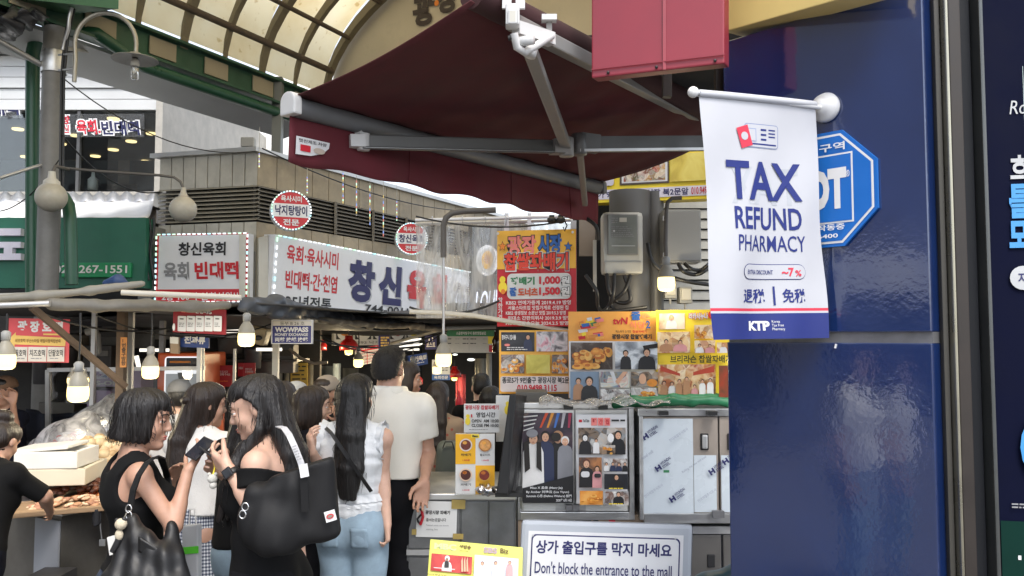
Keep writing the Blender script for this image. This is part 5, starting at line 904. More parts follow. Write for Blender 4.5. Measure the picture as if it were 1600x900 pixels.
q = MB(); (a0, b0), (a1, b1) = f.uv(1136, 677), f.uv(1149, 703); fbox(f, a0, b0, a1, b1, 0, .01, q, INK); q.build('handle', INK, r, bevel=.005)
for x, y in ((1036, 637), (1112, 637)): mb = MB(); mb.box(at(x, y + 8, 4.46), (.05, .05, .02)); mb.build('corner_clip', BLACKP, r)
mb = MB(); mb.box(at(1122, 803, 4.46), (.06, .03, .035)); mb.build('latch', STEELD, r)
# lower steel body, cardboard sheet
r = thing('steel_base_cabinet', 'dark steel base cabinet with small sunk handles under the right cabinet', 'cabinet', at(1090, 900, 4.5)); f = pframe(1000, 822, 1180, 1050, 4.52); f.d = V((0, 0, -f.tl.z)); f.H = f.tl.z; mb = MB(); fbox(f, 0, 0, 1, 1, -.5, -.02, mb); mb.build('body', STEELD, r); q = MB(); fbox(f, 0, 0, 1, .05, -.03, .01, q); q.build('top_rail', STEEL, r)
for a0, a1 in ((.03, .70), (.72, .98)): q = MB(); fbox(f, a0, .06, a1, .9, -.03, .0, q); q.build('door', mat('dull_steel_door', (.20, .19, .18), .4, metal=.6, dirt=.3), r, bevel=.004)
q = MB(); (a0, b0), (a1, b1) = f.uv(1105, 866), f.uv(1117, 886); fbox(f, a0, b0, a1, b1, 0, .006, q); q.build('handle', INK, r, bevel=.004)
cardb = mat('cardboard', (.36, .27, .19), .85, var=.1, dirt=.2); f = pframe(808, 805, 1018, 900, 4.55); f.d = V((0, 0, -f.tl.z)); f.H = f.tl.z; r = thing('cardboard_box', 'long flat brown cardboard box with printed arrows under the cabinets', 'box', f.p(.5, 1)); mb = MB(); fbox(f, 0, 0, 1, 1, -.45, 0, mb); mb.build('carton', cardb, r); s = L_(f, r, .002); s.rect(INK, (888, 805.5, 935, 815)); s.poly(cardb, [(900, 809), (924, 809), (924, 807), (932, 810.5), (924, 814), (924, 812), (900, 812)]); s.rect(cardb, (896.5, 805, 898, 816)); s.rect(REDP, (951, 805.5, 961, 815)); s.done()
# green tarpaulin and clear sheeting on the cabinets, dark box
gt = mat('green_tarpaulin', (.012, .15, .06), .5, var=.2, bump=.2, bscale=14, stretch=(.4, 1, 2.5)); zc = at(1050, 640, 4.5).z
blob('green_tarpaulin', [([cap(at(960 + i * 30, 630 - (i % 2) * 3 - j * 4 + abs(i - 4) * 1.2 - 2, 4.55 + j * .09), at(992 + i * 30, 630 - ((i + 1) % 2) * 3 - j * 4, 4.55 + j * .09), .022) for i in range(8) for j in range(3)], .02, 0, '+')], gt, .008, None, None, (.006, 3, 60, 5, (.3, 1, 2))); tag(bpy.data.objects['green_tarpaulin'], 'folded green tarpaulin lying along the top of the right cabinet', 'tarpaulin')
filmc = clear_mat('crumpled_film', (.95, .96, .96), gloss=.10, rough=.12, haze=.35, bump=.9, bscale=16, crease=2)
rg = random.Random(2); mb = MB(); mb.grid(lambda u, v: at(842 + 205 * u, 632 - 16 * math.sin(PI * v) * (.6 + .5 * math.sin(u * 17) * math.sin(u * 5 + 1)) + 5 * v + 3 * math.sin(u * 31 + v * 9), 4.42 + .32 * v), 60, 14); tag(mb.build('plastic_sheet', filmc), 'crumpled clear plastic sheet lying on top of the cabinets', 'plastic sheet')
mb = MB(); f = pframe(806, 612, 856, 634, 4.7); fbox(f, 0, 0, 1, 1, -.25, 0, mb); tag(mb.build('storage_box', mat('dark_taupe_box', (.11, .10, .085), .6), bevel=.01), 'dark taupe storage box on the left cabinet behind the monitor', 'box')
# "don't block the entrance" sign
f = Frame(at(815, 812, 3.95), at(1083, 820, 3.9), at(806, 985, 3.92)); gb = mat('grey_plastic_board', (.42, .45, .50), .4, var=.08, dirt=.12); s = Sign('entrance_sign', 'grey board with a white bordered sign asking not to block the mall entrance', 'sign', f, gb, t=.03, bevel=.02)
s.rect(VINYL, (826, 829, 1064, 975)); s.n += .001; s.rect(NAVY, (831, 834, 1059, 970), rnd=.06); s.rect(VINYL, (833, 836, 1057, 968), rnd=.06); s.text(NAVY, '상가 출입구를 막지 마세요', (838, 843, 1049, 871), bold=.03); s.text(NAVY, "Don't block the entrance to the mall", (836, 876, 1049, 902), bold=.01)
for x, y in ((833, 836), (1055, 841)): s.disc(ALU, (x - 1.5, y - 1.5, x + 1.5, y + 1.5))
s.done(); q = MB(); q.bar(f.p(.1, 1, -.03), V((f.p(.1, 1).x, f.p(.1, 1).y + .2, .02)), .04, .03, ALU); q.build('leg', ALU, s.root); q = MB(); q.bar(f.p(.9, 1, -.03), V((f.p(.9, 1).x, f.p(.9, 1).y + .2, .02)), .04, .03, ALU); q.build('leg', ALU, s.root)
tealm = mat('teal_tarp', (.015, .055, .075), .4, var=.25, bump=.2, bscale=10); 
blob('teal_tarpaulin', [([cap(at(1075, 930, 3.45), at(1150, 902, 3.45), .05, .06), cap(at(1100, 925, 3.5), at(1170, 905, 3.45), .05), cap(V((at(1110, 930, 3.45).x, 3.45, .06)), at(1110, 930, 3.45), .10, .07)], .05, 0, '+')], tealm, .01, None, None, (.008, 5, 40)); tag(bpy.data.objects['teal_tarpaulin'], 'dark teal tarpaulin bundle at the foot of the blue wall', 'tarpaulin')
mb = MB(); c = at(978, 931, 3.72); mb.lathe([(0, .05), (.06, .045), (.085, .02), (.09, -.02), (.08, -.05), (.075, -.76)], (c.x, c.y, .80 + (c.z - .80)), seg=26); tag(mb.build('blue_barrel', mat('blue_drum', (.05, .10, .30), .35)), 'blue plastic drum whose lid just shows below the entrance sign', 'drum')
# ------------------------------------------------------------------ steel counter with paper, menu stand, screen, TV board
CT = pframe(636, 771, 806, 900, 4.5); CT.tl.z = CT.tl.z; CT.d = V((0, 0, -CT.tl.z)); CT.H = CT.tl.z
r = thing('steel_counter', 'grey steel counter with a taped white notice on its front', 'counter', CT.p(.5, 1)); cnt = mat('counter_steel', (.20, .205, .21), .42, metal=.5, var=.18, dirt=.3, dscale=3, bump=.03)
mb = MB(); fbox(CT, 0, .03, 1, 1, -.7, -.01, mb); mb.build('body', cnt, r); q = MB(); fbox(CT, -.01, 0, 1.01, .035, -.72, .012, q); q.build('worktop', STEEL, r, bevel=.006)
for a0, a1 in ((.02, .485), (.50, .745), (.755, .985)): q = MB(); fbox(CT, a0, .045, a1, .30, -.01, .004, q); q.build('front_panel', cnt, r, bevel=.003)
q = MB(); fbox(CT, 0, .305, 1, .335, -.01, .01, q); q.build('shelf_rail', STEEL, r); q = MB(); fbox(CT, .02, .35, .98, .99, -.01, .002, q); q.build('lower_panel', cnt, r)
q = MB(); fbox(CT, 1.01, .0, 1.02, 1, -.72, 0, q); q.build('side_panel', mat('counter_side_black', (.015, .015, .016), .5), r)
f = Frame(CT.px(652, 782, .012), CT.px(715, 783, .014), CT.px(650, 838, .012)); s = Sign('paper_notice', 'white paper notice taped to the steel counter front', 'notice', f, PAPER, t=.001, bname='sheet'); TAPE = mat('yellowed_tape', (.45, .33, .10), .35, var=.2)
s.text(INK, '광장시장 꽈배기', (665, 797, 703, 804), bold=.03); s.text(INK, '줄서는곳입니다', (666, 809, 697, 815), bold=.01); s.text(GREYT, 'Twisted sweet rice donuts', (666, 819, 701, 822), bold=.0); s.text(GREYT, 'waiting line', (666, 825, 684, 829), bold=.0)
for a in ((706, 780, 727, 795), (657, 778, 669, 787), (708, 833, 724, 842), (644, 826, 651, 835)): s.rect(TAPE, a, 'tape')
s.done()
mb = MB(); pts = [CT.px(657 + 4 * math.sin(i * 1.1), 793 + i * 4, .03) for i in range(7)]; mb.tube(pts, .006, 6, INK); mb.tube([CT.px(660, 795, .03), CT.px(662, 806, .035), CT.px(658, 818, .03)], .008, 6, REDP); tag(mb.build('hanging_strap', INK), 'dark strap with a red tag hanging at the paper notice edge', 'strap')
f = pframe(712, 678, 773, 772, 4.42); s = Sign('menu_stand', 'yellow and white acrylic menu stand with four doughnut pictures on the counter', 'menu', f, PAPER, t=.02, bname='sheet'); AMB = mat('menu_amber', '#f3b61f', .4)
s.rect(AMB, (712, 678, 743, 725)); s.rect(AMB, (743, 727, 773, 772)); s.rect(YEL, (736, 678, 749, 684)); s.text(INK, 'Menu', (738, 679, 747, 683), bold=.04)
for cx, cy, c1, c2 in ((728, 695, '#e9d9cf', '#6d3022'), (758, 695, '#b8793f', '#dca05c'), (728, 741, '#e9c9b0', '#4a1d18'), (757, 741, '#d9a53c', '#7a2a1c')):
    s.disc(mat('plate_' + c1[1:], c1, .4), (cx - 10, cy - 10, cx + 10, cy + 10)); s.disc(mat('cake_' + c2[1:], c2, .4, var=.3, vscale=60), (cx - 8, cy - 8, cx + 8, cy + 8)); s.disc(FRY[1] if cy < 700 else FRY[2], (cx - 5, cy - 6, cx + 2, cy - 1)); s.text(INK, '꽈배기' if cx < 740 else '팥도너츠', (cx - 8, cy + 13, cx + 8, cy + 17), bold=.02); s.text(REDP, '1,000원', (cx - 5, cy + 22, cx + 6, cy + 25), bold=.02)
s.done(); mb = MB(); fbox(f, -.01, .97, 1.01, 1.0, -.08, .03, mb); mb.build('stand_foot', clear_mat('acrylic', gloss=.1), s.root)
f = pframe(725, 631, 780, 676, 4.6); s = Sign('opening_hours_sign', 'white opening hours sign in a clear holder behind the menu stand', 'sign', f, PAPER, t=.01, bname='sheet'); s.text(REDP, '광장시장 찹쌀꽈배기', (727, 633, 779, 640), bold=.03); s.text(INK, '영업시간', (744, 644, 774, 652), bold=.02); s.text(INK, 'OPEN  AM 10:00', (737, 655, 779, 660), bold=.02); s.text(INK, 'CLOSE PM 10:00', (737, 662, 779, 667), bold=.02); s.disc(YEL, (728, 647, 734, 653)); s.disc(YEL, (727, 652, 735, 664)); s.rect(REDP, (736, 647, 738, 652)); s.lines(GREYT, (733, 670, 772, 672), 1); s.done()
mb = MB(); mb.bar(f.p(.5, 1, -.005), f.p(.5, 1.9, -.1), .05, .02); mb.build('holder', clear_mat('acrylic', gloss=.1), s.root)
f = pframe(775, 618, 800, 690, 4.75); s = Sign('paper_notice', 'pale notice with a small yellow figure standing behind the black monitor', 'notice', f, PAPER, t=.01, bname='sheet'); s.disc(YEL, (790, 627, 796, 634)); s.disc(YEL, (788, 633, 797, 648)); s.done()
r = thing('monitor', 'black flat monitor seen edge on, leaning on the counter', 'monitor', at(788, 772, 4.3)); mb = MB(); a, b = at(775, 772, 4.25), at(800, 772, 4.6); u0, u1 = at(796, 616, 4.25), at(812, 618, 4.6); mb.hexa([a, b, b + V((.04, 0, 0)), a + V((.06, -.01, 0)), u0, u1, u1 + V((.04, 0, 0)), u0 + V((.035, -.01, 0))]); mb.build('housing', BLACKP, r, bevel=.006); mb = MB(); mb.bar(at(800, 770, 4.4), at(806, 700, 4.5), .05, .06); mb.build('stand', BLACKP, r); mb = MB(); mb.box(at(795, 771, 4.4) + V((0, 0, .01)), (.14, .2, .02)); mb.build('foot', BLACKP, r)
foil = mat('crumpled_foil', (.75, .75, .76), .18, metal=1, var=.1, bump=.7, bscale=30)
blob('foil_packet', [([ell(at(758, 765, 4.4), (.05, .04, .025)), ell(at(766, 766, 4.38), (.04, .03, .02))], .02, 0, '+')], foil, .004, None, None, (.008, 2, 160)); tag(bpy.data.objects['foil_packet'], 'crumpled silver foil packet on the counter beside the menu stand', 'foil packet')
LIM = mat('lime_board', '#dfe06a', .45, var=.05, dirt=.1); f = Frame(at(672, 842, 3.95), at(817, 855, 3.9), at(663, 960, 3.8)); s = Sign('programme_board', 'lime yellow board with TV stills leaning against the counter', 'board', f, LIM, t=.015, bevel=.006)
LT = mat('pale_lime_letter', '#c9cf9a', .5); LP = mat('mauve_letter', '#b9a0ab', .5); BR = mat('brown_letter', '#6b5418', .5)
s.text(LT, 'MBC', (679, 848, 713, 861), bold=.06); s.text(BR, '생방송', (718, 851, 736, 859), bold=.04); s.lines(BR, (718, 860, 736, 863), 1); s.text(LP, 'SBS', (756, 855, 777, 866), bold=.05); s.text(BR, 'Biz', (782, 857, 795, 866), bold=.03)
s.rect(photo_mat('photo_red_show', ['#7a1f20', '#b02a2c', '#c9443c', '#d9a08a'], 7), (675, 865, 737, 898), 'picture'); s.figure((692, 868, 706, 894), FIG[3], FIG[3], FIG[3]); s.figure((696, 873, 702, 888), FIG[5], FIG[2], FIG[1]); s.rect(VINYL, (679, 889, 712, 891), 'picture')
for k in range(3): s.poly(FIG[0], [(722 + k * 4, 878), (724 + k * 4, 872), (725 + k * 4, 895), (722 + k * 4, 895)], 'picture')
s.rect(photo_mat('photo_news_set', ['#b9bcc4', '#d6d8dd', '#e6e7ea'], 8), (743, 869, 810, 912), 'picture'); 
for x in (750, 771, 793): s.figure((x, 879, x + 9, 906), FIG[0], FIG[[3, 6, 7][x % 3]], MATS['printed_auburn'])
s.text(BR, 'Food·방송맛집', (671, 899, 700, 905), bold=.02); s.done(); f2 = Frame(at(812, 853, 4.02), at(822, 856, 4.0), at(808, 960, 3.9)); mb = MB(); fbox(f2, 0, 0, 1, 1, -.012, 0, mb); tag(mb.build('programme_board', LIM), 'second lime board just showing behind the first one', 'board')
# ------------------------------------------------------------------ lamps
BULBG = emat('bulb_glow', (1, .76, .26), 1.3)
def lamp_light(c, e, col, r):
    l = bpy.data.lights.new('bulb_light', 'POINT'); l.energy = e; l.color = col; l.shadow_soft_size = .05; o = bpy.data.objects.new('bulb_light', l); COL.objects.link(o); o.parent = r; o.location = c - wloc(r)
def bulb(px, py, wpx, d, cord, label, top=None):
    """py = centre of the glowing part"""
    s = wpx / F_PX * d / .10; c = at(px, py, d); r = thing('bulb_lamp', label, 'lamp', c - V((0, 0, .05 * s)), 'bare bulb lamps in the market')
    mb = MB(); mb.lathe([(.047, .028), (.050, .012), (.050, -.022), (.046, -.040), (.034, -.050), (.0, -.052)], seg=20); mb.v = [v3(V(p) * s + c) for p in mb.v]; mb.build('glowing_cup', BULBG, r)
    lamp_light(c - V((0, 0, .075 * s)), 2.4 * min(1, s * s), (1, .86, .6), r)
    mb = MB(); mb.lathe([(.049, .028), (.048, .045), (.036, .072), (.022, .092), (.019, .10)], seg=20); mb.v = [v3(V(p) * s + c) for p in mb.v]; mb.build('housing', mat('bulb_housing', (.30, .28, .23), .5), r)
    mb = MB(); mb.lathe([(.019, .10), (.023, .102), (.024, .14), (.014, .15), (.004, .152)], seg=14); mb.v = [v3(V(p) * s + c) for p in mb.v]; mb.build('socket', GREYP, r)
    if cord:
        mb = MB(); t = c + V((0, 0, .15 * s)); e = at(px, cord, d); e = V((c.x, c.y, e.z)); mb.tube([t, t.lerp(e, .5) + V((.004, 0, 0)), e], .0055, 6); mb.build('cord', BLACKP, r)
    return r
for a in ((8, 562, 30, 4.6, 490, 'lit bulb at the far left edge under the stall canopy'), (122, 612, 31, 4.5, 489, 'lowest lit bulb on a long cord left of the glass case'), (112, 594, 13, 5.6, 0, 'small lit bulb just behind the lowest bulb, on its left'), (132, 594, 13, 5.7, 0, 'small lit bulb just behind the lowest bulb, on its right'), (235, 579, 25, 5.2, 489, 'lit bulb hanging in front of the orange fridge'), (385, 528, 26, 5.2, 486, 'lit bulb right of the red menu board'), (560, 566, 15, 8, 520, 'small lit bulb left of the man in white'), (645, 581, 16, 8, 545, 'small lit bulb right behind the head of the man in white'), (683, 577, 14, 8.5, 540, 'small lit bulb hanging low behind the big one'), (1041, 441, 27, 4.75, 0, 'lit bulb hanging before the metal box on the siding wall')): bulb(*a)
b = bulb(693, 560, 25, 4.9, 0, 'large lit bulb at the end of the long thin pipe in front of the market')
mb = MB(); mb.tube([at(775, 328, 4.9), at(725, 330, 4.9), at(706, 333, 4.9), at(697, 340, 4.9), at(693, 352, 4.9), at(693, 402, 4.9)], .018, 10); mb.build('bent_pipe', iron, b); mb = MB(); mb.tube([at(693, 400, 4.9), at(693, 535, 4.9)], .008, 8); mb.build('drop_pipe', ALU, b)
r = [o for o in COL.objects if o.get('label', '').startswith('lit bulb hanging before the metal box')][0]; mb = MB(); mb.tube([at(1065, 309, 4.75), at(1050, 310, 4.75), at(1043, 316, 4.75), at(1041, 330, 4.75), at(1040, 380, 4.75), at(1041, 415, 4.75)], .012, 8); mb.build('bent_pipe', iron, r)
REDS = mat('red_lamp_enamel', (.36, .012, .012), .3, coat=.3, var=.08); BG2 = emat('pendant_glow', (1, .72, .16), 1.0)
def pendant(px, py, wpx, d, top, label):
    s = wpx / F_PX * d / .30; c = at(px, py, d); r = thing('pendant_lamp', label, 'lamp', c - V((0, 0, .12 * s)), 'red pendant lamps over the stalls')
    mb = MB(); mb.lathe([(.045, .17), (.06, .165), (.065, .11), (.10, .085), (.14, .03), (.15, -.06), (.148, -.06), (.135, .03), (.09, .08), (.05, .10)], seg=24); mb.v = [v3(V(p) * s + c) for p in mb.v]; mb.build('shade', REDS, r)
    lamp_light(c - V((0, 0, .17 * s)), 7, (1, .78, .45), r)
    mb = MB(); mb.lathe([(0, .06), (.05, .05), (.062, -.02), (.062, -.10), (.05, -.13), (0, -.135)], seg=18); mb.v = [v3(V(p) * s + c) for p in mb.v]; mb.build('bulb', BG2, r)
    mb = MB(); e = at(px, top, d); mb.tube([c + V((0, 0, .17 * s)), V((c.x, c.y, e.z))], .007, 6); mb.build('cord', BLACKP, r)
for a in ((496, 541, 30, 8.5, 505, 'red enamel pendant lamp right of the money exchange sign'), (545, 541, 30, 8.6, 508, 'red enamel pendant lamp left of the man in white'), (650, 595, 22, 9.5, 560, 'red enamel pendant lamp half hidden by the head of the man in white'), (710, 585, 22, 9.5, 563, 'red enamel pendant lamp above the woman in the brown dress')): pendant(*a)

# ------------------------------------------------------------------ left stall: counter, goods, canopy
P0 = at(97, 797, 4.8); CTZ = P0.z; cst = mat('dull_counter_steel', (.15, .145, .135), .42, metal=.5, var=.25, vscale=2, dirt=.4, bump=.04)
def sl(t, w, z): return V((P0.x, P0.y, 0)) + SV * t - NV * w + V((0, 0, z))
r = thing('food_counter', 'long dull steel food counter of the left stall running along the street', 'counter', sl(1.7, .6, 0)); mb = MB(); mb.hexa([sl(0, 0, .02), sl(3.6, 0, .02), sl(3.6, 1.2, .02), sl(0, 1.2, .02), sl(0, 0, CTZ - .03), sl(3.6, 0, CTZ - .03), sl(3.6, 1.2, CTZ - .03), sl(0, 1.2, CTZ - .03)]); mb.build('body', cst, r)
mb = MB(); mb.hexa([sl(-.02, -.03, CTZ - .03), sl(3.65, -.03, CTZ - .03), sl(3.65, 1.22, CTZ - .03), sl(-.02, 1.22, CTZ - .03), sl(-.02, -.03, CTZ), sl(3.65, -.03, CTZ), sl(3.65, 1.22, CTZ), sl(-.02, 1.22, CTZ)]); mb.build('worktop', STEEL, r, bevel=.005)
mb = MB(); mb.hexa([sl(-.012, .004, .03), sl(-.012, .22, .03), sl(-.003, .22, .03), sl(-.003, .004, .03), sl(-.012, .004, CTZ - .06), sl(-.012, .22, CTZ - .06), sl(-.003, .22, CTZ - .06), sl(-.003, .004, CTZ - .06)]); mb.build('end_panel', mat('bluish_end_light', (.30, .32, .36), .45, dirt=.2), r)  # bluish light on the counter's end, put into the panel's colour
r = thing('foil_box', 'low box wrapped in crumpled foil behind the bending woman', 'box', at(72, 880, 4.62)); mb = MB(); c = at(72, 900, 4.62); mb.box((c.x, c.y, .25), (.18, .3, .5)); mb.build('box', mat('dark_box', (.04, .04, .045), .5), r); mb = MB(); mb.grid(lambda u, v: V((c.x - .1 + .2 * u, c.y - .155 - .012 * math.sin(v * 30 + u * 8), .51 - .3 * v + .01 * math.sin(u * 20))), 12, 20); mb.build('foil', foil, r)
styro = mat('styrofoam', (.74, .73, .70), .75, var=.03, bump=.08, bscale=150); cream = mat('cream_foam', (.68, .62, .50), .75, var=.04)
def tray(px, py, d, w, l, hgt, rot, m, name, label, cat, lip=.03, grp=None, zadd=0):
    c = at(px, py, d) + V((0, 0, zadd)); r = thing(name, label, cat, c, grp); Rm = Matrix.Rotation(R(rot), 3, 'Z'); mb = MB(); mb.box(c + V((0, 0, .01)), (w, l, .02), m, Rm)
    for sx, sy, a, b in ((1, 0, .03, l), (-1, 0, .03, l), (0, 1, w, .03), (0, -1, w, .03)): mb.box(c + Rm @ V((sx * (w / 2 - .014), sy * (l / 2 - .014), hgt / 2)), (a, b, hgt), m, Rm)
    mb.build('shell', m, r, bevel=.006); return r, c
tray(97, 750, 5.25, .40, .44, .10, 10, cream, 'foam_box', 'open cream foam box under the white foam box on the food counter', 'foam box'); 
r, c = tray(90, 726, 5.2, .36, .34, .10, 6, styro, 'foam_box', 'white foam box with a loose lid stacked on the cream foam box', 'foam box'); 
mb = MB(); mb.box(c + V((-.05, .0, .112)), (.34, .33, .018), None, Matrix.Rotation(R(6), 3, 'Z') @ Matrix.Rotation(R(-4), 3, 'Y')); mb.build('lid', styro, r, bevel=.005)
r, c = tray(112, 797, 4.93, .62, .36, .03, 26, WOOD, 'wooden_tray', 'wooden tray of pale dried fish at the near end of the food counter', 'tray', zadd=.012)
def pile(name, label, cat, px, py, d, n, sx, sy, sz, rad, ms, seed, rot=0, flat=.5, stuff=True):
    rg = random.Random(seed); c = at(px, py, d); mb = MB()
    for i in range(n):
        u, v = rg.uniform(-1, 1), rg.uniform(-1, 1)
        if u * u + v * v > 1: u, v = u * .6, v * .6
        hh = sz * (1 - (u * u + v * v)) * rg.uniform(.6, 1); p = c + Matrix.Rotation(R(rot), 3, 'Z') @ V((u * sx, v * sy, hh)); q = rad * rg.uniform(.7, 1.3); mb.ell(p, (q, q * rg.uniform(.5, .9), q * flat), rg.choice(ms), Matrix.Rotation(rg.uniform(0, 6), 3, 'Z') @ Matrix.Rotation(rg.uniform(-.5, .5), 3, 'X'), 8, 6)
    o = mb.build(name, ms[0]); tag(o, label, cat, kind='stuff' if stuff else None); return o
fish = [mat('dried_fish_%d' % i, c, .6, var=.25, vscale=40) for i, c in enumerate(('#c9a88c', '#b58a6c', '#dcc3a8', '#a87a64'))]; ribs = [mat('dark_meat_%d' % i, c, .45, var=.3, vscale=30) for i, c in enumerate(('#5a3426', '#6e4230', '#45281f'))]; garl = [mat('peeled_garlic_%d' % i, c, .5, var=.12, vscale=30) for i, c in enumerate(('#dcc6a0', '#e6d6b4', '#c9ab82', '#d8b994'))]; shr = [mat('dried_shrimp_%d' % i, c, .5, var=.2, vscale=50) for i, c in enumerate(('#c9623a', '#d88a4c', '#b8482c', '#e0a060'))]; redc = [mat('red_pepper_%d' % i, c, .4) for i, c in enumerate(('#9a1f20', '#b8302c', '#7a1a1a'))]; nuts = [mat('brown_nuts_%d' % i, c, .6, var=.2, vscale=40) for i, c in enumerate(('#8a5a34', '#a87a4c', '#c9a06c', '#6a4428'))]
pile('dried_fish', 'pale dried fish heaped on the wooden tray', 'dried fish', 112, 792, 4.95, 170, .27, .15, .06, .028, fish, 1, 26, .35); pile('dark_meat', 'dark red dried meat strips heaped below the foam boxes', 'dried meat', 112, 766, 5.25, 130, .32, .14, .07, .035, ribs, 2, 10); pile('dried_shrimp', 'orange dried shrimp heaped near the tank top woman', 'dried shrimp', 172, 776, 5.3, 260, .30, .14, .05, .018, shr, 3, 40)
pile('peeled_garlic', 'big heap of pale peeled garlic behind the foam boxes', 'garlic', 158, 742, 5.8, 420, .33, .3, .28, .036, garl, 4, 0, .8); pile('red_peppers', 'dark red dried peppers packed below the clear bags', 'peppers', 108, 708, 6.1, 160, .34, .2, .10, .03, redc, 5); pile('brown_nuts', 'brown nuts heaped to the right of the tank top woman', 'nuts', 275, 760, 5.7, 300, .35, .35, .12, .026, nuts, 6, 0, .7); pile('mixed_snacks', 'mixed orange and brown snacks on the counter by the gingham skirt', 'snacks', 300, 740, 6.0, 240, .4, .3, .10, .028, shr[:2] + nuts + garl[:1], 7)
pile('packaged_sweets', 'small shiny red and white wrapped packets beside the garlic', 'packets', 172, 752, 5.45, 60, .12, .1, .07, .035, [REDP, VINYL, mat('packet_blue', '#9fb6c9', .3), VINYL], 8, 0, .4)
bagm = clear_mat('clear_bag', (.97, .97, .97), gloss=.16, rough=.15, haze=.62, bump=.35, bscale=9, crease=1.0, hazecol=(.95, .95, .96))
for k, (px, py, d, rx, ry, rz, lb) in enumerate(((118, 690, 6.0, .24, .2, .17, 'large clear plastic bag tied on top of the dried goods'), (80, 698, 6.0, .14, .13, .09, 'small clear plastic bag at the left end of the dried goods'), (160, 682, 6.2, .26, .22, .24, 'clear plastic bag full of pale packets behind the garlic'))):
    c = at(px, py, d); blob('plastic_bag', [([ell(c, (rx, ry, rz)), ell(c + V((rx * .3, 0, rz * .8)), (rx * .35, ry * .35, rz * .5)), ell(c + V((-rx * .5, 0, -rz * .2)), (rx * .6, ry * .7, rz * .6))], .05, 0, '+')], bagm, .014, None, None, (.010, k + 3, 22, 5)); 
    o = [o for o in COL.objects if o.name.startswith('plastic_bag')][-1]; tag(o, lb, 'plastic bag', 'plastic bags on the food counter')
    pile('bag_filling', 'pale packets inside the ' + ['large clear bag', 'small clear bag', 'clear bag behind the garlic'][k], 'packets', px, py + 3, d, 60, rx * .7, ry * .7, rz * .6, .03, [VINYL, garl[1], redc[1] if k < 2 else VINYL], 20 + k)
for k, (px, py, d, rot, lb) in enumerate(((250, 702, 6.2, 20, 'slanted wooden board shelf right of the tank top woman'), (262, 722, 6.1, 10, 'lower wooden board shelf holding brown goods'))):
    mb = MB(); mb.box(at(px, py, d), (.34, .4, .03), None, Matrix.Rotation(R(rot), 3, 'Y') @ Matrix.Rotation(R(-15), 3, 'X')); tag(mb.build('wooden_shelf', WOOD, bevel=.004), lb, 'shelf')
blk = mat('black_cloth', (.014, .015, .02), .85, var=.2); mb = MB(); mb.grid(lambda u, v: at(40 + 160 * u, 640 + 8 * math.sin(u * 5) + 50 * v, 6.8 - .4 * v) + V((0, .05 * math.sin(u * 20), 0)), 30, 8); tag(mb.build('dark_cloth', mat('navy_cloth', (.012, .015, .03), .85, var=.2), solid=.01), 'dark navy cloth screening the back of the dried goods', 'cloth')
mb = MB(); c = at(150, 808, 4.78); mb.grid(lambda u, v: at(144 + 14 * u, 795 + 28 * v * (1 - .4 * abs(u - .4)), 4.84) + V((0, .01 * math.sin(u * 9), 0)), 8, 8); tag(mb.build('black_rag', blk, solid=.01), 'black rag hanging over the counter edge beside the tray', 'rag')
r = thing('padlock_chain', 'thin chain with a silver padlock hanging from the food counter', 'padlock', at(160, 856, 4.95)); mb = MB(); mb.tube([at(156, 800, 4.98), at(157, 825, 4.96), at(159, 842, 4.96)], .004, 6); mb.build('chain', ALU, r); mb = MB(); mb.box(at(160, 848, 4.96), (.035, .015, .04)); mb.build('padlock', ALU, r, bevel=.004)
# glass case, fridge, posters behind the counter
GLS = clear_mat('case_glass', (.88, .9, .88), gloss=.05, rough=.02)
r = thing('glass_case', 'aluminium framed glass case behind the dried goods', 'display case', at(190, 680, 6.6)); 
for x0, y0, x1, y1 in ((75, 578, 320, 575), (75, 672, 320, 672), (75, 578, 75, 672), (146, 578, 146, 672), (192, 578, 192, 672), (316, 540, 316, 672)): q = MB(); q.bar(at(x0, y0, 6.6), at(x1, y1, 6.6), .03, .03, up=(0, 1, 0)); q.build('rail', ALU, r)
q = MB(); q.quad(at(75, 672, 6.61), at(316, 672, 6.61), at(316, 576, 6.61), at(75, 578, 6.61)); q.build('pane', GLS, r)
for k, (px, py, w, hh, c, lb) in enumerate(((165, 640, .20, .34, (.40, .30, .48), 'purple box standing inside the glass case'), (100, 645, .3, .2, (.10, .09, .08), 'dark pot shape inside the glass case at the left'), (135, 620, .22, .1, (.30, .30, .32), 'grey tray inside the glass case'), (212, 600, .2, .25, (.42, .30, .48), 'lilac carton at the right of the glass case'))):
    mb = MB(); c_ = at(px, py, 7.1); mb.box(c_, (w, .25, hh)); tag(mb.build('carton', mat('carton_%d' % k, c, .5, var=.2), bevel=.01), lb, 'box')
f = pframe(148, 577, 192, 604, 7.0); s = Sign('snack_poster', 'small blue and white snack poster inside the glass case', 'poster', f, mat('poster_lilac', (.45, .38, .55), .4), t=.01, bname='sheet'); s.rect(photo_mat('photo_blue_snack', ['#3a5aa0', '#d8d8e6', '#8a6a9a', '#e6dfe2'], 12), (150, 579, 180, 592), 'picture'); s.text(VINYL, 'S-OIL', (150, 595, 188, 602), bold=.04); s.text(NAVY, '15', (184, 585, 191, 595), bold=.04); s.done()
r = thing('orange_fridge', 'orange drinks fridge with a dark top panel and grey glass door', 'fridge', at(290, 690, 7.3)); f = pframe(246, 551, 314, 800, 6.75); f.d = V((0, 0, -f.tl.z + .02)); f.H = f.d.length; OR = mat('fridge_orange', (.75, .13, .035), .35, var=.08)
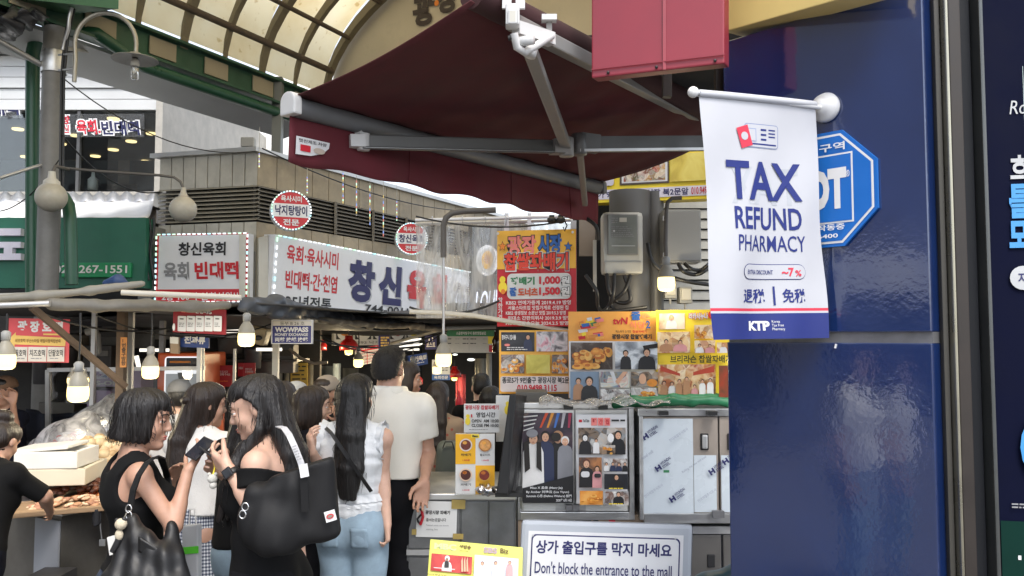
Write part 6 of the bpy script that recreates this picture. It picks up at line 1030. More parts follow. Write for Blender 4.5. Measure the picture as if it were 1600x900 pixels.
q = MB(); fbox(f, 0, 0, 1, 1, -.6, 0, q); q.build('cabinet', OR, r, bevel=.02); s = L_(f, r, .004); s.rect(emat('fridge_lit_edge', (.9, .9, .95), .45), (258, 557, 313, 690), px=True, rnd=.1); s.rect(mat('fridge_black', (.012, .011, .02), .2), (260.5, 559, 311, 578), rnd=.1); s.rect(ORANGE, (266, 564, 298, 567)); s.rect(emat('fridge_lit_glass', (.42, .44, .47), .22), (260, 584, 309, 690)); s.text(mat('fridge_letter', (.025, .025, .03), .4), 'R', (284, 582, 306, 612), bold=.06, shear=-.2); s.done()
for lb, a, d in (('red vinyl notice beside the orange fridge', (318, 571, 363, 604), 7.2), ('small red notice behind plastic, right of the larger red notice', (372, 567, 399, 588), 7.4)):
    f = pframe(*a, d); s = Sign('red_notice', lb, 'notice', f, mat('notice_red', '#a51d2c', .4), t=.01, bname='sheet'); w = a[2] - a[0]; s.text(VINYL, '맛있게 드시고\n또 방문해 주세요', (a[0] + w * .42, a[1] + 8, a[2] - 3, a[1] + 16), bold=.02); s.text(VINYL, '감사합니다', (a[0] + 1, a[1] + 6, a[0] + w * .3, a[1] + 10), bold=.02); s.text(ORANGE, 'market', (a[0] + w * .55, a[1] + (a[3] - a[1]) * .7, a[0] + w * .85, a[1] + (a[3] - a[1]) * .77), bold=.02); s.rect(mat('notice_fold', '#c23a46', .4), (a[0] + w * .33, a[1], a[0] + w * .345, a[3])); s.done()
# canopy of the left stall
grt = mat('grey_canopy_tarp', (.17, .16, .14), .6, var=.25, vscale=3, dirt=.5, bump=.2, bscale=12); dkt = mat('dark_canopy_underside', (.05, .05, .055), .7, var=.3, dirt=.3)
mb = MB(); c4 = [at(-90, 474, 4.75), at(402, 474, 5.5)]; zc_ = 1.99
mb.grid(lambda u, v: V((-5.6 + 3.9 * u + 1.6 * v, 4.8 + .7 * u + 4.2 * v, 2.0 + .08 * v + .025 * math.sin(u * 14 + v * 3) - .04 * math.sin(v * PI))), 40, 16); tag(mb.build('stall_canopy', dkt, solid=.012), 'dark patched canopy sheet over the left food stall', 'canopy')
def roll(name, label, pts, ms, amp=.010, seed=1, h=.012):
    pr = [cap(pts[i][0], pts[i + 1][0], pts[i][1], pts[i + 1][1]) for i in range(len(pts) - 1)]; o = blob(name, [(pr, .03, 0, '+')], ms, h, None, None, (amp, seed, 42, 6, (.5, 1, 1.6))); return tag(o, label, 'tarpaulin')
roll('canopy_drape', 'grey tarpaulin gathered along the front of the left stall canopy', [(at(82, 476, 4.8), .035), (at(150, 477, 4.9), .04), (at(230, 477, 5.0), .036), (at(300, 479, 5.1), .03), (at(356, 478, 5.2), .025)], grt)
roll('canopy_drape', 'thin grey tarpaulin fold running up across the stall canopy front', [(at(-30, 468, 4.85), .028), (at(60, 463, 4.9), .026), (at(140, 455, 5.0), .024), (at(222, 443, 5.1), .02)], mat('pale_canopy_tarp', (.24, .23, .20), .55, var=.2, dirt=.35, bump=.15, bscale=14), .006, 3)
roll('canopy_drape', 'small blue tarpaulin fold peeking over the stall canopy', [(at(165, 442, 5.3), .02), (at(185, 438, 5.3), .035), (at(200, 444, 5.3), .015)], mat('blue_tarp', (.02, .05, .14), .45, bump=.2), .006, 4)
for k, (a, b_, r_, m, lb) in enumerate(((at(-20, 478, 4.7), at(78, 474, 4.75), .018, ALU, 'pale rail along the left front of the stall canopy'), (at(-20, 464, 4.9), at(100, 460, 5.0), .02, GREYP, 'second grey rail above the pale rail of the stall canopy'), (at(190, 457, 4.85), at(377, 465, 4.95), .017, mat('ivory_pipe', (.60, .57, .50), .45, dirt=.2), 'long ivory pipe lying along the stall canopy front'))):
    mb = MB(); mb.tube([a, b_], r_, 10); tag(mb.build('canopy_pipe', m), lb, 'pipe')
for k, (x, y0, d, w, m, lb) in enumerate(((148, 487, 6.3, .03, ALU, 'thin aluminium stall post left of the brown post'), (192, 484, 5.9, .055, RUST, 'brown stall post with an orange sticker'), (206, 484, 6.0, .035, ALU, 'slim aluminium post right of the brown post'), (255, 486, 6.8, .04, STEELD, 'grey post in the dark behind the hanging bulb'), (312, 540, 6.4, .03, ALU, 'aluminium post at the right of the orange fridge'), (432, 495, 6.6, .045, IVORY, 'ivory post below the money exchange sign'), (367, 545, 7.0, .02, ALU, 'thin post right of the red notice'), (80, 488, 7.2, .03, RUST, 'dark rusty post behind the hanging red sign'))):
    mb = MB(); p = at(x, y0, d); mb.box((p.x, p.y, p.z / 2), (w, w, p.z)); tag(mb.build('stall_post', m), lb, 'post')
f = pframe(188.5, 527, 198.5, 574, 5.86); s = Sign('sticker', 'orange vertical sticker with black characters on the brown stall post', 'sticker', f, mat('sticker_orange', '#c98a4c', .5, var=.15), t=.002, bname='sheet'); s.text(INK, '1\n번\n출\n구\n방\n향', (190.5, 530, 196.5, 571), bold=.02); s.done()
mb = MB(); mb.bar(at(50, 480, 4.95), at(196, 604, 5.6), .03, .035); tag(mb.build('diagonal_strut', RUST), 'dark brown diagonal strut crossing in front of the hanging red sign', 'strut')
# signs hanging in the stall
f = Frame(at(14, 497, 5.4), at(109, 499, 5.5), at(12, 566, 5.4)); pk = mat('sign_coral_red', '#cf4a52', .45); s = Sign('hanging_sign', 'red, yellow and white pancake sign hanging in the left stall', 'sign', f, pk, t=.006, bname='sheet')
pyl = mat('sign_pale_yellow', '#dcb862', .45); s.text(VINYL, '광 장 호 떡', (28, 501, 98, 520), bold=.045); s.poly(pyl, [(13, 531), (25, 519), (25, 524), (103, 528), (102, 541), (23, 538), (23, 545)]); s.rect(pyl, (68, 521, 95, 524)); s.text(mat('sign_brown_text', '#8a6a2c', .5), '씨앗호떡 부산스타일 매일아침직접반죽', (24, 529, 95, 536), bold=.03)
for k, (x0, x1, t) in enumerate(((22, 43, '꿀호떡'), (45, 73, '치즈호떡'), (75, 101, '단팥호떡'))): s.rect(mat('sign_cream', (.62, .58, .52), .5), (x0, 542, x1, 565)); s.text(INK, t, (x0 + 2, 546, x1 - 2, 557), bold=.02); s.lines(GREYT, (x0 + 4, 559, x1 - 4, 562), 1)
s.done()
f = Frame(at(271, 480, 5.6), at(353, 484, 5.6), at(270, 519, 5.6)); s = Sign('menu_board', 'dark red menu board with five white cards under the canopy', 'menu', f, mat('menu_red', '#8f1c26', .4), t=.02)
s.text(VINYL, '광장식당', (305, 483, 332, 491), bold=.1); s.text(INK, '광장식당', (307, 484, 330, 490), bold=.03); s.lines(PINKP, (284, 486, 299, 490), 1)
for k in range(5): x = 278.5 + 14.2 * k; s.rect(VINYL, (x, 493.5, x + 12.6, 518), rnd=.12); s.lines(INK, (x + 3, 497, x + 9, 501), 1); s.lines(GREYT, (x + 2, 504, x + 10, 512), 3, seed=k)
s.rect(INK, (271, 521, 353, 526)); s.disc(VINYL, (272, 505, 276, 517)); s.done()
f = Frame(at(280, 526, 6.0), at(326, 528, 6.0), at(280, 542, 6.0)); s = Sign('hanging_sign', 'blue sweets sign tucked below the dark red menu board', 'sign', f, mat('sign_blue', '#1f3f86', .45), t=.02); s.text(VINYL, '전과류', (287, 525, 320, 538), bold=.05, shear=.15); s.done()
mb = MB(); f = Frame(at(266, 526, 5.95), at(279, 527, 5.95), at(266, 552, 5.95)); fbox(f, 0, 0, 1, 1, -.03, 0, mb, cardb); fbox(f, 0, 0, 1, .4, .001, .004, mb, PAPER); tag(mb.build('cardboard_flap', cardb), 'torn cardboard flap with a white label left of the blue sweets sign', 'cardboard')
f = pframe(426, 501, 487, 536, 6.2); s = Sign('exchange_sign', 'navy and white money exchange sign on an ivory post', 'sign', f, mat('exchange_navy', '#1a2272', .4), t=.03, edge=VINYL, ew=.006); s.rect(mat('sign_offwhite', (.62, .60, .56), .45), (426.5, 501.5, 486.5, 509)); s.text(INK, '동부 B 26 호', (438, 502.5, 476, 508), bold=.0); s.text(VINYL, 'WOWPASS', (430, 511, 482, 519), bold=.05); s.text(VINYL, 'MONEY EXCHANGE', (430, 520.5, 481.5, 525), bold=.03); s.text(VINYL, '両替 換銭 換錢', (430, 527, 481.5, 534), bold=.03); s.done()
r = thing('ceiling_fan_heater', 'old beige wall fan left of the money exchange sign', 'fan', at(408, 540, 6.6)); r.name = 'wall_fan'; mb = MB(); mb.box(at(406, 524, 6.6), (.13, .16, .14), None, Matrix.Rotation(R(15), 3, 'Y')); mb.build('housing', mat('old_beige', (.40, .32, .20), .5, dirt=.3), r, bevel=.02); mb = MB(); mb.ell(at(403, 528, 6.5), (.035, .01, .02), INK); mb.build('vent', INK, r)
TUBE = emat('tube_glow', (1, .93, .8), .7)
for k, (x0, y0, x1, y1, d, lb) in enumerate(((219, 547, 236, 547, 7.6, 'short lit tube lamp above the orange fridge, left piece'), (242, 547, 264, 547, 7.6, 'short lit tube lamp above the orange fridge, right piece'), (354, 518, 378, 517, 7.8, 'lit tube lamp right of the dark red menu board'), (401, 546, 440, 546, 7.5, 'warm lit tube lamp left of the ivory post'), (620, 534, 658, 530, 11, 'lit tube lamp in the market depth right of the man'), (624, 541, 660, 538, 11.5, 'second lit tube lamp in the market depth right of the man'), (615, 547, 655, 546, 12, 'third and lowest lit tube lamp right of the man'), (213, 556, 217, 574, 7.2, 'upright lit tube lamp left of the orange fridge'))):
    mb = MB(); mb.bar(at(x0, y0, d), at(x1, y1, d), .028, .028, up=(0, 1, 0)); tag(mb.build('tube_lamp', TUBE), lb, 'lamp', 'tube lamps in the market')
for k, (x, y, d, w, lb) in enumerate(((323, 552, 7.6, 14, 'oval lit ceiling lamp above the red notice'), (736, 562, 10, 12, 'oval lit ceiling lamp below the green topped price board'), (711, 554, 9.5, 8, 'small oval lit ceiling lamp beside the large bulb'))):
    mb = MB(); c = at(x, y, d); s_ = w / F_PX * d / 2; mb.ell(c, (s_, s_, s_ * .35), emat('ceiling_lamp_glow', (.95, 1, .9), .9)); tag(mb.build('ceiling_lamp', MATS['ceiling_lamp_glow']), lb, 'lamp', 'oval ceiling lamps in the market')
# dark clutter hung under the canopy
cl = random.Random(11)
CLM = [mat('clutter_%d' % i, c, .5, var=.3) for i, c in enumerate(((.06, .06, .065), (.11, .105, .10), (.16, .155, .15), (.045, .04, .038), (.09, .07, .05), (.20, .19, .17)))]
names = [('cooking_pot', 'pot'), ('storage_crate', 'crate'), ('carton', 'box'), ('gas_canister', 'canister')]
lbl = ['dark cooking pot', 'grey storage crate', 'shaded carton', 'dull metal canister']
where = ['behind the hanging red sign', 'left of the brown stall post', 'between the brown post and the red menu board', 'above the glass case at the left', 'on the top shelf behind the long cord bulb', 'beside the grey post in the dark', 'above the orange fridge', 'right of the red menu board', 'behind the ivory post']
spots = [(70, 580), (172, 530), (230, 525), (110, 560), (132, 545), (262, 515), (285, 545), (360, 540), (420, 575), (160, 560), (245, 500), (215, 520), (395, 560), (180, 505), (445, 560)]
for k, (px, py) in enumerate(spots):
    nm, ct = names[k % 4]; d = 7.6 + (k % 3) * .25; c = at(px, py, d); w = cl.uniform(.12, .26); hh = cl.uniform(.14, .3); m = CLM[k % 6]; mb = MB(); lb = lbl[k % 4] + ' ' + where[k % 9] + (' on a lower shelf' if k > 8 else '')
    if nm in ('cooking_pot', 'gas_canister'): mb.lathe([(0, -hh / 2), (w / 2, -hh / 2), (w / 2 * 1.04, hh / 2 - .02), (w / 2 * 1.1, hh / 2), (w / 2, hh / 2), (.03, hh / 2 + .03), (0, hh / 2 + .035)], c, seg=18, m=m)
    else: mb.box(c, (w * 1.2, .2, hh), m); mb.box(c + V((0, -.102, hh * .2)), (w, .006, hh * .25), CLM[(k + 2) % 6])
    tag(mb.build(nm, m, bevel=.006 if nm in ('storage_crate', 'carton') else 0), lb, ct)
r = thing('hanging_hairdryer', 'grey rounded nozzle fixture hanging left of the brown post', 'fixture', at(150, 555, 6.6)); r.name = 'hanging_nozzle'; mb = MB(); mb.tube([at(135, 519, 6.6), at(146, 516, 6.6), at(150, 524, 6.6), at(153, 550, 6.6), at(153, 554, 6.6)], [.03, .04, .035, .028, .015], 12); mb.build('nozzle', GREYP, r)
for z_, lb in ((503, 'upper dark shelf board at the back of the left stall'), (548, 'lower dark shelf board at the back of the left stall')):
    mb = MB(); a, b_ = at(-60, z_, 7.9), at(470, z_, 7.9); mb.box(((a.x + b_.x) / 2, 8.0, a.z - .09), (b_.x - a.x, .5, .02)); tag(mb.build('shelf', CLM[3]), lb, 'shelf')
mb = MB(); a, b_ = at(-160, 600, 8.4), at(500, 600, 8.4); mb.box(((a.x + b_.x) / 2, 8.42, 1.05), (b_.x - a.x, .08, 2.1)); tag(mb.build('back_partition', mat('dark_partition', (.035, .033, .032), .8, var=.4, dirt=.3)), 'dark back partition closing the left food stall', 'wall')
# ------------------------------------------------------------------ middle of the market
slate = mat('slate_blue_tarp', (.055, .065, .085), .5, var=.3, bump=.25, bscale=10, dirt=.3)
roll('canopy_drape', 'slate blue tarpaulin drooping along the second stall canopy', [(at(385, 476, 5.5), .055), (at(430, 478, 5.9), .075), (at(480, 490, 6.6), .07), (at(560, 503, 7.8), .06), (at(640, 510, 9), .05), (at(690, 511, 10), .04)], slate, .016, 8, .014)
roll('canopy_drape', 'brown crumpled sheet hanging just below the slate blue tarpaulin', [(at(500, 500, 6.7), .025), (at(580, 508, 7.6), .03), (at(650, 510, 8.6), .03), (at(700, 516, 9.6), .03)], mat('brown_sheet', (.20, .17, .13), .7, var=.3, bump=.2), .012, 9)
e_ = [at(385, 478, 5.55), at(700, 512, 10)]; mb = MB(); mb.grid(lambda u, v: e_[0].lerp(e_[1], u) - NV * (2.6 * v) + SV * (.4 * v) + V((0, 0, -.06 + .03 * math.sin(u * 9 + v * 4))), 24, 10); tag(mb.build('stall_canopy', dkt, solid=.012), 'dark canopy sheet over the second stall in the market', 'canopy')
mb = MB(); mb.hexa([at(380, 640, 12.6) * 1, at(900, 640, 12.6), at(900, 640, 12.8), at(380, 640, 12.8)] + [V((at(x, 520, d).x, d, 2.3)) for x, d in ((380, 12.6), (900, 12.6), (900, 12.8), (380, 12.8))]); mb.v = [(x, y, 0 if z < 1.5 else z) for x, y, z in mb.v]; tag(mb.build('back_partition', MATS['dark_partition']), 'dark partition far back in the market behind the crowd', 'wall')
r = thing('aisle_shade_sheet', 'low dark roof sheet over the far market aisle', 'canopy', V((-.6, 10, 2.3))); mb = MB(); mb.hexa([V((-2.2, 8.3, 1.98)), V((1.1, 6.6, 1.98)), V((1.6, 13, 1.98)), V((-1.5, 13, 1.98))] + [V((-2.2, 8.3, 2.01)), V((1.1, 6.6, 2.01)), V((1.6, 13, 2.01)), V((-1.5, 13, 2.01))]); mb.build('sheet', dkt, r)  # sheet added to keep the aisle below it dark
f = Frame(at(522, 510, 10.2), at(655, 512, 11.6), at(522, 540, 10.2)); s = Sign('food_sign', 'row of white plated food photos on a sign deep in the market', 'sign', f, VINYL, t=.04)
for k in range(5):
    a = .02 + .2 * k; s.rect(INK, (a, .05, a + .18, .68), px=False); s.disc(VINYL, (a + .01, .02, a + .17, .72), px=False); s.disc([FRY[0], nuts[1], nuts[2], REDP, YEL][k], (a + .04, .1, a + .14, .5), px=False)
s.text(GREYT, '육회 2293 낙지탕탕이 간천엽', (.05, .76, .9, .94), px=False); s.done()
f = Frame(at(556, 545, 9.6), at(604, 537, 9.9), at(556, 572, 9.6)); s = Sign('price_list', 'red and white price list tilted behind the man in white', 'sign', f, VINYL, t=.02); s.rect(REDP, (0, 0, 1, .22), px=False); s.lines(VINYL, (.05, .05, .9, .18), 1, px=False)
for k in range(4): s.rect(REDP, (0, .3 + .18 * k, 1, .32 + .18 * k), px=False); s.lines(GREYT, (.08, .34 + .18 * k, .9, .44 + .18 * k), 1, px=False, seed=k)
s.rect(REDP, (.33, .22, .35, 1), px=False); s.done()
f = Frame(at(593, 524, 9.0), at(609, 524, 9.1), at(593, 548, 9.0)); s = Sign('price_list', 'small dark price list with yellow rows by the head of the man in white', 'sign', f, NAVY, t=.02); s.lines(pyl, (.1, .08, .92, .95), 5, px=False, fill=.7); s.done()
f = Frame(at(638, 556, 10.5), at(667, 551, 10.7), at(640, 574, 10.5)); s = Sign('restaurant_sign', 'small blue restaurant sign with white letters deep in the market', 'sign', f, mat('sign_mid_blue', '#1d3d86', .4), t=.04); s.text(VINYL, '창신육회', (.08, .15, .95, .62), px=False, bold=.05); s.lines(VINYL, (.3, .72, .9, .86), 1, px=False); s.done()
f = Frame(at(664, 524, 10), at(682, 524, 10), at(664, 546, 10)); s = Sign('hanging_sign', 'narrow navy hanging sign left of the large bulb', 'sign', f, NAVY, t=.03); s.text(VINYL, '11', (.32, .12, .7, .4), px=False, bold=.03); s.text(VINYL, '포스트', (.12, .5, .9, .82), px=False, bold=.03); s.done()
f = Frame(at(698, 516, 8.2), at(773, 516, 8.1), at(698, 551, 8.2)); s = Sign('price_board', 'white price board with a green header right of the large bulb', 'sign', f, mat('board_offwhite', (.52, .50, .46), .5), t=.03); s.rect(GREENP, (0, 0, 1, .27), px=False); s.text(VINYL, '소곱창막창구이 원조맛집삼겹', (.2, .06, .82, .2), px=False, bold=.03)
for k in range(2): s.lines(INK, (.03, .36 + .2 * k, .14, .44 + .2 * k), 1, px=False); s.lines(GREYT, (.18, .37 + .2 * k, .3, .42 + .2 * k), 1, px=False); s.lines(INK, (.34, .36 + .2 * k, .46, .44 + .2 * k), 1, px=False); s.lines(INK, (.5, .36 + .2 * k, .62, .44 + .2 * k), 1, px=False); s.lines(GREYT, (.76, .37 + .2 * k, .84, .42 + .2 * k), 1, px=False)
s.rect(GREYT, (.475, .3, .48, .9), px=False); s.rect(YEL, (.87, .27, .99, .6), px=False); s.rect(REDP, (.89, .66, .97, .95), px=False); s.done()
f = Frame(at(675, 562, 9.2), at(703, 562, 9.2), at(675, 594, 9.2)); s = Sign('hanging_sign', 'white and blue speciality sign below the large bulb', 'sign', f, VINYL, t=.02); s.rect(BLUEP, (0, .72, 1, 1), px=False); s.text(VINYL, '육회전문', (.12, .78, .9, .95), px=False, bold=.03); s.lines(GREYT, (.1, .1, .9, .6), 4, px=False); s.done()
f = Frame(at(454, 567, 8.2), at(481, 567, 8.2), at(454, 607, 8.2)); s = Sign('paper_notice', 'yellowed paper notice behind the woman with the bob', 'notice', f, mat('yellowed_paper', '#c9a94c', .7), t=.005, bname='sheet'); s.lines(INK, (.1, .1, .9, .75), 4, px=False, fill=.4); s.done()
for k, (x0, x1, y0, d, c, lb) in enumerate(((441, 456, 565, 8.4, (.30, .28, .24), 'pale cloth panel left of the yellowed notice'), (481, 492, 566, 8.4, (.38, .35, .28), 'cream cloth panel right of the yellowed notice'), (492, 502, 568, 9, (.16, .20, .24), 'blue grey door post behind the bob haired woman'), (502, 524, 572, 9.4, (.06, .075, .09), 'dark shutter between two blue grey posts'), (520, 532, 568, 9.0, (.17, .21, .25), 'second blue grey door post behind the cap'), (535, 560, 575, 9.6, (.05, .055, .06), 'dark doorway left of the man in white'), (712, 728, 585, 9.8, (.20, .02, .03), 'dark red cloth hanging deep in the aisle'), (742, 760, 560, 9.5, (.28, .27, .24), 'pale hanging apron deep in the aisle'), (760, 768, 552, 9.3, (.35, .34, .32), 'white strip of cloth deep in the aisle'))):
    a, b_ = at(x0, y0, d), at(x1, y0, d); mb = MB(); mb.grid(lambda u, v: V((a.x + (b_.x - a.x) * u, d + .02 * math.sin(u * 9), a.z - (a.z - .1) * v)), 8, 4); tag(mb.build('cloth_panel' if k not in (2, 3, 4, 5) else 'door_panel', mat('panel_tone_%d' % k, c, .75, var=.2), solid=.02), lb, 'panel')
for k, (px, py, d, lb) in enumerate(((774, 535, 7.8, 'dark brown bottle right of the price board'), (717, 628, 7.5, 'red capped sauce bottle deep behind the counter'))):
    mb = MB(); c = at(px, py, d); mb.lathe([(0, -.09), (.03, -.09), (.032, .02), (.012, .06), (.011, .10), (0, .10)], c, seg=14, m=[mat('brown_glass', (.03, .012, .008), .1), REDP][k]); tag(mb.build('bottle', None), lb, 'bottle')
mb = MB(); mb.tube([at(452, 545, 7.8), at(470, 560, 7.8), at(490, 568, 7.8), at(512, 566, 7.8)], .015, 8); tag(mb.build('curved_pipe', mat('pipe_tan', (.30, .26, .2), .5)), 'curved tan pipe below the first red pendant lamp', 'pipe')
for k, (a, b_, lb) in enumerate(((at(610, 537, 10), at(690, 515, 9.4), 'pale slanting pipe over the food sign'), (at(698, 513, 8), at(775, 511, 8), 'straight pale rail above the price board'))):
    mb = MB(); mb.tube([a, b_], .018, 8); tag(mb.build('market_pipe', GREYP), lb, 'pipe')
# ------------------------------------------------------------------ plastic curtain and its frame, dark sign behind
r = thing('plastic_curtain', 'clear creased plastic curtain hung from a white double rail', 'curtain', at(715, 490, 5.3)); cur = clear_mat('curtain_film', (.93, .93, .92), gloss=.10, rough=.12, haze=.46, bump=.8, bscale=7, stretch=(2.2, 1, .35), crease=1.2, hazecol=(.75, .75, .74))
def curf(u, v):
    x = 650 + 245 * u; y = 349 + (148 + 18 * max(0, u - .4)) * v; w = .018 * math.sin(u * 37 + 5 * v + 2 * math.sin(u * 9)) * (1 - .7 * v) + .035 * math.sin(u * 11 - 4 * v + 1.5 * math.sin(v * 5)) * v; return at(x, y, 5.36) + V((0, w, 0))
mb = MB(); mb.grid(curf, 110, 24); mb.build('film', cur, r)
for y, d in ((344, 5.3), (350, 5.34)): mb = MB(); mb.tube([at(649, y, d), at(895, y - 6, d)], .011, 8); mb.build('rail', VINYL, r)
for x in (675, 722, 758, 790): mb = MB(); mb.tube([at(x, 338, 5.28), at(x + 1, 346, 5.27), at(x, 353, 5.3)], .004, 6); mb.build('hook', ALU, r)
mb = MB(); P = [at(640, 487, 5.2), at(690, 489, 5.2), at(740, 493, 5.2), at(775, 499, 5.2), at(830, 508, 5.2), at(892, 518, 5.2)]; mb.tube(P, .015, 10); mb.build('bottom_pipe', MATS['ivory_pipe'], r)
for k, (x0, x1) in enumerate(((788, 795), (824, 830))): mb = MB(); f = pframe(x0, 333, x1, 362, 5.3); fbox(f, 0, 0, 1, 1, 0, .004, mb); mb.build('hanging_strap', VINYL, r)
mb = MB(); p = at(896, 345, 5.3); mb.box((p.x, p.y, p.z / 2), (.035, .03, p.z)); mb.build('side_post', ALU, r)
for k, (x, lb) in enumerate(((862, 'small black camera hanging under the awning end, left one'), (876, 'small black camera hanging under the awning end, right one'))): mb = MB(); mb.ell(at(x, 344, 5.1), (.03, .035, .022), BLACKP); mb.box(at(x, 339, 5.12), (.03, .04, .02)); tag(mb.build('camera', BLACKP), lb, 'camera')
mb = MB(); mb.tube([at(882, 345, 5.1), at(886, 352, 5.1), at(882, 361, 5.1), at(880, 355, 5.1)], .005, 6); tag(mb.build('cable', BLACKP), 'looped black cable below the small cameras', 'cable')
f = Frame(at(738, 352, 13.3), at(800, 352, 14.2), at(738, 518, 13.3)); s = Sign('lounge_sign', 'dark grey sign with a plate of food and glowing white letters behind the curtain', 'sign', f, mat('dark_sign_grey', (.07, .075, .075), .5), t=.08); s.disc(VINYL, (743, 383, 779, 430)); s.disc(mat('plate_grey_rim', (.5, .5, .49), .5), (747, 388, 775, 425)); s.disc(mat('fried_gold', '#c99a3c', .5, var=.3, vscale=9), (752, 392, 770, 420)); s.disc(nuts[1], (756, 398, 766, 412)); s.text(emat('neon_white', (.75, .82, 1), .9), 'LOUNGE', (741, 456, 800, 485), bold=.01, shear=.15); s.done()
f = pframe(905, 340, 930, 400, 5.45); mb = MB(); fbox(f, 0, 0, 1, 1, -.02, 0, mb); tag(mb.build('board', mat('beige_dirty_board', (.30, .25, .20), .7, dirt=.4)), 'dirty beige board between the price poster frame and the meter', 'board')
# ------------------------------------------------------------------ shops added out of view on the left to darken the blue wall's reflection
r = thing('added_shop_row', 'row of dim shopfronts farther left along the street', 'building', V((-9.5, 1, 0))); mb = MB(); mb.hexa([V((-8.2, 7.5, 0)), V((-11.5, -7, 0)), V((-12.5, -7, 0)), V((-9.2, 7.5, 0)), V((-8.2, 7.5, 9)), V((-11.5, -7, 9)), V((-12.5, -7, 9)), V((-9.2, 7.5, 9))]); mb.build('wall', mat('added_shop_row_wall', (.16, .15, .14), .7, dirt=.4), r)
for k in range(4):
    a = V((-8.2, 7.5, 0)).lerp(V((-11.5, -7, 0)), .05 + .24 * k) + V((.06, 0, 0)); b_ = V((-8.2, 7.5, 0)).lerp(V((-11.5, -7, 0)), .22 + .24 * k) + V((.06, 0, 0)); mb = MB(); mb.hexa([a + V((0, 0, 2.5)), b_ + V((0, 0, 2.5)), b_ + V((-.1, 0, 2.5)), a + V((-.1, 0, 2.5)), a + V((0, 0, 3.2)), b_ + V((0, 0, 3.2)), b_ + V((-.1, 0, 3.2)), a + V((-.1, 0, 3.2))]); mb.build('fascia', [VINYL, GREENP, VINYL, BLUEP][k], r)  # fascias added as highlights for the wall's reflection
    mb = MB(); mb.hexa([a + V((.01, 0, .6)), b_ + V((.01, 0, .6)), b_ + V((-.1, 0, .6)), a + V((-.1, 0, .6)), a + V((.01, 0, 2.3)), b_ + V((.01, 0, 2.3)), b_ + V((-.1, 0, 2.3)), a + V((-.1, 0, 2.3))]); mb.build('shop_window', mat('dark_shop_glass', (.03, .03, .032), .08), r)
# sagging wires through the market
for k, (a, b, n, lb) in enumerate((((96, 120, 7.8), (404, 236, 9.4), .25, 'thin black wire sagging from the column to the corner building'), ((96, 210, 7.8), (250, 300, 9.6), .18, 'thin black wire drooping beside the globe lamp arm'), ((0, 330, 8.5), (92, 250, 7.9), .1, 'thin wire rising from the left edge to the column'), ((60, 488, 5.2), (312, 500, 6.2), .10, 'black wire sagging under the left canopy near the bulbs'), ((150, 492, 5.6), (432, 503, 6.5), .14, 'second black wire sagging under the canopy to the ivory post'), ((430, 508, 6.6), (690, 520, 8.0), .16, 'black wire sagging across the market aisle at lamp height'), ((487, 515, 7.4), (700, 516, 8.2), .22, 'lower black wire looping across the market aisle'), ((640, 480, 5.3), (780, 470, 5.2), .06, 'thin wire along the bottom of the plastic curtain'), ((650, 338, 5.2), (880, 346, 5.1), .05, 'black wire along the curtain rail'), ((410, 232, 9.3), (760, 330, 14), .2, 'black wire draped along the louvred wall top'))):
    P, Q = at(*a), at(*b); mb = MB(); mb.tube([P.lerp(Q, i / 14) - V((0, 0, n * 4 * (i / 14) * (1 - i / 14))) for i in range(15)], .006 + .002 * (k % 2), 6); tag(mb.build('wire', BLACKP), lb, 'wire')
# ------------------------------------------------------------------ people
SKIN = {'fair': mat('skin_fair', (.56, .35, .26), .5, var=.11, vscale=16, sss=.12, bump=.04, bscale=260, rvar=.05),
        'warm': mat('skin_warm', (.47, .27, .19), .5, var=.11, vscale=16, sss=.12, bump=.04, bscale=260, rvar=.05),
        'tan': mat('skin_tan', (.40, .22, .15), .5, var=.11, vscale=16, sss=.12, bump=.04, bscale=260, rvar=.05)}
def hair_mat(name, col, tint):
    m = mat(name, col, .42, var=.5, vscale=30, stretch=(3, 3, .18), bump=.5, bscale=70, rvar=.08, spec=.45); return m
HAIR = {'black': hair_mat('hair_black', (.007, .006, .006), 0), 'brown': hair_mat('hair_dark_brown', (.018, .010, .007), 0), 'soft': hair_mat('hair_soft_black', (.009, .007, .007), 0)}
LIP = mat('lips', (.42, .13, .11), .4); BROW = mat('eyebrow_hair', (.02, .014, .011), .7); EYEW = mat('eye_white', (.75, .72, .68), .25); IRIS = mat('eye_iris', (.015, .01, .008), .15); NAIL = mat('fingernail', (.62, .42, .36), .3)
def plane_cut(c, n): return lambda X, Y, Z: (X - c.x) * n.x + (Y - c.y) * n.y + (Z - c.z) * n.z   # keeps the side n points away from
def rotx(a): return Matrix.Rotation(a, 4, 'X')
def tp(T, p):
    q = T @ V(p); return (q.x, q.y, q.z)
def xprim(T, p):
    if p[0] == 'cap': return ('cap', tp(T, p[1]), tp(T, p[2]), p[3], p[4])
    M = T.to_3x3(); 
    if p[3] is not None: M = M @ Matrix(p[3])
    return (p[0], tp(T, p[1]), p[2], [list(r) for r in M]) + tuple(p[4:])
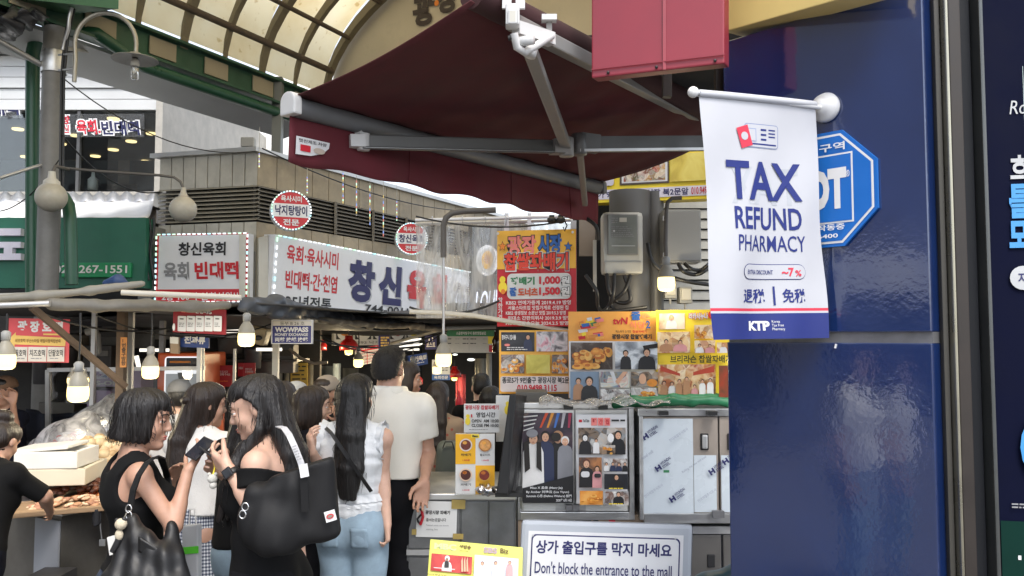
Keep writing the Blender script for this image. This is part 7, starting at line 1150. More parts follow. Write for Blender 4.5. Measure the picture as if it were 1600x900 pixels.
def hand_prims(wr, f, n, t, curl=.5, sc=1., spread=.08):
    """wrist, finger direction, palm-facing direction, thumb direction"""
    wr, f, n, t = V(wr), V(f).normalized(), V(n), V(t); n = (n - f * n.dot(f)).normalized(); t = (t - f * t.dot(f) - n * t.dot(n)).normalized()
    palm, fin = [], []; cl = curl if isinstance(curl, (list, tuple)) else [curl] * 4
    for q, (off, ln, r) in enumerate(((.029, .070, .0082), (.010, .078, .0086), (-.010, .072, .0082), (-.028, .056, .0072))):
        b = wr + f * (.012 * sc) + t * (off * .55 * sc); kn = wr + f * ((.086 - abs(off - .01) * .25) * sc) + t * (off * sc) - n * .002
        palm.append(cap(b, kn, .0155 * sc, .0118 * sc)); a = 0; p = kn; dirf = (f + t * off * spread * 30).normalized()
        for seg, w in ((.46, .75), (.31, 1.0), (.23, .8)):
            a += cl[q] * w; d = dirf * math.cos(a) + n * math.sin(a); e = p + d * (ln * seg * sc); fin.append(cap(p, e, r * sc, r * .9 * sc)); p = e; r *= .92
    b = wr + f * .022 * sc + t * .02 * sc + n * .006; k = b + (f * .55 + t * .75 + n * .35).normalized() * .038 * sc; e = k + (f * .8 + t * .35 + n * (.3 + .4 * cl[0])).normalized() * .032 * sc; e2 = e + (f * .85 + n * (.3 + .5 * cl[0])).normalized() * .024 * sc
    palm.append(cap(b, k, .0165 * sc, .0115 * sc)); fin += [cap(k, e, .0108 * sc, .0095 * sc), cap(e, e2, .0095 * sc, .008 * sc)]
    return palm, fin
class Person:
    def __init__(s, label, px, py, d, yaw, h=.008, male=False, fat=1., lean=0., head=(0, 0), arms=None, skin='fair', face=False, group=None, sex_scale=1., tilt=0.):
        s.h = h; s.T_ub = Matrix.Translation((0, 0, .95)) @ rotx(-R(lean)) @ Matrix.Translation((0, 0, -.95))
        nb = V((0, -.01, 1.43)); s.T_h = s.T_ub @ Matrix.Translation(nb) @ Matrix.Rotation(R(head[0]), 4, 'Z') @ rotx(R(-head[1])) @ Matrix.Rotation(R(tilt), 4, 'Y') @ Matrix.Translation(-nb)
        s.skin = SKIN[skin]; top = s.T_h @ V((0, -.012, 1.655)); wp = at(px, py, d); s.s = wp.z / top.z; s.yaw = R(yaw)
        s.Rz = Matrix.Rotation(s.yaw, 4, 'Z'); off = s.Rz @ V((top.x, top.y, 0)) * s.s; s.loc = V((wp.x - off.x, wp.y - off.y, 0))
        s.root = thing('person', label, 'person', s.loc, group)
        ws = 1.16 if male else 1.; hw = (.93 if male else 1.) * fat; s.male = male; s.fat = fat; U = s.T_ub; s.tags = {}
        def add(tag, pr, T=None): s.tags.setdefault(tag, []).extend([xprim(T, p) for p in pr] if T is not None else pr)
        add('hips', [ell((0, -.005, .92), (.158 * hw, .112 * fat, .13)), ell((.072 * hw, -.055, .875), (.088 * hw, .082 * fat, .095)), ell((-.072 * hw, -.055, .875), (.088 * hw, .082 * fat, .095))])
        wst = (.15 if male else .122) * fat
        add('chest', [ell((0, 0, 1.05), (wst, .098 * fat, .15)), ell((0, .002, 1.21), (.142 * ws * fat ** .6, .104 * fat ** .7, .165)), cap((-.118 * ws, -.012, 1.325), (.118 * ws, -.012, 1.325), .056 * fat ** .5),
              cap((.03, -.018, 1.405), (.125 * ws, -.014, 1.35), .036, .034), cap((-.03, -.018, 1.405), (-.125 * ws, -.014, 1.35), .036, .034), ell((.06, -.06, 1.27), (.08 * ws, .05, .1)), ell((-.06, -.06, 1.27), (.08 * ws, .05, .1))], U)
        add('chest', ([ell((.07, .07, 1.255), (.075, .05, .065)), ell((-.07, .07, 1.255), (.075, .05, .065))] if male else [ell((.072, .078, 1.215), (.064 * fat, .06 * fat, .062)), ell((-.072, .078, 1.215), (.064 * fat, .06 * fat, .062))]), U)
        nr = .058 if male else .049
        add('neck', [cap(tp(U, (0, -.02, 1.37)), tp(s.T_h, (0, -.006, 1.48)), nr * 1.08, nr)])
        H = s.T_h
        add('head', [ell((0, -.012, 1.568), (.074, .094, .086)), ell((0, .028, 1.51), (.058, .063, .078)), ell((0, .012, 1.475), (.052, .06, .045)), cap((-.032, .03, 1.462), (0, .07, 1.446), .022, .018), cap((.032, .03, 1.462), (0, .07, 1.446), .022, .018), ell((.035, .055, 1.51), (.026, .026, .026)), ell((-.035, .055, 1.51), (.026, .026, .026)), ell((0, .06, 1.578), (.05, .03, .04))], H)
        add('nose', [cap((0, .088, 1.552), (0, .107, 1.516), .0065, .0095), ell((.0095, .098, 1.511), (.0075, .009, .007)), ell((-.0095, .098, 1.511), (.0075, .009, .007)), ell((0, .088, 1.483), (.021, .013, .0065)), ell((0, .0875, 1.4725), (.018, .013, .007)), ell((0, .08, 1.447), (.018, .013, .012)),
                     ell((.074, -.008, 1.533), (.011, .019, .031)), ell((-.074, -.008, 1.533), (.011, .019, .031)), cap((.012, .086, 1.566), (.046, .072, 1.568), .008), cap((-.012, .086, 1.566), (-.046, .072, 1.568), .008)], H)
        add('socket', [ell((.031, .096, 1.547), (.0175, .0135, .0095)), ell((-.031, .096, 1.547), (.0175, .0135, .0095)), ell((0, .106, 1.478), (.016, .01, .0016))], H)
        lw = 1.08 if male else 1.; S = {1: s.T_ub @ V((.158 * ws, -.012, 1.335)), -1: s.T_ub @ V((-.158 * ws, -.012, 1.335))}; s.S = S; arms = arms or {}
        for sg, nm in ((1, 'R'), (-1, 'L')):
            hip, kn, an = (sg * .085, -.005, .88), (sg * .085, .012, .48), (sg * .085, -.03, .085)
            add('leg' + nm, [cap(hip, kn, .092 * fat * lw, .056 * lw * fat ** .5), cap(kn, an, .052 * lw, .034 * lw), ell((sg * .085, -.028, .345), (.048 * lw, .05 * lw, .12))])
            add('foot' + nm, [cap((sg * .085, -.045, .04), (sg * .092, .12, .028), .034, .03), cap(an, (sg * .087, .03, .05), .036, .034)])
            a = arms.get(nm, {}); 
            el = s.loc3(a['elbow']) if 'elbow' in a else V((S[sg].x + sg * .055, S[sg].y - .03, S[sg].z - .285)); w = s.loc3(a['wrist']) if 'wrist' in a else el + V((sg * .01, .06, -.235))
            ar = fat ** .6 * lw; add('arm' + nm, [cap(S[sg], el, .041 * ar, .033 * ar), ell(S[sg], (.049 * ar, .05 * ar, .054 * ar))]); add('fore' + nm, [cap(el, w, .033 * ar, .0225 * lw), cap(el, el * .6 + w * .4, .034 * ar, .032 * ar)])
            f = s.dirl(a['f']) if 'f' in a else (w - el).normalized(); n_ = s.dirl(a['n']) if 'n' in a else V((-sg, 0, 0)); t = s.dirl(a['t']) if 't' in a else V((0, 1, 0))
            pa, fi = hand_prims(w, f, n_, t, a.get('curl', .45), (1.08 if male else .98)); add('palm' + nm, pa); add('fing' + nm, fi); s.__dict__['el' + nm] = el; s.__dict__['wr' + nm] = w
        s.face = face
    def loc3(s, w):                                     # world -> the person's own axes
        w = V(w); return (s.Rz.inverted() @ (w - s.loc)) / s.s
    def dirl(s, v): return (s.Rz.inverted().to_3x3() @ V(v)).normalized()
    def W(s, p):
        q = s.Rz @ V(p); return q * s.s + s.loc
    def xf(s, v):
        M = np.array(s.Rz.to_3x3()); return (v @ M.T) * s.s + np.array(s.loc)
    def put_mb(s, mb, name, m=None, parent=None, **kw):
        mb.v = [v3(s.W(p)) for p in mb.v]; return mb.build(name, m, parent or s.root, **kw)
    def g(s, *t): return [p for k in t for p in s.tags[k]]
    def body(s, bare_legs=True):
        gr = [(s.g('hips', 'chest', 'legR', 'legL'), .035, 0, '+'), (s.g('footR', 'footL'), .02, 0, '+'), (s.g('neck'), .03, 0, '+'), (s.g('head'), .018, 0, '+'), (s.g('armR', 'armL'), .014, 0, '+'), (s.g('foreR', 'foreL'), .012, 0, '+'), (s.g('palmR', 'palmL'), .011, 0, '+'), (s.g('fingR', 'fingL'), .0035, 0, '+'), (s.g('nose'), .008, 0, '+')]
        if s.face: gr.append((s.g('socket'), .006, 0, '-'))
        s.b = blob('body', gr, s.skin, s.h, s.root, s.xf)
        if s.face:
            H = s.T_h
            for sg in (1, -1):
                mb = MB(); mb.ell(tp(H, (sg * .031, .0775, 1.546)), .0112, EYEW); mb.ell(tp(H, (sg * .031, .0848, 1.5435)), (.0055, .0046, .0055), IRIS); s.put_mb(mb, 'eye'); mb = MB(); mb.ell(tp(H, (sg * .031, .0776, 1.5505)), (.0128, .0122, .0098), s.skin, H.to_3x3()); mb.ell(tp(H, (sg * .031, .0772, 1.5375)), (.0122, .0116, .0062), s.skin, H.to_3x3()); s.put_mb(mb, 'eyelid')
                mb = MB(); mb.tube([tp(H, (sg * x, y, z)) for x, y, z in ((.012, .094, 1.5685), (.028, .0925, 1.5745), (.042, .085, 1.573), (.052, .073, 1.567))], [.0018, .003, .0026, .001], 6, BROW)
                s.put_mb(mb, 'eyebrow'); mb = MB(); mb.tube([tp(H, (sg * x, y, z)) for x, y, z in ((.017, .0865, 1.5445), (.026, .0905, 1.5460), (.036, .0895, 1.5455), (.046, .0815, 1.543))], [.0006, .0012, .0013, .0007], 6, BROW); s.put_mb(mb, 'eyelashes')
            mb = MB()
            mb.ell(tp(H, (0, .0915, 1.4835)), (.0195, .0105, .0048), LIP, H.to_3x3()); mb.ell(tp(H, (0, .091, 1.474)), (.0165, .0105, .0055), LIP, H.to_3x3()); s.put_mb(mb, 'lips')
        return s
    def wear(s, name, groups, m, fold=None, cuts=(), h=None, k2=.02, bottoms=()):
        """groups: (prims, k, off, cuts) each cut by its own planes, then joined"""
        h = h or s.h; lo, hi = _bounds([p for g in groups for p in g[0]], .05 + max(g[2] for g in groups)); f = Field(lo, hi, h); D = None
        for pr, k, off, cs in groups:
            d = f.put(pr, k, off, f.blank())
            for c in cs: d = np.maximum(d, c(f.X, f.Y, f.Z).astype(np.float32))
            D = d if D is None else smin(D, d, k2)
        f.D = D
        if fold:
            for fo in (fold if isinstance(fold, list) else [fold]): f.D = f.D + f.folds(*fo)
        for c in cuts: f.D = np.maximum(f.D, c(f.X, f.Y, f.Z).astype(np.float32))
        v, F = f.mesh(1); return np_mesh(name, s.xf(v), F, m, s.root)
    def trousers(s, m, z0=.98, z1=.07, off=.012, name='trousers', flare=0., seed=1, amp=.006):
        leg = s.g('legR', 'legL')
        if flare: leg = leg + [cap((sg * .088, -.012, .5), (sg * .092, -.02, .09), .062 + flare * .4, .065 + flare) for sg in (1, -1)]
        return s.wear(name, [(s.g('hips'), .04, off, []), (leg, .03, off, []), ], m, (amp, seed, 34, 6), [lambda X, Y, Z: Z - z0 + 0 * X + 0 * Y, lambda X, Y, Z: z1 - Z + 0 * X + 0 * Y], k2=.03)
    def shoes(s, m):
        s.wear('shoes', [(s.g('footR', 'footL'), .02, .008, [lambda X, Y, Z: Z - .085 + 0 * X + 0 * Y])], m, h=.01, cuts=[lambda X, Y, Z: .004 - Z + 0 * X + 0 * Y])
    def sleeve(s, nm, frac, off=.014):                  # upper-arm sleeve ending at a share of the way to the elbow
        a = V(s.S[1 if nm == 'R' else -1]); b = s.__dict__['el' + nm]; return (s.g('arm' + nm), .02, off, [plane_cut(a + (b - a) * frac, (b - a).normalized())])
    def top(s, m, name='shirt', hem=.9, off=.012, sl=.5, loff=.014, neck=(0, .01, 1.445, .075, .085, .06), fold=(.004, 3, 34, 5), loose=0, extra=(), cuts=()):
        def npl(X, Y, Z):
            n = s.T_ub @ V(neck[:3]); return -_dist(ell(n[:], neck[3:]), X, Y, Z)
        pr = s.g('chest', 'hips')
        if loose: pr = pr + [xprim(s.T_ub, p) for p in (cap((-.06, 0, 1.2), (-.075, -.005, .95), .09 + loose, .1 + loose), cap((.06, 0, 1.2), (.075, -.005, .95), .09 + loose, .1 + loose))]
        g = [(pr, .04, off, [lambda X, Y, Z: hem - Z + 0 * X + 0 * Y]), (s.g('neck'), .02, off * .7, [lambda X, Y, Z: Z - 1.45 + 0 * X + 0 * Y])]
        if sl: g += [s.sleeve('R', sl, loff), s.sleeve('L', sl, loff)]
        return s.wear(name, g, m, fold, [npl] + list(cuts))
    def hair(s, m, style='long', end=1.15, h=None, width=1., groove=.003, strands=60, front=False, op=(), fringe=False, seed=1, shift=0., sides=None):
        h = h or s.h * .8; H = s.T_h; pr = [ell((0, -.018, 1.571), (.080, .098, .087)), ell((0, .016, 1.60), (.073, .076, .061))]; low = []; cuts = []; U = s.T_ub
        if style == 'bob':
            low = [ell((.056, -.010, 1.505), (.032, .066, .105)), ell((-.056, -.010, 1.505), (.032, .066, .105)), ell((0, -.056, 1.505), (.074, .048, .11)), ell((0, -.046, 1.465), (.080, .062, .07))]
            cuts.append(plane_cut(H @ V((0, 0, end)), -(H.to_3x3() @ V((0, 0, 1)))))
        elif style == 'short':
            cuts.append(plane_cut(H @ V((0, -.09, 1.485)), -(H.to_3x3() @ V((0, -.45, 1)).normalized())))
            low = [ell((0, -.055, 1.535), (.073, .056, .075)), ell((0, .03, 1.625), (.07, .065, .04))]
        elif style == 'bun':
            low = [ell((0, -.065, 1.665), (.055, .055, .045)), ell((0, -.05, 1.53), (.07, .055, .06))]
        T = [xprim(H, p) for p in pr + low]
        if style == 'long':
            ts = np.linspace(0, 1, 5); top = H @ V((0, -.062, 1.55)); mid = V((0, 0, 0)); w = width
            for q in (-1, -.5, 0, .5, 1):
                a = H @ V((q * .05, -.055 - .02 * (1 - abs(q)), 1.56)); b = U @ V((q * .075 * w + shift, -.10 - .02 * (1 - abs(q)), 1.36)); c = U @ V((q * .085 * w + shift, -.128 - .015 * (1 - abs(q)), max(end, 1.2))); e = V((q * .06 * w + shift * 1.2, c.y - .012, end))
                T += [cap(a, b, .036, .028), cap(b, c, .028, .024), cap(c, e, .024, .008)]
            for sg in (1, -1): T += [xprim(H, ell((sg * .056, -.016, 1.52), (.026, .058, .09)))]
        if sides:                                        # locks falling in front of the shoulder, on the given sides
            for sg in sides:
                a = H @ V((sg * .07, .0, 1.56)); b = H @ V((sg * .083, .005, 1.46)); c = U @ V((sg * .115, .075, 1.32)); e = U @ V((sg * .10, .135, end + .03))
                T += [cap(a, b, .026, .03), cap(b, c, .03, .032), cap(c, e, .032, .012)]
        lo, hi = _bounds(T, .03); f = Field(lo, hi, h); f.put(T, .018)
        face = [xprim(H, p) for p in ((ell((0, .098, 1.515), (.06, .07, .082)), ell((0, .105, 1.46), (.058, .085, .07))) if style != 'short' else (ell((0, .1, 1.52), (.072, .085, .085)), ell((.078, .01, 1.51), (.03, .045, .075)), ell((-.078, .01, 1.51), (.03, .045, .075))))]
        face += [xprim(H, q) for q in op]
        if style == 'bun' : face += [xprim(H, ell((.08, .03, 1.5), (.03, .06, .06))), xprim(H, ell((-.08, .03, 1.5), (.03, .06, .06)))]
        if fringe: face[0] = xprim(H, ell((0, .108, 1.505), (.050, .064, .066)))
        f.put(face, .012, sub=True)
        c0 = H @ V((0, -.02, 1.5)); th = np.arctan2(f.X - c0.x, -(f.Y - c0.y)); rg = np.random.default_rng(seed); ns = np.sin(f.Z * 23 + rg.uniform(0, 6)) + np.sin(f.Z * 11 + f.X * 13)
        gr = sum(np.sin(th * fr + rg.uniform(0, 6) + .5 * ns) * am for fr, am in ((9, 1.), (17, .8), (31, .6), (47, .5)))
        if style == 'short': gr = np.sin(f.X * 190 + 3 * np.sin(f.Z * 60)) * np.sin(f.Z * 150 + f.Y * 90) * 1.2
        f.D = f.D + (gr * groove * .5).astype(np.float32)
        for c in cuts: f.D = np.maximum(f.D, (c(f.X, f.Y, f.Z) + .004 * np.sin(th * 23)).astype(np.float32))
        v, F = f.mesh(1); s.hv = v; o = np_mesh('hair', s.xf(v), F, m, s.root)
        if strands:
            mb = MB(); rg = random.Random(seed); nm = np.array([o2[:] for o2 in (p.normal for p in o.data.vertices)])
            Mi = np.array(s.Rz.to_3x3())
            for _ in range(strands):
                i = rg.randrange(len(v)); p = V(v[i]); n = V(Mi.T @ nm[i]); L = min(rg.uniform(.05, .12), max(.01, p.z - v[:, 2].min() - .012)) * (.35 if style == 'short' else 1); pts = []
                for q in range(5):
                    t = q / 4; pts.append(p + n * (.001 + .011 * math.sin(t * PI) * rg.uniform(.4, 1.3)) + V((rg.uniform(-.003, .003), rg.uniform(-.003, .003), -L * t)) + V((n.x, n.y, 0)) * (.012 * t if p.z > 1.5 else 0))
                mb.tube(pts, [.0011, .0012, .001, .0008, .0004], 4, cap=False)
            tag(s.put_mb(mb, 'loose_strands', m, o), kind='stuff')
        return o
# ------------------------------------------------------------------ the crowd
BLK = mat('black_jersey', (.006, .006, .0065), .9, var=.2, bump=.12, bscale=300, spec=.2); BLK2 = mat('black_trouser_cloth', (.007, .007, .009), .9, var=.2, bump=.12, bscale=260, spec=.2); NVY = mat('navy_trouser_cloth', (.007, .008, .016), .9, spec=.2, bump=.1, bscale=260)
JEAN = mat('light_denim', (.25, .34, .42), .85, var=.2, vscale=8, bump=.2, bscale=420); DJEAN = mat('dark_denim', (.035, .05, .085), .85, var=.25, vscale=9, bump=.2, bscale=420); KNIT = mat('white_knit', (.75, .73, .70), .9, var=.06, bump=.35, bscale=160); RUF = mat('white_ruffle_cotton', (.70, .72, .74), .9, var=.06, bump=.35, bscale=120, stretch=(1, 1, 2)); POLO = mat('cream_polo', (.80, .77, .69), .9, var=.04, bump=.18, bscale=500)
LEA = mat('black_leather', (.008, .008, .009), .5, var=.25, bump=.14, bscale=150, rvar=.08); NYL = mat('black_nylon', (.007, .007, .008), .65, spec=.3, var=.15, bump=.10, bscale=260); SHOE = mat('dark_shoes', (.03, .03, .03), .5)
def flat(z): return lambda X, Y, Z: z - Z + 0 * X + 0 * Y
def hat(s, m, brim=True, label=None):
    H = s.T_h; n = H.to_3x3() @ V((0, .12, 1)).normalized(); c = H @ V((0, 0, 1.578)); pr = [xprim(H, ell((0, -.014, 1.60), (.090, .110, .085)))]
    o = s.wear('cap', [(pr, .01, 0, [plane_cut(c, -n)])] + ([([xprim(H, ell((0, .115, 1.582), (.075, .075, .009)))], .01, 0, [])] if brim else []), m, k2=.012); return o
def pair(s, a, b): return (a - b)
# 1. short haired woman with the phone, seen from behind on the left
p = Person('woman with a dark chin length bob in a black tank top and dark jeans', 229, 608, 3.2, -58, h=.0055, fat=.86, face=True, head=(-24, 10), skin='warm', arms={
    'R': dict(elbow=at(271, 822, 3.06), wrist=at(293, 738, 3.14), f=at(312, 708, 3.2) - at(293, 738, 3.14), n=(-.55, .2, .75), t=(.35, .9, .1), curl=[.35, .4, .45, .5]), 'L': dict(elbow=at(252, 800, 3.5), wrist=at(268, 748, 3.42), f=at(287, 714, 3.34) - at(268, 748, 3.42), n=(.75, -.45, -.2), t=(.3, -.4, .7), curl=[.25, .35, .5, .6])}).body()
def tanks(X, Y, Z): return -np.minimum(_dist(ell((0, -.03, 1.425), (.083, .15, .105)), X, Y, Z), np.minimum(_dist(ell((.192, -.01, 1.30), (.070, .16, .115)), X, Y, Z), _dist(ell((-.192, -.01, 1.30), (.070, .16, .115)), X, Y, Z)))
p.trousers(DJEAN, z0=.97, z1=.07); p.wear('tank_top', [(p.g('chest', 'hips'), .04, .013, [flat(.955)])], BLK, [(.004, 4, 34, 5), (.003, 14, 60, 5, (.4, .4, 1.5))], [tanks]); p.hair(HAIR['soft'], 'bob', end=1.452, strands=260, groove=.0032, fringe=True, h=.0045); p.shoes(SHOE)
mb = MB(); pts = [at(252, 722, 2.98), at(244, 716, 3.02), at(238, 722, 3.2)]; 
r = thing('shoulder_bag', 'slouchy black leather shoulder bag with a cream plush charm', 'bag', at(235, 900, 2.92)); 
bagp = [cap(at(203, 812, 2.93), at(186, 905, 2.90), .022, .05), cap(at(186, 905, 2.9), at(262, 915, 2.88), .055, .06), cap(at(222, 850, 2.90), at(240, 940, 2.88), .035, .07), cap(at(268, 822, 2.95), at(278, 905, 2.92), .016, .045), cap(at(214, 832, 2.92), at(262, 868, 2.9), .028, .04), cap(at(262, 868, 2.9), at(270, 830, 2.94), .03, .014)]
blob('body', [(bagp, .045, 0, '+')], LEA, .006, r, None, (.012, 6, 52, 7, (1.6, 1, .35)))
def strap(pts, w, th, m, name, parent, side):
    mb = MB(); n = len(pts); S_ = V(side).normalized(); vs = []
    for i, q in enumerate(pts):
        t = (V(pts[min(i + 1, n - 1)]) - V(pts[max(i - 1, 0)])).normalized(); u = (S_ - t * S_.dot(t)).normalized(); k = t.cross(u); vs += [q + u * w / 2 + k * th / 2, q - u * w / 2 + k * th / 2, q - u * w / 2 - k * th / 2, q + u * w / 2 - k * th / 2]
    mb.add(vs, [(i * 4 + j, i * 4 + (j + 1) % 4, i * 4 + 4 + (j + 1) % 4, i * 4 + 4 + j) for i in range(n - 1) for j in range(4)] + [(0, 1, 2, 3), (4 * n - 1, 4 * n - 2, 4 * n - 3, 4 * n - 4)], m); return mb.build(name, m, parent)
strap([at(204, 790, 2.93), at(208, 766, 2.935), at(217, 742, 2.95), at(230, 722, 2.98), at(243, 714, 3.06), at(252, 716, 3.16), at(262, 745, 3.28), at(272, 810, 3.2)], .026, .006, LEA, 'strap', r, (1, -.4, .3))
CHR = mat('chrome', (.6, .6, .6), .2, metal=1, var=.05)
for y in (795, 805): mb = MB(); c = at(201, y, 2.92); mb.tube([c + V((.010 * math.cos(a), 0, .014 * math.sin(a))) for a in [2 * PI * i / 14 for i in range(15)]], .0028, 6, cap=False); mb.build('ring', CHR, r)
mb = MB(); f = [(at(215, 836, 2.86), .05)]; mb.grid(lambda u, v: at(217 + 34 * u, 838 + 22 * u + (24 - 8 * u) * v, 2.868 - .004 * math.sin(PI * u)), 8, 6); mb.build('flap', LEA, r, solid=.004)
PLC = mat('cream_plush', (.55, .48, .36), .95, bump=.4, bscale=200); r2 = thing('plush_charm', 'small cream and black plush charm dangling from the black leather bag', 'charm', at(186, 850, 2.88)); mb = MB(); mb.ell(at(189, 819, 2.88), .020, PLC); mb.ell(at(194, 811, 2.88), .008, INK); mb.ell(at(183, 813, 2.88), .008, INK); mb.build('head', PLC, r2); mb = MB(); mb.ell(at(186, 836, 2.88), (.014, .012, .020), PLC); mb.build('body', PLC, r2); mb = MB(); mb.tube([at(186, 842, 2.88), at(181, 853, 2.88), at(175, 862, 2.88)], [.011, .012, .009], 8); mb.build('leg', INK, r2); mb = MB(); mb.tube([at(198, 802, 2.91), at(192, 812, 2.89)], .002, 5); mb.build('cord', CHR, r2)
mb = MB(); f = Frame(at(167, 840, 3.0), at(181, 836, 3.0), at(171, 868, 3.0)); fbox(f, 0, 0, 1, 1, -.01, 0, mb); tag(mb.build('paper_leaflet', PAPER), 'white leaflet sticking out behind the leather bag', 'leaflet')
r = thing('shopping_bag', 'pale grey shopping bag with a bright green band beside the leather bag', 'bag', at(300, 900, 3.4)); f = Frame(at(284, 822, 3.42), at(306, 820, 3.4), at(284, 940, 3.42)); mb = MB(); fbox(f, 0, 0, 1.1, 1, -.03, 0, mb); mb.build('body', mat('pale_grey_bag', (.50, .52, .56), .5, var=.06), r, bevel=.006); s = L_(f, r, .002); s.rect(mat('green_band', '#5fd03c', .5), (285, 855, 311, 864)); s.done(); mb = MB(); mb.tube([f.p(.3, 0, -.02), f.p(.35, -.2, -.02), f.p(.7, -.2, -.02), f.p(.8, 0, -.02)], .003, 6); mb.build('handle', VINYL, r)
def phone(a, b, w, n, lb, m=BLACKP):
    a, b, n = V(a), V(b), V(n).normalized(); d = (b - a).normalized(); n = (n - d * n.dot(d)).normalized(); sd = d.cross(n); r = thing('phone', lb, 'phone', (a + b) / 2); q = [a - sd * w / 2, a + sd * w / 2, b + sd * w / 2, b - sd * w / 2]; mb = MB(); mb.hexa([k - n * .004 for k in q] + [k + n * .004 for k in q]); mb.build('case', m, r, bevel=.003); mb = MB(); q2 = [q[0].lerp(q[2], .04), q[1].lerp(q[3], .04), q[2].lerp(q[0], .04), q[3].lerp(q[1], .04)]; mb.quad(*[k + n * .0045 for k in q2]); mb.build('screen', mat('phone_glass', (.02, .022, .03), .08), r); return r
phone(at(297, 716, 3.13), at(328, 686, 3.18), .074, (-.45, -.75, .5), 'black phone held up by the woman in the tank top')
# 2. long haired woman facing left with the tote
p = Person('long haired woman in a black off shoulder top facing left, tote on shoulder', 391, 588, 3.15, 88, h=.0055, fat=1.0, face=True, head=(6, 20), skin='fair', arms={
    'L': dict(elbow=at(396, 792, 2.95), wrist=at(358, 733, 3.0), f=at(330, 712, 3.06) - at(358, 733, 3.0), n=(.25, .75, .5), t=(.1, .2, 1), curl=[.45, .55, .65, .75]), 'R': dict(elbow=at(392, 776, 3.36), wrist=at(346, 738, 3.24), f=at(322, 716, 3.16) - at(346, 738, 3.24), n=(.1, -.8, .45), t=(.2, .1, 1), curl=[.4, .5, .6, .65])}).body()
p.trousers(BLK2, z0=.96, flare=.02); U = p.T_ub
p.wear('off_shoulder_top', [(p.g('chest', 'hips'), .04, .014, [flat(.84)]), p.sleeve('L', .55, .018), p.sleeve('R', .55, .018)], BLK, [(.006, 4, 48, 5, (.4, .4, 2)), (.004, 9, 26, 4)], [lambda X, Y, Z: Z - 1.30 - .3 * np.maximum(np.abs(X) - .1, 0) + 0 * Y]); p.hair(HAIR['soft'], 'long', end=1.10, strands=300, sides=(-1,), groove=.0034, op=(ell((-.075, .045, 1.51), (.05, .06, .08)), ell((.075, .045, 1.51), (.05, .06, .08))), h=.005, seed=5, width=.95); p.shoes(SHOE)
r = thing('wristwatch', 'black smart watch on the left wrist of the off shoulder top woman', 'watch', at(353, 737, 2.98)); fw = p.W(p.wrL) - p.W(p.elL); c = p.W(p.wrL) - fw.normalized() * .022; mb = MB(); mb.lathe([(.030, -.011), (.0315, -.01), (.0315, .01), (.030, .011)], c, fw, 20); mb.build('band', BLACKP, r); mb = MB(); k = V((-.35, -.8, .45)); k = (k - fw.normalized() * k.dot(fw.normalized())).normalized(); mb.bar(c + k * .028, c + k * .040, .034, .036, up=fw); mb.build('case', mat('watch_glass', (.01, .01, .012), .1), r, bevel=.004)
phone(at(345, 722, 3.10), at(318, 702, 3.14), .07, (.75, .1, .65), 'dark phone held by the off shoulder top woman')
r = thing('tote_bag', 'large black nylon tote with a white printed strap and a small white label', 'bag', at(460, 860, 2.9)); Rm = (Matrix.Rotation(R(-8), 3, 'Y') @ Matrix.Rotation(R(8), 3, 'Z')); Rl = [list(q) for q in Rm]
blob('body', [([rbox(at(478, 782, 2.92), (.110, .045, .150), .035, Rl), rbox(at(440, 800, 2.90), (.115, .05, .115), .045, Rl), ell(at(420, 822, 2.88), (.10, .06, .085)), cap(at(395, 806, 2.9), at(430, 846, 2.88), .05, .05)], .04, 0, '+')], NYL, .0065, r, None, (.013, 12, 40, 7, (1.7, 1, .35)), [lambda X, Y, Z: Z - (at(495, 722, 2.9).z) - .32 * (X - at(495, 722, 2.9).x) + 0 * Y])
WST = mat('white_woven_strap', (.46, .46, .48), .8, bump=.2, bscale=300); sp = [at(478, 792, 2.845), at(476, 745, 2.84), at(470, 722, 2.85), at(460, 697, 2.875), at(452, 680, 2.92), at(444, 669, 2.98), at(434, 666, 3.07), at(430, 680, 3.17), at(440, 720, 3.2)]; strap(sp[1:], .021, .004, WST, 'strap', r, (1, 0, .15)); strap([at(477, 800, 2.846), at(475, 745, 2.842)], .026, .005, NYL, 'strap_base', r, (1, 0, 0))
f = Frame(at(467, 727, 2.832), at(480, 724, 2.832), at(470, 747, 2.832)); mb = MB(); fbox(f, 0, 0, 1, 1, -.003, .002, mb); mb.build('strap_tab', VINYL, r); sf = Frame(at(456, 697, 2.868), at(464, 694, 2.868), at(466, 724, 2.842)); s = L_(sf, r, .006); s.lines(GREYT, (.1, .05, .9, .95), 6, px=False, fill=.6); s.done()
f = Frame(at(506, 801, 2.853), at(522, 796, 2.853), at(510, 817, 2.853)); s = Sign('bag_label', 'small white label with a red oval on the black tote', 'label', f, VINYL, t=.006, bname='patch'); s.root.parent = r; s.root.location = s.root.location - r.location; s.disc(REDP, (.14, .26, .86, .74), px=False); s.disc(mat('label_grey', '#8a7a70', .5), (.24, .36, .76, .64), px=False); s.done(); 
for k in ('label', 'category'): del s.root[k]
for k, (x, y) in enumerate(((383, 792), (379, 804))): mb = MB(); c = at(x, y, 2.805); mb.tube([c + V((.011 * math.cos(a), 0, .013 * math.sin(a))) for a in [2 * PI * i / 14 for i in range(15)]], .003, 6, cap=False); mb.build('ring', CHR, r)
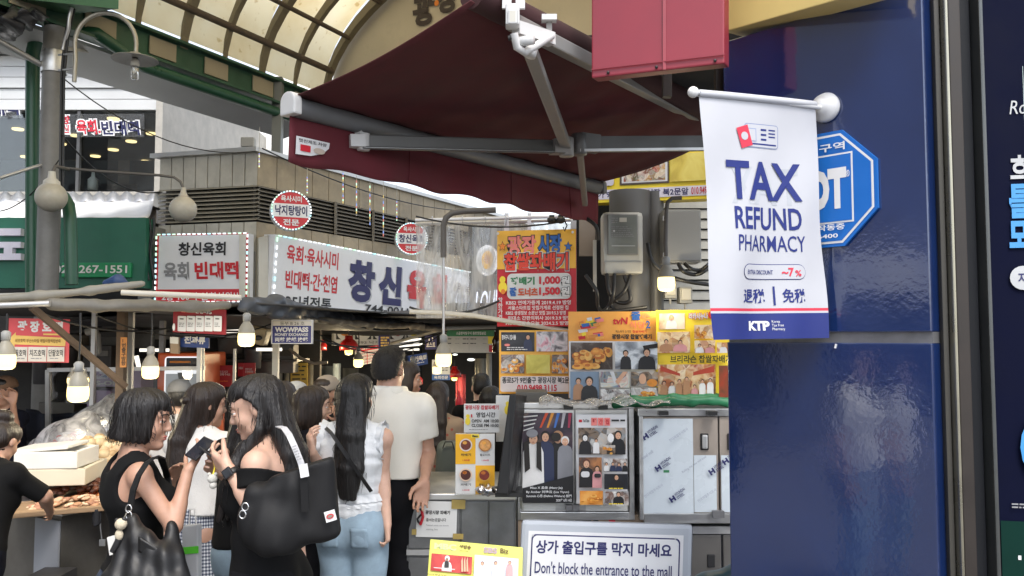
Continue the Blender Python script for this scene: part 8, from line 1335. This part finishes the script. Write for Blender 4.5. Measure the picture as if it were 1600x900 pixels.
PLW = mat('pale_plush', (.55, .54, .50), .95, bump=.4, bscale=200); r2 = thing('plush_charm', 'small pale grey plush charm hanging below the two phones', 'charm', at(333, 760, 3.05)); mb = MB(); mb.ell(at(332, 748, 3.05), (.019, .016, .017)); mb.ell(at(327, 741, 3.05), .007); mb.ell(at(337, 741, 3.05), .007); mb.build('head', PLW, r2); mb = MB(); mb.ell(at(333, 758, 3.05), (.014, .012, .014)); mb.build('body', PLW, r2); mb = MB(); mb.tube([at(333, 742, 3.05), at(336, 730, 3.06), at(334, 720, 3.08)], .0035, 6, YEL); mb.build('cord', YEL, r2)
# 3. gingham skirt
p = Person('woman in a white knit cardigan and a navy gingham skirt with long half tied hair', 324, 598, 4.2, -22, h=.0075, head=(-32, 8), skin='warm', face=False, arms={'R': dict(elbow=at(352, 735, 4.1), wrist=at(358, 790, 4.2)), 'L': dict(elbow=at(292, 735, 4.25), wrist=at(300, 760, 4.4))}).body()
p.top(KNIT, 'cardigan', hem=.99, loose=.012, sl=.62, loff=.02); p.shoes(SHOE)
GD, GM, GW = mat('gingham_dark', (.025, .03, .06), .9), mat('gingham_mid', (.19, .21, .26), .9), mat('gingham_white', (.60, .61, .63), .9); mb = MB(); nu, nv_ = 150, 62
def skf(u, v): a = 2 * PI * u; z = 1.02 - .52 * v; rr = 1 + .55 * v; w = 1 + .035 * v * math.sin(a * 11 + 2 * v) + .03 * v * math.sin(a * 5 + 1); return V((.155 * rr * w * math.cos(a), .125 * rr * w * math.sin(a) - .012 - .01 * v, z))
vs = [skf(i / nu, j / nv_) for j in range(nv_ + 1) for i in range(nu + 1)]
for j in range(nv_):
    for i in range(nu):
        k = (i % 2) + (j % 2); o = j * (nu + 1) + i; mb.f.append([o, o + 1, o + nu + 2, o + nu + 1]); mb.m.append([GW, GM, GD][k]); mb.s.append(True)
mb.v = [v3(q) for q in vs]; p.put_mb(mb, 'skirt', GW); p.hair(HAIR['brown'], 'long', end=1.06, strands=60, width=.5, seed=3, shift=-.055); H = p.T_h; p.wear('hair_twist', [([cap(tp(H, (.07, -.02, 1.57)), tp(H, (.02, -.11, 1.55)), .022), cap(tp(H, (-.07, -.02, 1.57)), tp(H, (-.01, -.11, 1.55)), .022)], .02, 0, [])], HAIR['brown'], (.004, 2, 90, 4))
# 4-6
p = Person('woman in black with very long straight black hair, close behind the tote woman', 404, 598, 3.7, -12, h=.008, head=(10, 5), arms={'L': dict(elbow=at(347, 735, 3.65), wrist=at(360, 790, 3.8))}).body(); p.trousers(JEAN, z0=.98); p.top(BLK, hem=.93, sl=.5, loose=.01); p.hair(HAIR['soft'], 'long', end=1.06, strands=40, width=1., seed=8); p.shoes(SHOE)
p = Person('woman with shoulder length dark brown hair in a dark top looking right', 487, 604, 4.5, -30, h=.0075, head=(-38, 5), face=True, arms={'R': dict(elbow=at(500, 765, 4.45), wrist=at(484, 730, 4.28), f=(-.1, -.1, 1), n=(-.8, .3, .1), t=(-.3, -.7, .3), curl=.6), 'L': dict(elbow=at(458, 755, 4.45), wrist=at(476, 730, 4.3), f=(.2, -.1, 1), n=(.7, -.5, 0), curl=.6)}).body(); p.trousers(BLK2); p.top(BLK2, sl=.9, loose=.015); p.hair(HAIR['brown'], 'bob', end=1.375, strands=50, seed=6, groove=.004); p.shoes(SHOE)
phone(at(484, 724, 4.22), at(491, 690, 4.26), .07, (-.5, -.8, .2), 'black phone held by the woman with shoulder length brown hair')
p = Person('long haired woman in a sleeveless white ruffled top and light jeans', 556, 585, 4.15, -8, h=.0065, head=(-12, 4), skin='fair', arms={'R': dict(elbow=at(598, 742, 4.16), wrist=at(605, 818, 4.08), f=(.02, -.06, -1), n=(-1, -.2, 0), t=(.2, .8, -.3), curl=[.9, 1., 1., 1.]), 'L': dict(elbow=at(505, 738, 4.1), wrist=at(488, 708, 3.9), f=(-.1, -.2, 1), n=(.6, .3, 0), curl=.7)}).body()
p.trousers(JEAN, z0=1.0, flare=.045, off=.013, amp=.008, seed=4); p.shoes(SHOE)
p.wear('ruffled_top', [(p.g('chest'), .04, .014, [flat(1.01), lambda X, Y, Z: np.abs(X) - .165 + .0 * Y + 0 * Z]), ([ell((0, -.005, 1.0), (.155, .118, .10))], .02, .010, [flat(.95), lambda X, Y, Z: Z - 1.02 + 0 * X + 0 * Y])], RUF, [(.005, 5, 60, 5, (.25, .25, 2.2)), (.004, 8, 70, 4, (2, 2, .15))], [lambda X, Y, Z: -_dist(ell((0, .01, 1.445), (.08, .085, .07)), X, Y, Z)], h=.0055)
for z, rr in ((1.045, 1.), (1.02, 1.02)):
    mb = MB(); mb.grid(lambda u, v: V(((.128 + .016 * v) * rr * (1 + .03 * v * math.sin(60 * 2 * PI * u / 3)) * math.cos(2 * PI * u) * 1.12, (.1 + .016 * v) * rr * 1.12 * (1 + .03 * v * math.sin(20 * 2 * PI * u)) * math.sin(2 * PI * u), z + .02 - .035 * v)), 160, 3); p.put_mb(mb, 'ruffle', RUF)
for sg in (1, -1):
    mb = MB(); S_ = p.S[sg]; mb.grid(lambda u, v: V((S_.x - sg * .03 + sg * .035 * v, S_.y + (.078 + .012 * v + .006 * v * math.sin(u * 60)) * math.cos(2 * PI * u), S_.z - .01 + (.085 + .012 * v + .006 * v * math.sin(u * 60)) * math.sin(2 * PI * u))), 80, 3); p.put_mb(mb, 'shoulder_ruffle', RUF)
p.hair(HAIR['black'], 'long', end=1.055, strands=160, width=.62, seed=4, shift=.015, h=.006)
for sg in (1, -1):
    mb = MB(); mb.grid(lambda u, v: V((sg * .075 + (u - .5) * .085, -.147 - .004 * math.sin(PI * u) + .02 * v, .915 - .1 * v)), 6, 6); p.put_mb(mb, 'back_pocket', JEAN, solid=.004)
r = thing('crossbody_bag', 'small black crossbody bag with a thin strap worn by the ruffled top woman', 'bag', at(585, 800, 4.1)); strap([at(508, 668, 4.12), at(517, 676, 4.0), at(528, 692, 3.97), at(545, 717, 3.96), at(562, 742, 3.97), at(580, 768, 4.02)], .017, .005, LEA, 'strap', r, (1, 0, .5)); blob('body', [([rbox(at(588, 775, 4.22), (.06, .04, .075), .03)], .02, 0, '+')], LEA, .008, r)
p = Person('man in a cream polo shirt and black trousers standing at the counter', 607, 543, 4.6, -6, h=.0075, male=True, head=(-10, 2), skin='warm', arms={'R': dict(elbow=at(669, 708, 4.62), wrist=at(663, 752, 4.42), f=(-.15, -.2, -.9), n=(0, -.5, -.6), t=(-.9, .1, 0), curl=.5), 'L': dict(elbow=at(556, 715, 4.65), wrist=at(560, 770, 4.5))}).body()
p.trousers(BLK2, z0=1.02, flare=.03, off=.016, amp=.008); p.top(POLO, 'polo_shirt', hem=.985, sl=.62, off=.016, loff=.024, loose=.012, neck=(0, .0, 1.475, .07, .08, .04), fold=[(.006, 3, 30, 5), (.005, 7, 18, 4)]); p.hair(mat('hair_short_black', (.007, .006, .006), .7, var=.4, vscale=60, bump=.5, bscale=160), 'short', strands=90, groove=.0025, h=.006); p.shoes(SHOE)
p.wear('collar', [([cap((-.04, -.03, 1.425), (.04, -.03, 1.425), .05), cap((-.05, .02, 1.42), (.05, .02, 1.42), .045)], .02, .008, [flat(1.405), lambda X, Y, Z: Z - 1.452 + .1 * Y + 0 * X])], POLO, (.002, 3, 40))
# people farther in
def extra(label, px, py, d, yaw, hairs=('black', 'bob', 1.4), top=BLK, tr=NVY, h=.011, **kw):
    p = Person(label, px, py, d, yaw, h=h, **{k: v for k, v in kw.items() if k in ('male', 'fat', 'lean', 'head', 'arms', 'skin', 'face', 'tilt')}).body(); p.trousers(tr, z0=.98); p.top(top, hem=.9, sl=kw.get('sl', .7), loose=.02)
    if hairs: p.hair(HAIR[hairs[0]], hairs[1], end=hairs[2], strands=0, h=.009)
    p.shoes(SHOE); return p
WAL = mat('grey_white_shirt', (.45, .45, .46), .9, bump=.1); CAPG = mat('grey_cap_cloth', (.13, .135, .145), .85, bump=.2, bscale=300); CAPB = mat('beige_cap_cloth', (.27, .23, .19), .85, bump=.2, bscale=300); CAPL = mat('light_grey_cap_cloth', (.36, .37, .38), .85)
p = extra('person in a beige cap facing the street with a hand raised to the face', 511, 592, 5.5, 160, ('brown', 'short', 1.4), face=True, h=.009, skin='tan', arms={'R': dict(elbow=at(530, 720, 5.35), wrist=at(533, 660, 5.3), f=(-.3, -.1, .9), n=(-.6, .5, 0), curl=.6)}); hat(p, CAPB)
p = extra('person in a grey cap and pale shirt standing at the stall near the orange fridge', 281, 598, 5.6, 20, ('black', 'short', 1.4), WAL); hat(p, CAPG)
p = extra('person in a light grey cap behind the brown haired woman', 463, 601, 5.6, -10, ('black', 'short', 1.4), WAL); hat(p, CAPL)
extra('dark haired person in black just left of the light grey cap', 442, 597, 4.9, 0, ('brown', 'bob', 1.42))
p = extra('person with brown hair in profile just past the man in white', 634, 566, 5.6, -75, ('brown', 'bob', 1.43), face=True, h=.008, skin='warm', head=(-8, 4))
DRS = bpy.data.materials.new('flowered_tan_dress'); DRS.use_nodes = True; nt = DRS.node_tree; vo = nn(nt, 'ShaderNodeTexVoronoi'); vo.inputs['Scale'].default_value = 22; tc = nn(nt, 'ShaderNodeTexCoord'); nt.links.new(tc.outputs['Object'], vo.inputs['Vector']); rp = ramp(nt, [(.0, (.30, .05, .05)), (.18, (.35, .10, .07)), (.24, (.30, .22, .16)), (1, (.32, .24, .17))]); nt.links.new(vo.outputs['Distance'], rp.inputs[0]); nt.links.new(rp.outputs[0], nt.nodes['Principled BSDF'].inputs['Base Color']); nt.nodes['Principled BSDF'].inputs['Roughness'].default_value = .9
p = extra('woman with long brown hair in a flowered tan dress near the counter', 684, 597, 5.6, -15, ('brown', 'long', 1.16), DRS, DRS, h=.009, skin='warm')
r = thing('backpack', 'grey green backpack on the floor stool beside the flowered dress', 'backpack', at(702, 760, 5.3)); blob('body', [([rbox(at(702, 725, 5.3), (.085, .08, .15), .06)], .03, 0, '+')], mat('grey_green_nylon', (.10, .12, .115), .7, bump=.15), .011, r, None, (.006, 3, 30)); strap([at(692, 700, 5.2), at(696, 690, 5.19), at(706, 690, 5.19), at(710, 702, 5.2)], .02, .006, BLACKP, 'handle', r, (0, 1, 0)); mb = MB(); c = at(702, 800, 5.3); mb.lathe([(.0, at(702, 758, 5.3).z), (.16, at(702, 758, 5.3).z), (.16, at(702, 760, 5.3).z - .02), (.13, at(702, 760, 5.3).z - .03), (.15, 0)], (c.x, 5.3, 0), seg=20); tag(mb.build('plastic_stool', mat('stool_plastic', (.25, .03, .03), .4)), 'red plastic stool under the grey green backpack', 'stool')
extra('short haired man in dark clothes far behind the counter', 752, 585, 6.4, 10, ('black', 'short', 1.4), male=True)
extra('dark haired person in a black hood just in front of the short haired man', 766, 604, 5.7, -20, ('black', 'bob', 1.40))
p = extra('stall keeper in a brown beanie and dark jacket at the far left', 8, 592, 6.2, 170, ('black', 'short', 1.4), NVY, face=True, h=.01, skin='tan', arms={'L': dict(elbow=at(25, 680, 6.0), wrist=at(20, 630, 5.9), f=(0, 0, 1), n=(0, -1, 0), curl=.7)}); hat(p, mat('brown_beanie', (.16, .09, .055), .9, bump=.3, bscale=160), False)
p = extra('stooping older woman in black with a hair bun at the left edge', 14, 660, 4.25, -8, ('brown', 'bun', 1.4), BLK, NVY, h=.008, fat=1.3, lean=24, skin='warm', sl=.95, head=(0, 5), arms={'R': dict(elbow=at(70, 775, 4.2), wrist=at(78, 800, 4.5)), 'L': dict(elbow=at(-45, 775, 4.2), wrist=at(-40, 800, 4.5))})
# unseen passers-by: one read from its mirror blur, one added for a second blur
WTS = mat('white_tshirt', (.72, .72, .72), .9)
for lb, x, y, H_, yaw, tp_ in (('passer-by in a white T-shirt mirrored as the taller blur in the blue wall', -1.66, 1.98, 1.74, -150, WTS), ('passer-by in a white blouse mirrored as the fainter right blur in the blue wall', -2.3, 1.5, 1.66, -160, WTS)):
    r = V((x, y, H_)) - CAM; q = (800 + F_PX * r.x / (r.y * math.cos(PITCH) + r.z * math.sin(PITCH)), 450 - F_PX * (r.z * math.cos(PITCH) - r.y * math.sin(PITCH)) / (r.y * math.cos(PITCH) + r.z * math.sin(PITCH))); extra(lb, q[0], q[1], y, yaw, ('brown', 'bob', 1.42), tp_, JEAN, h=.012)
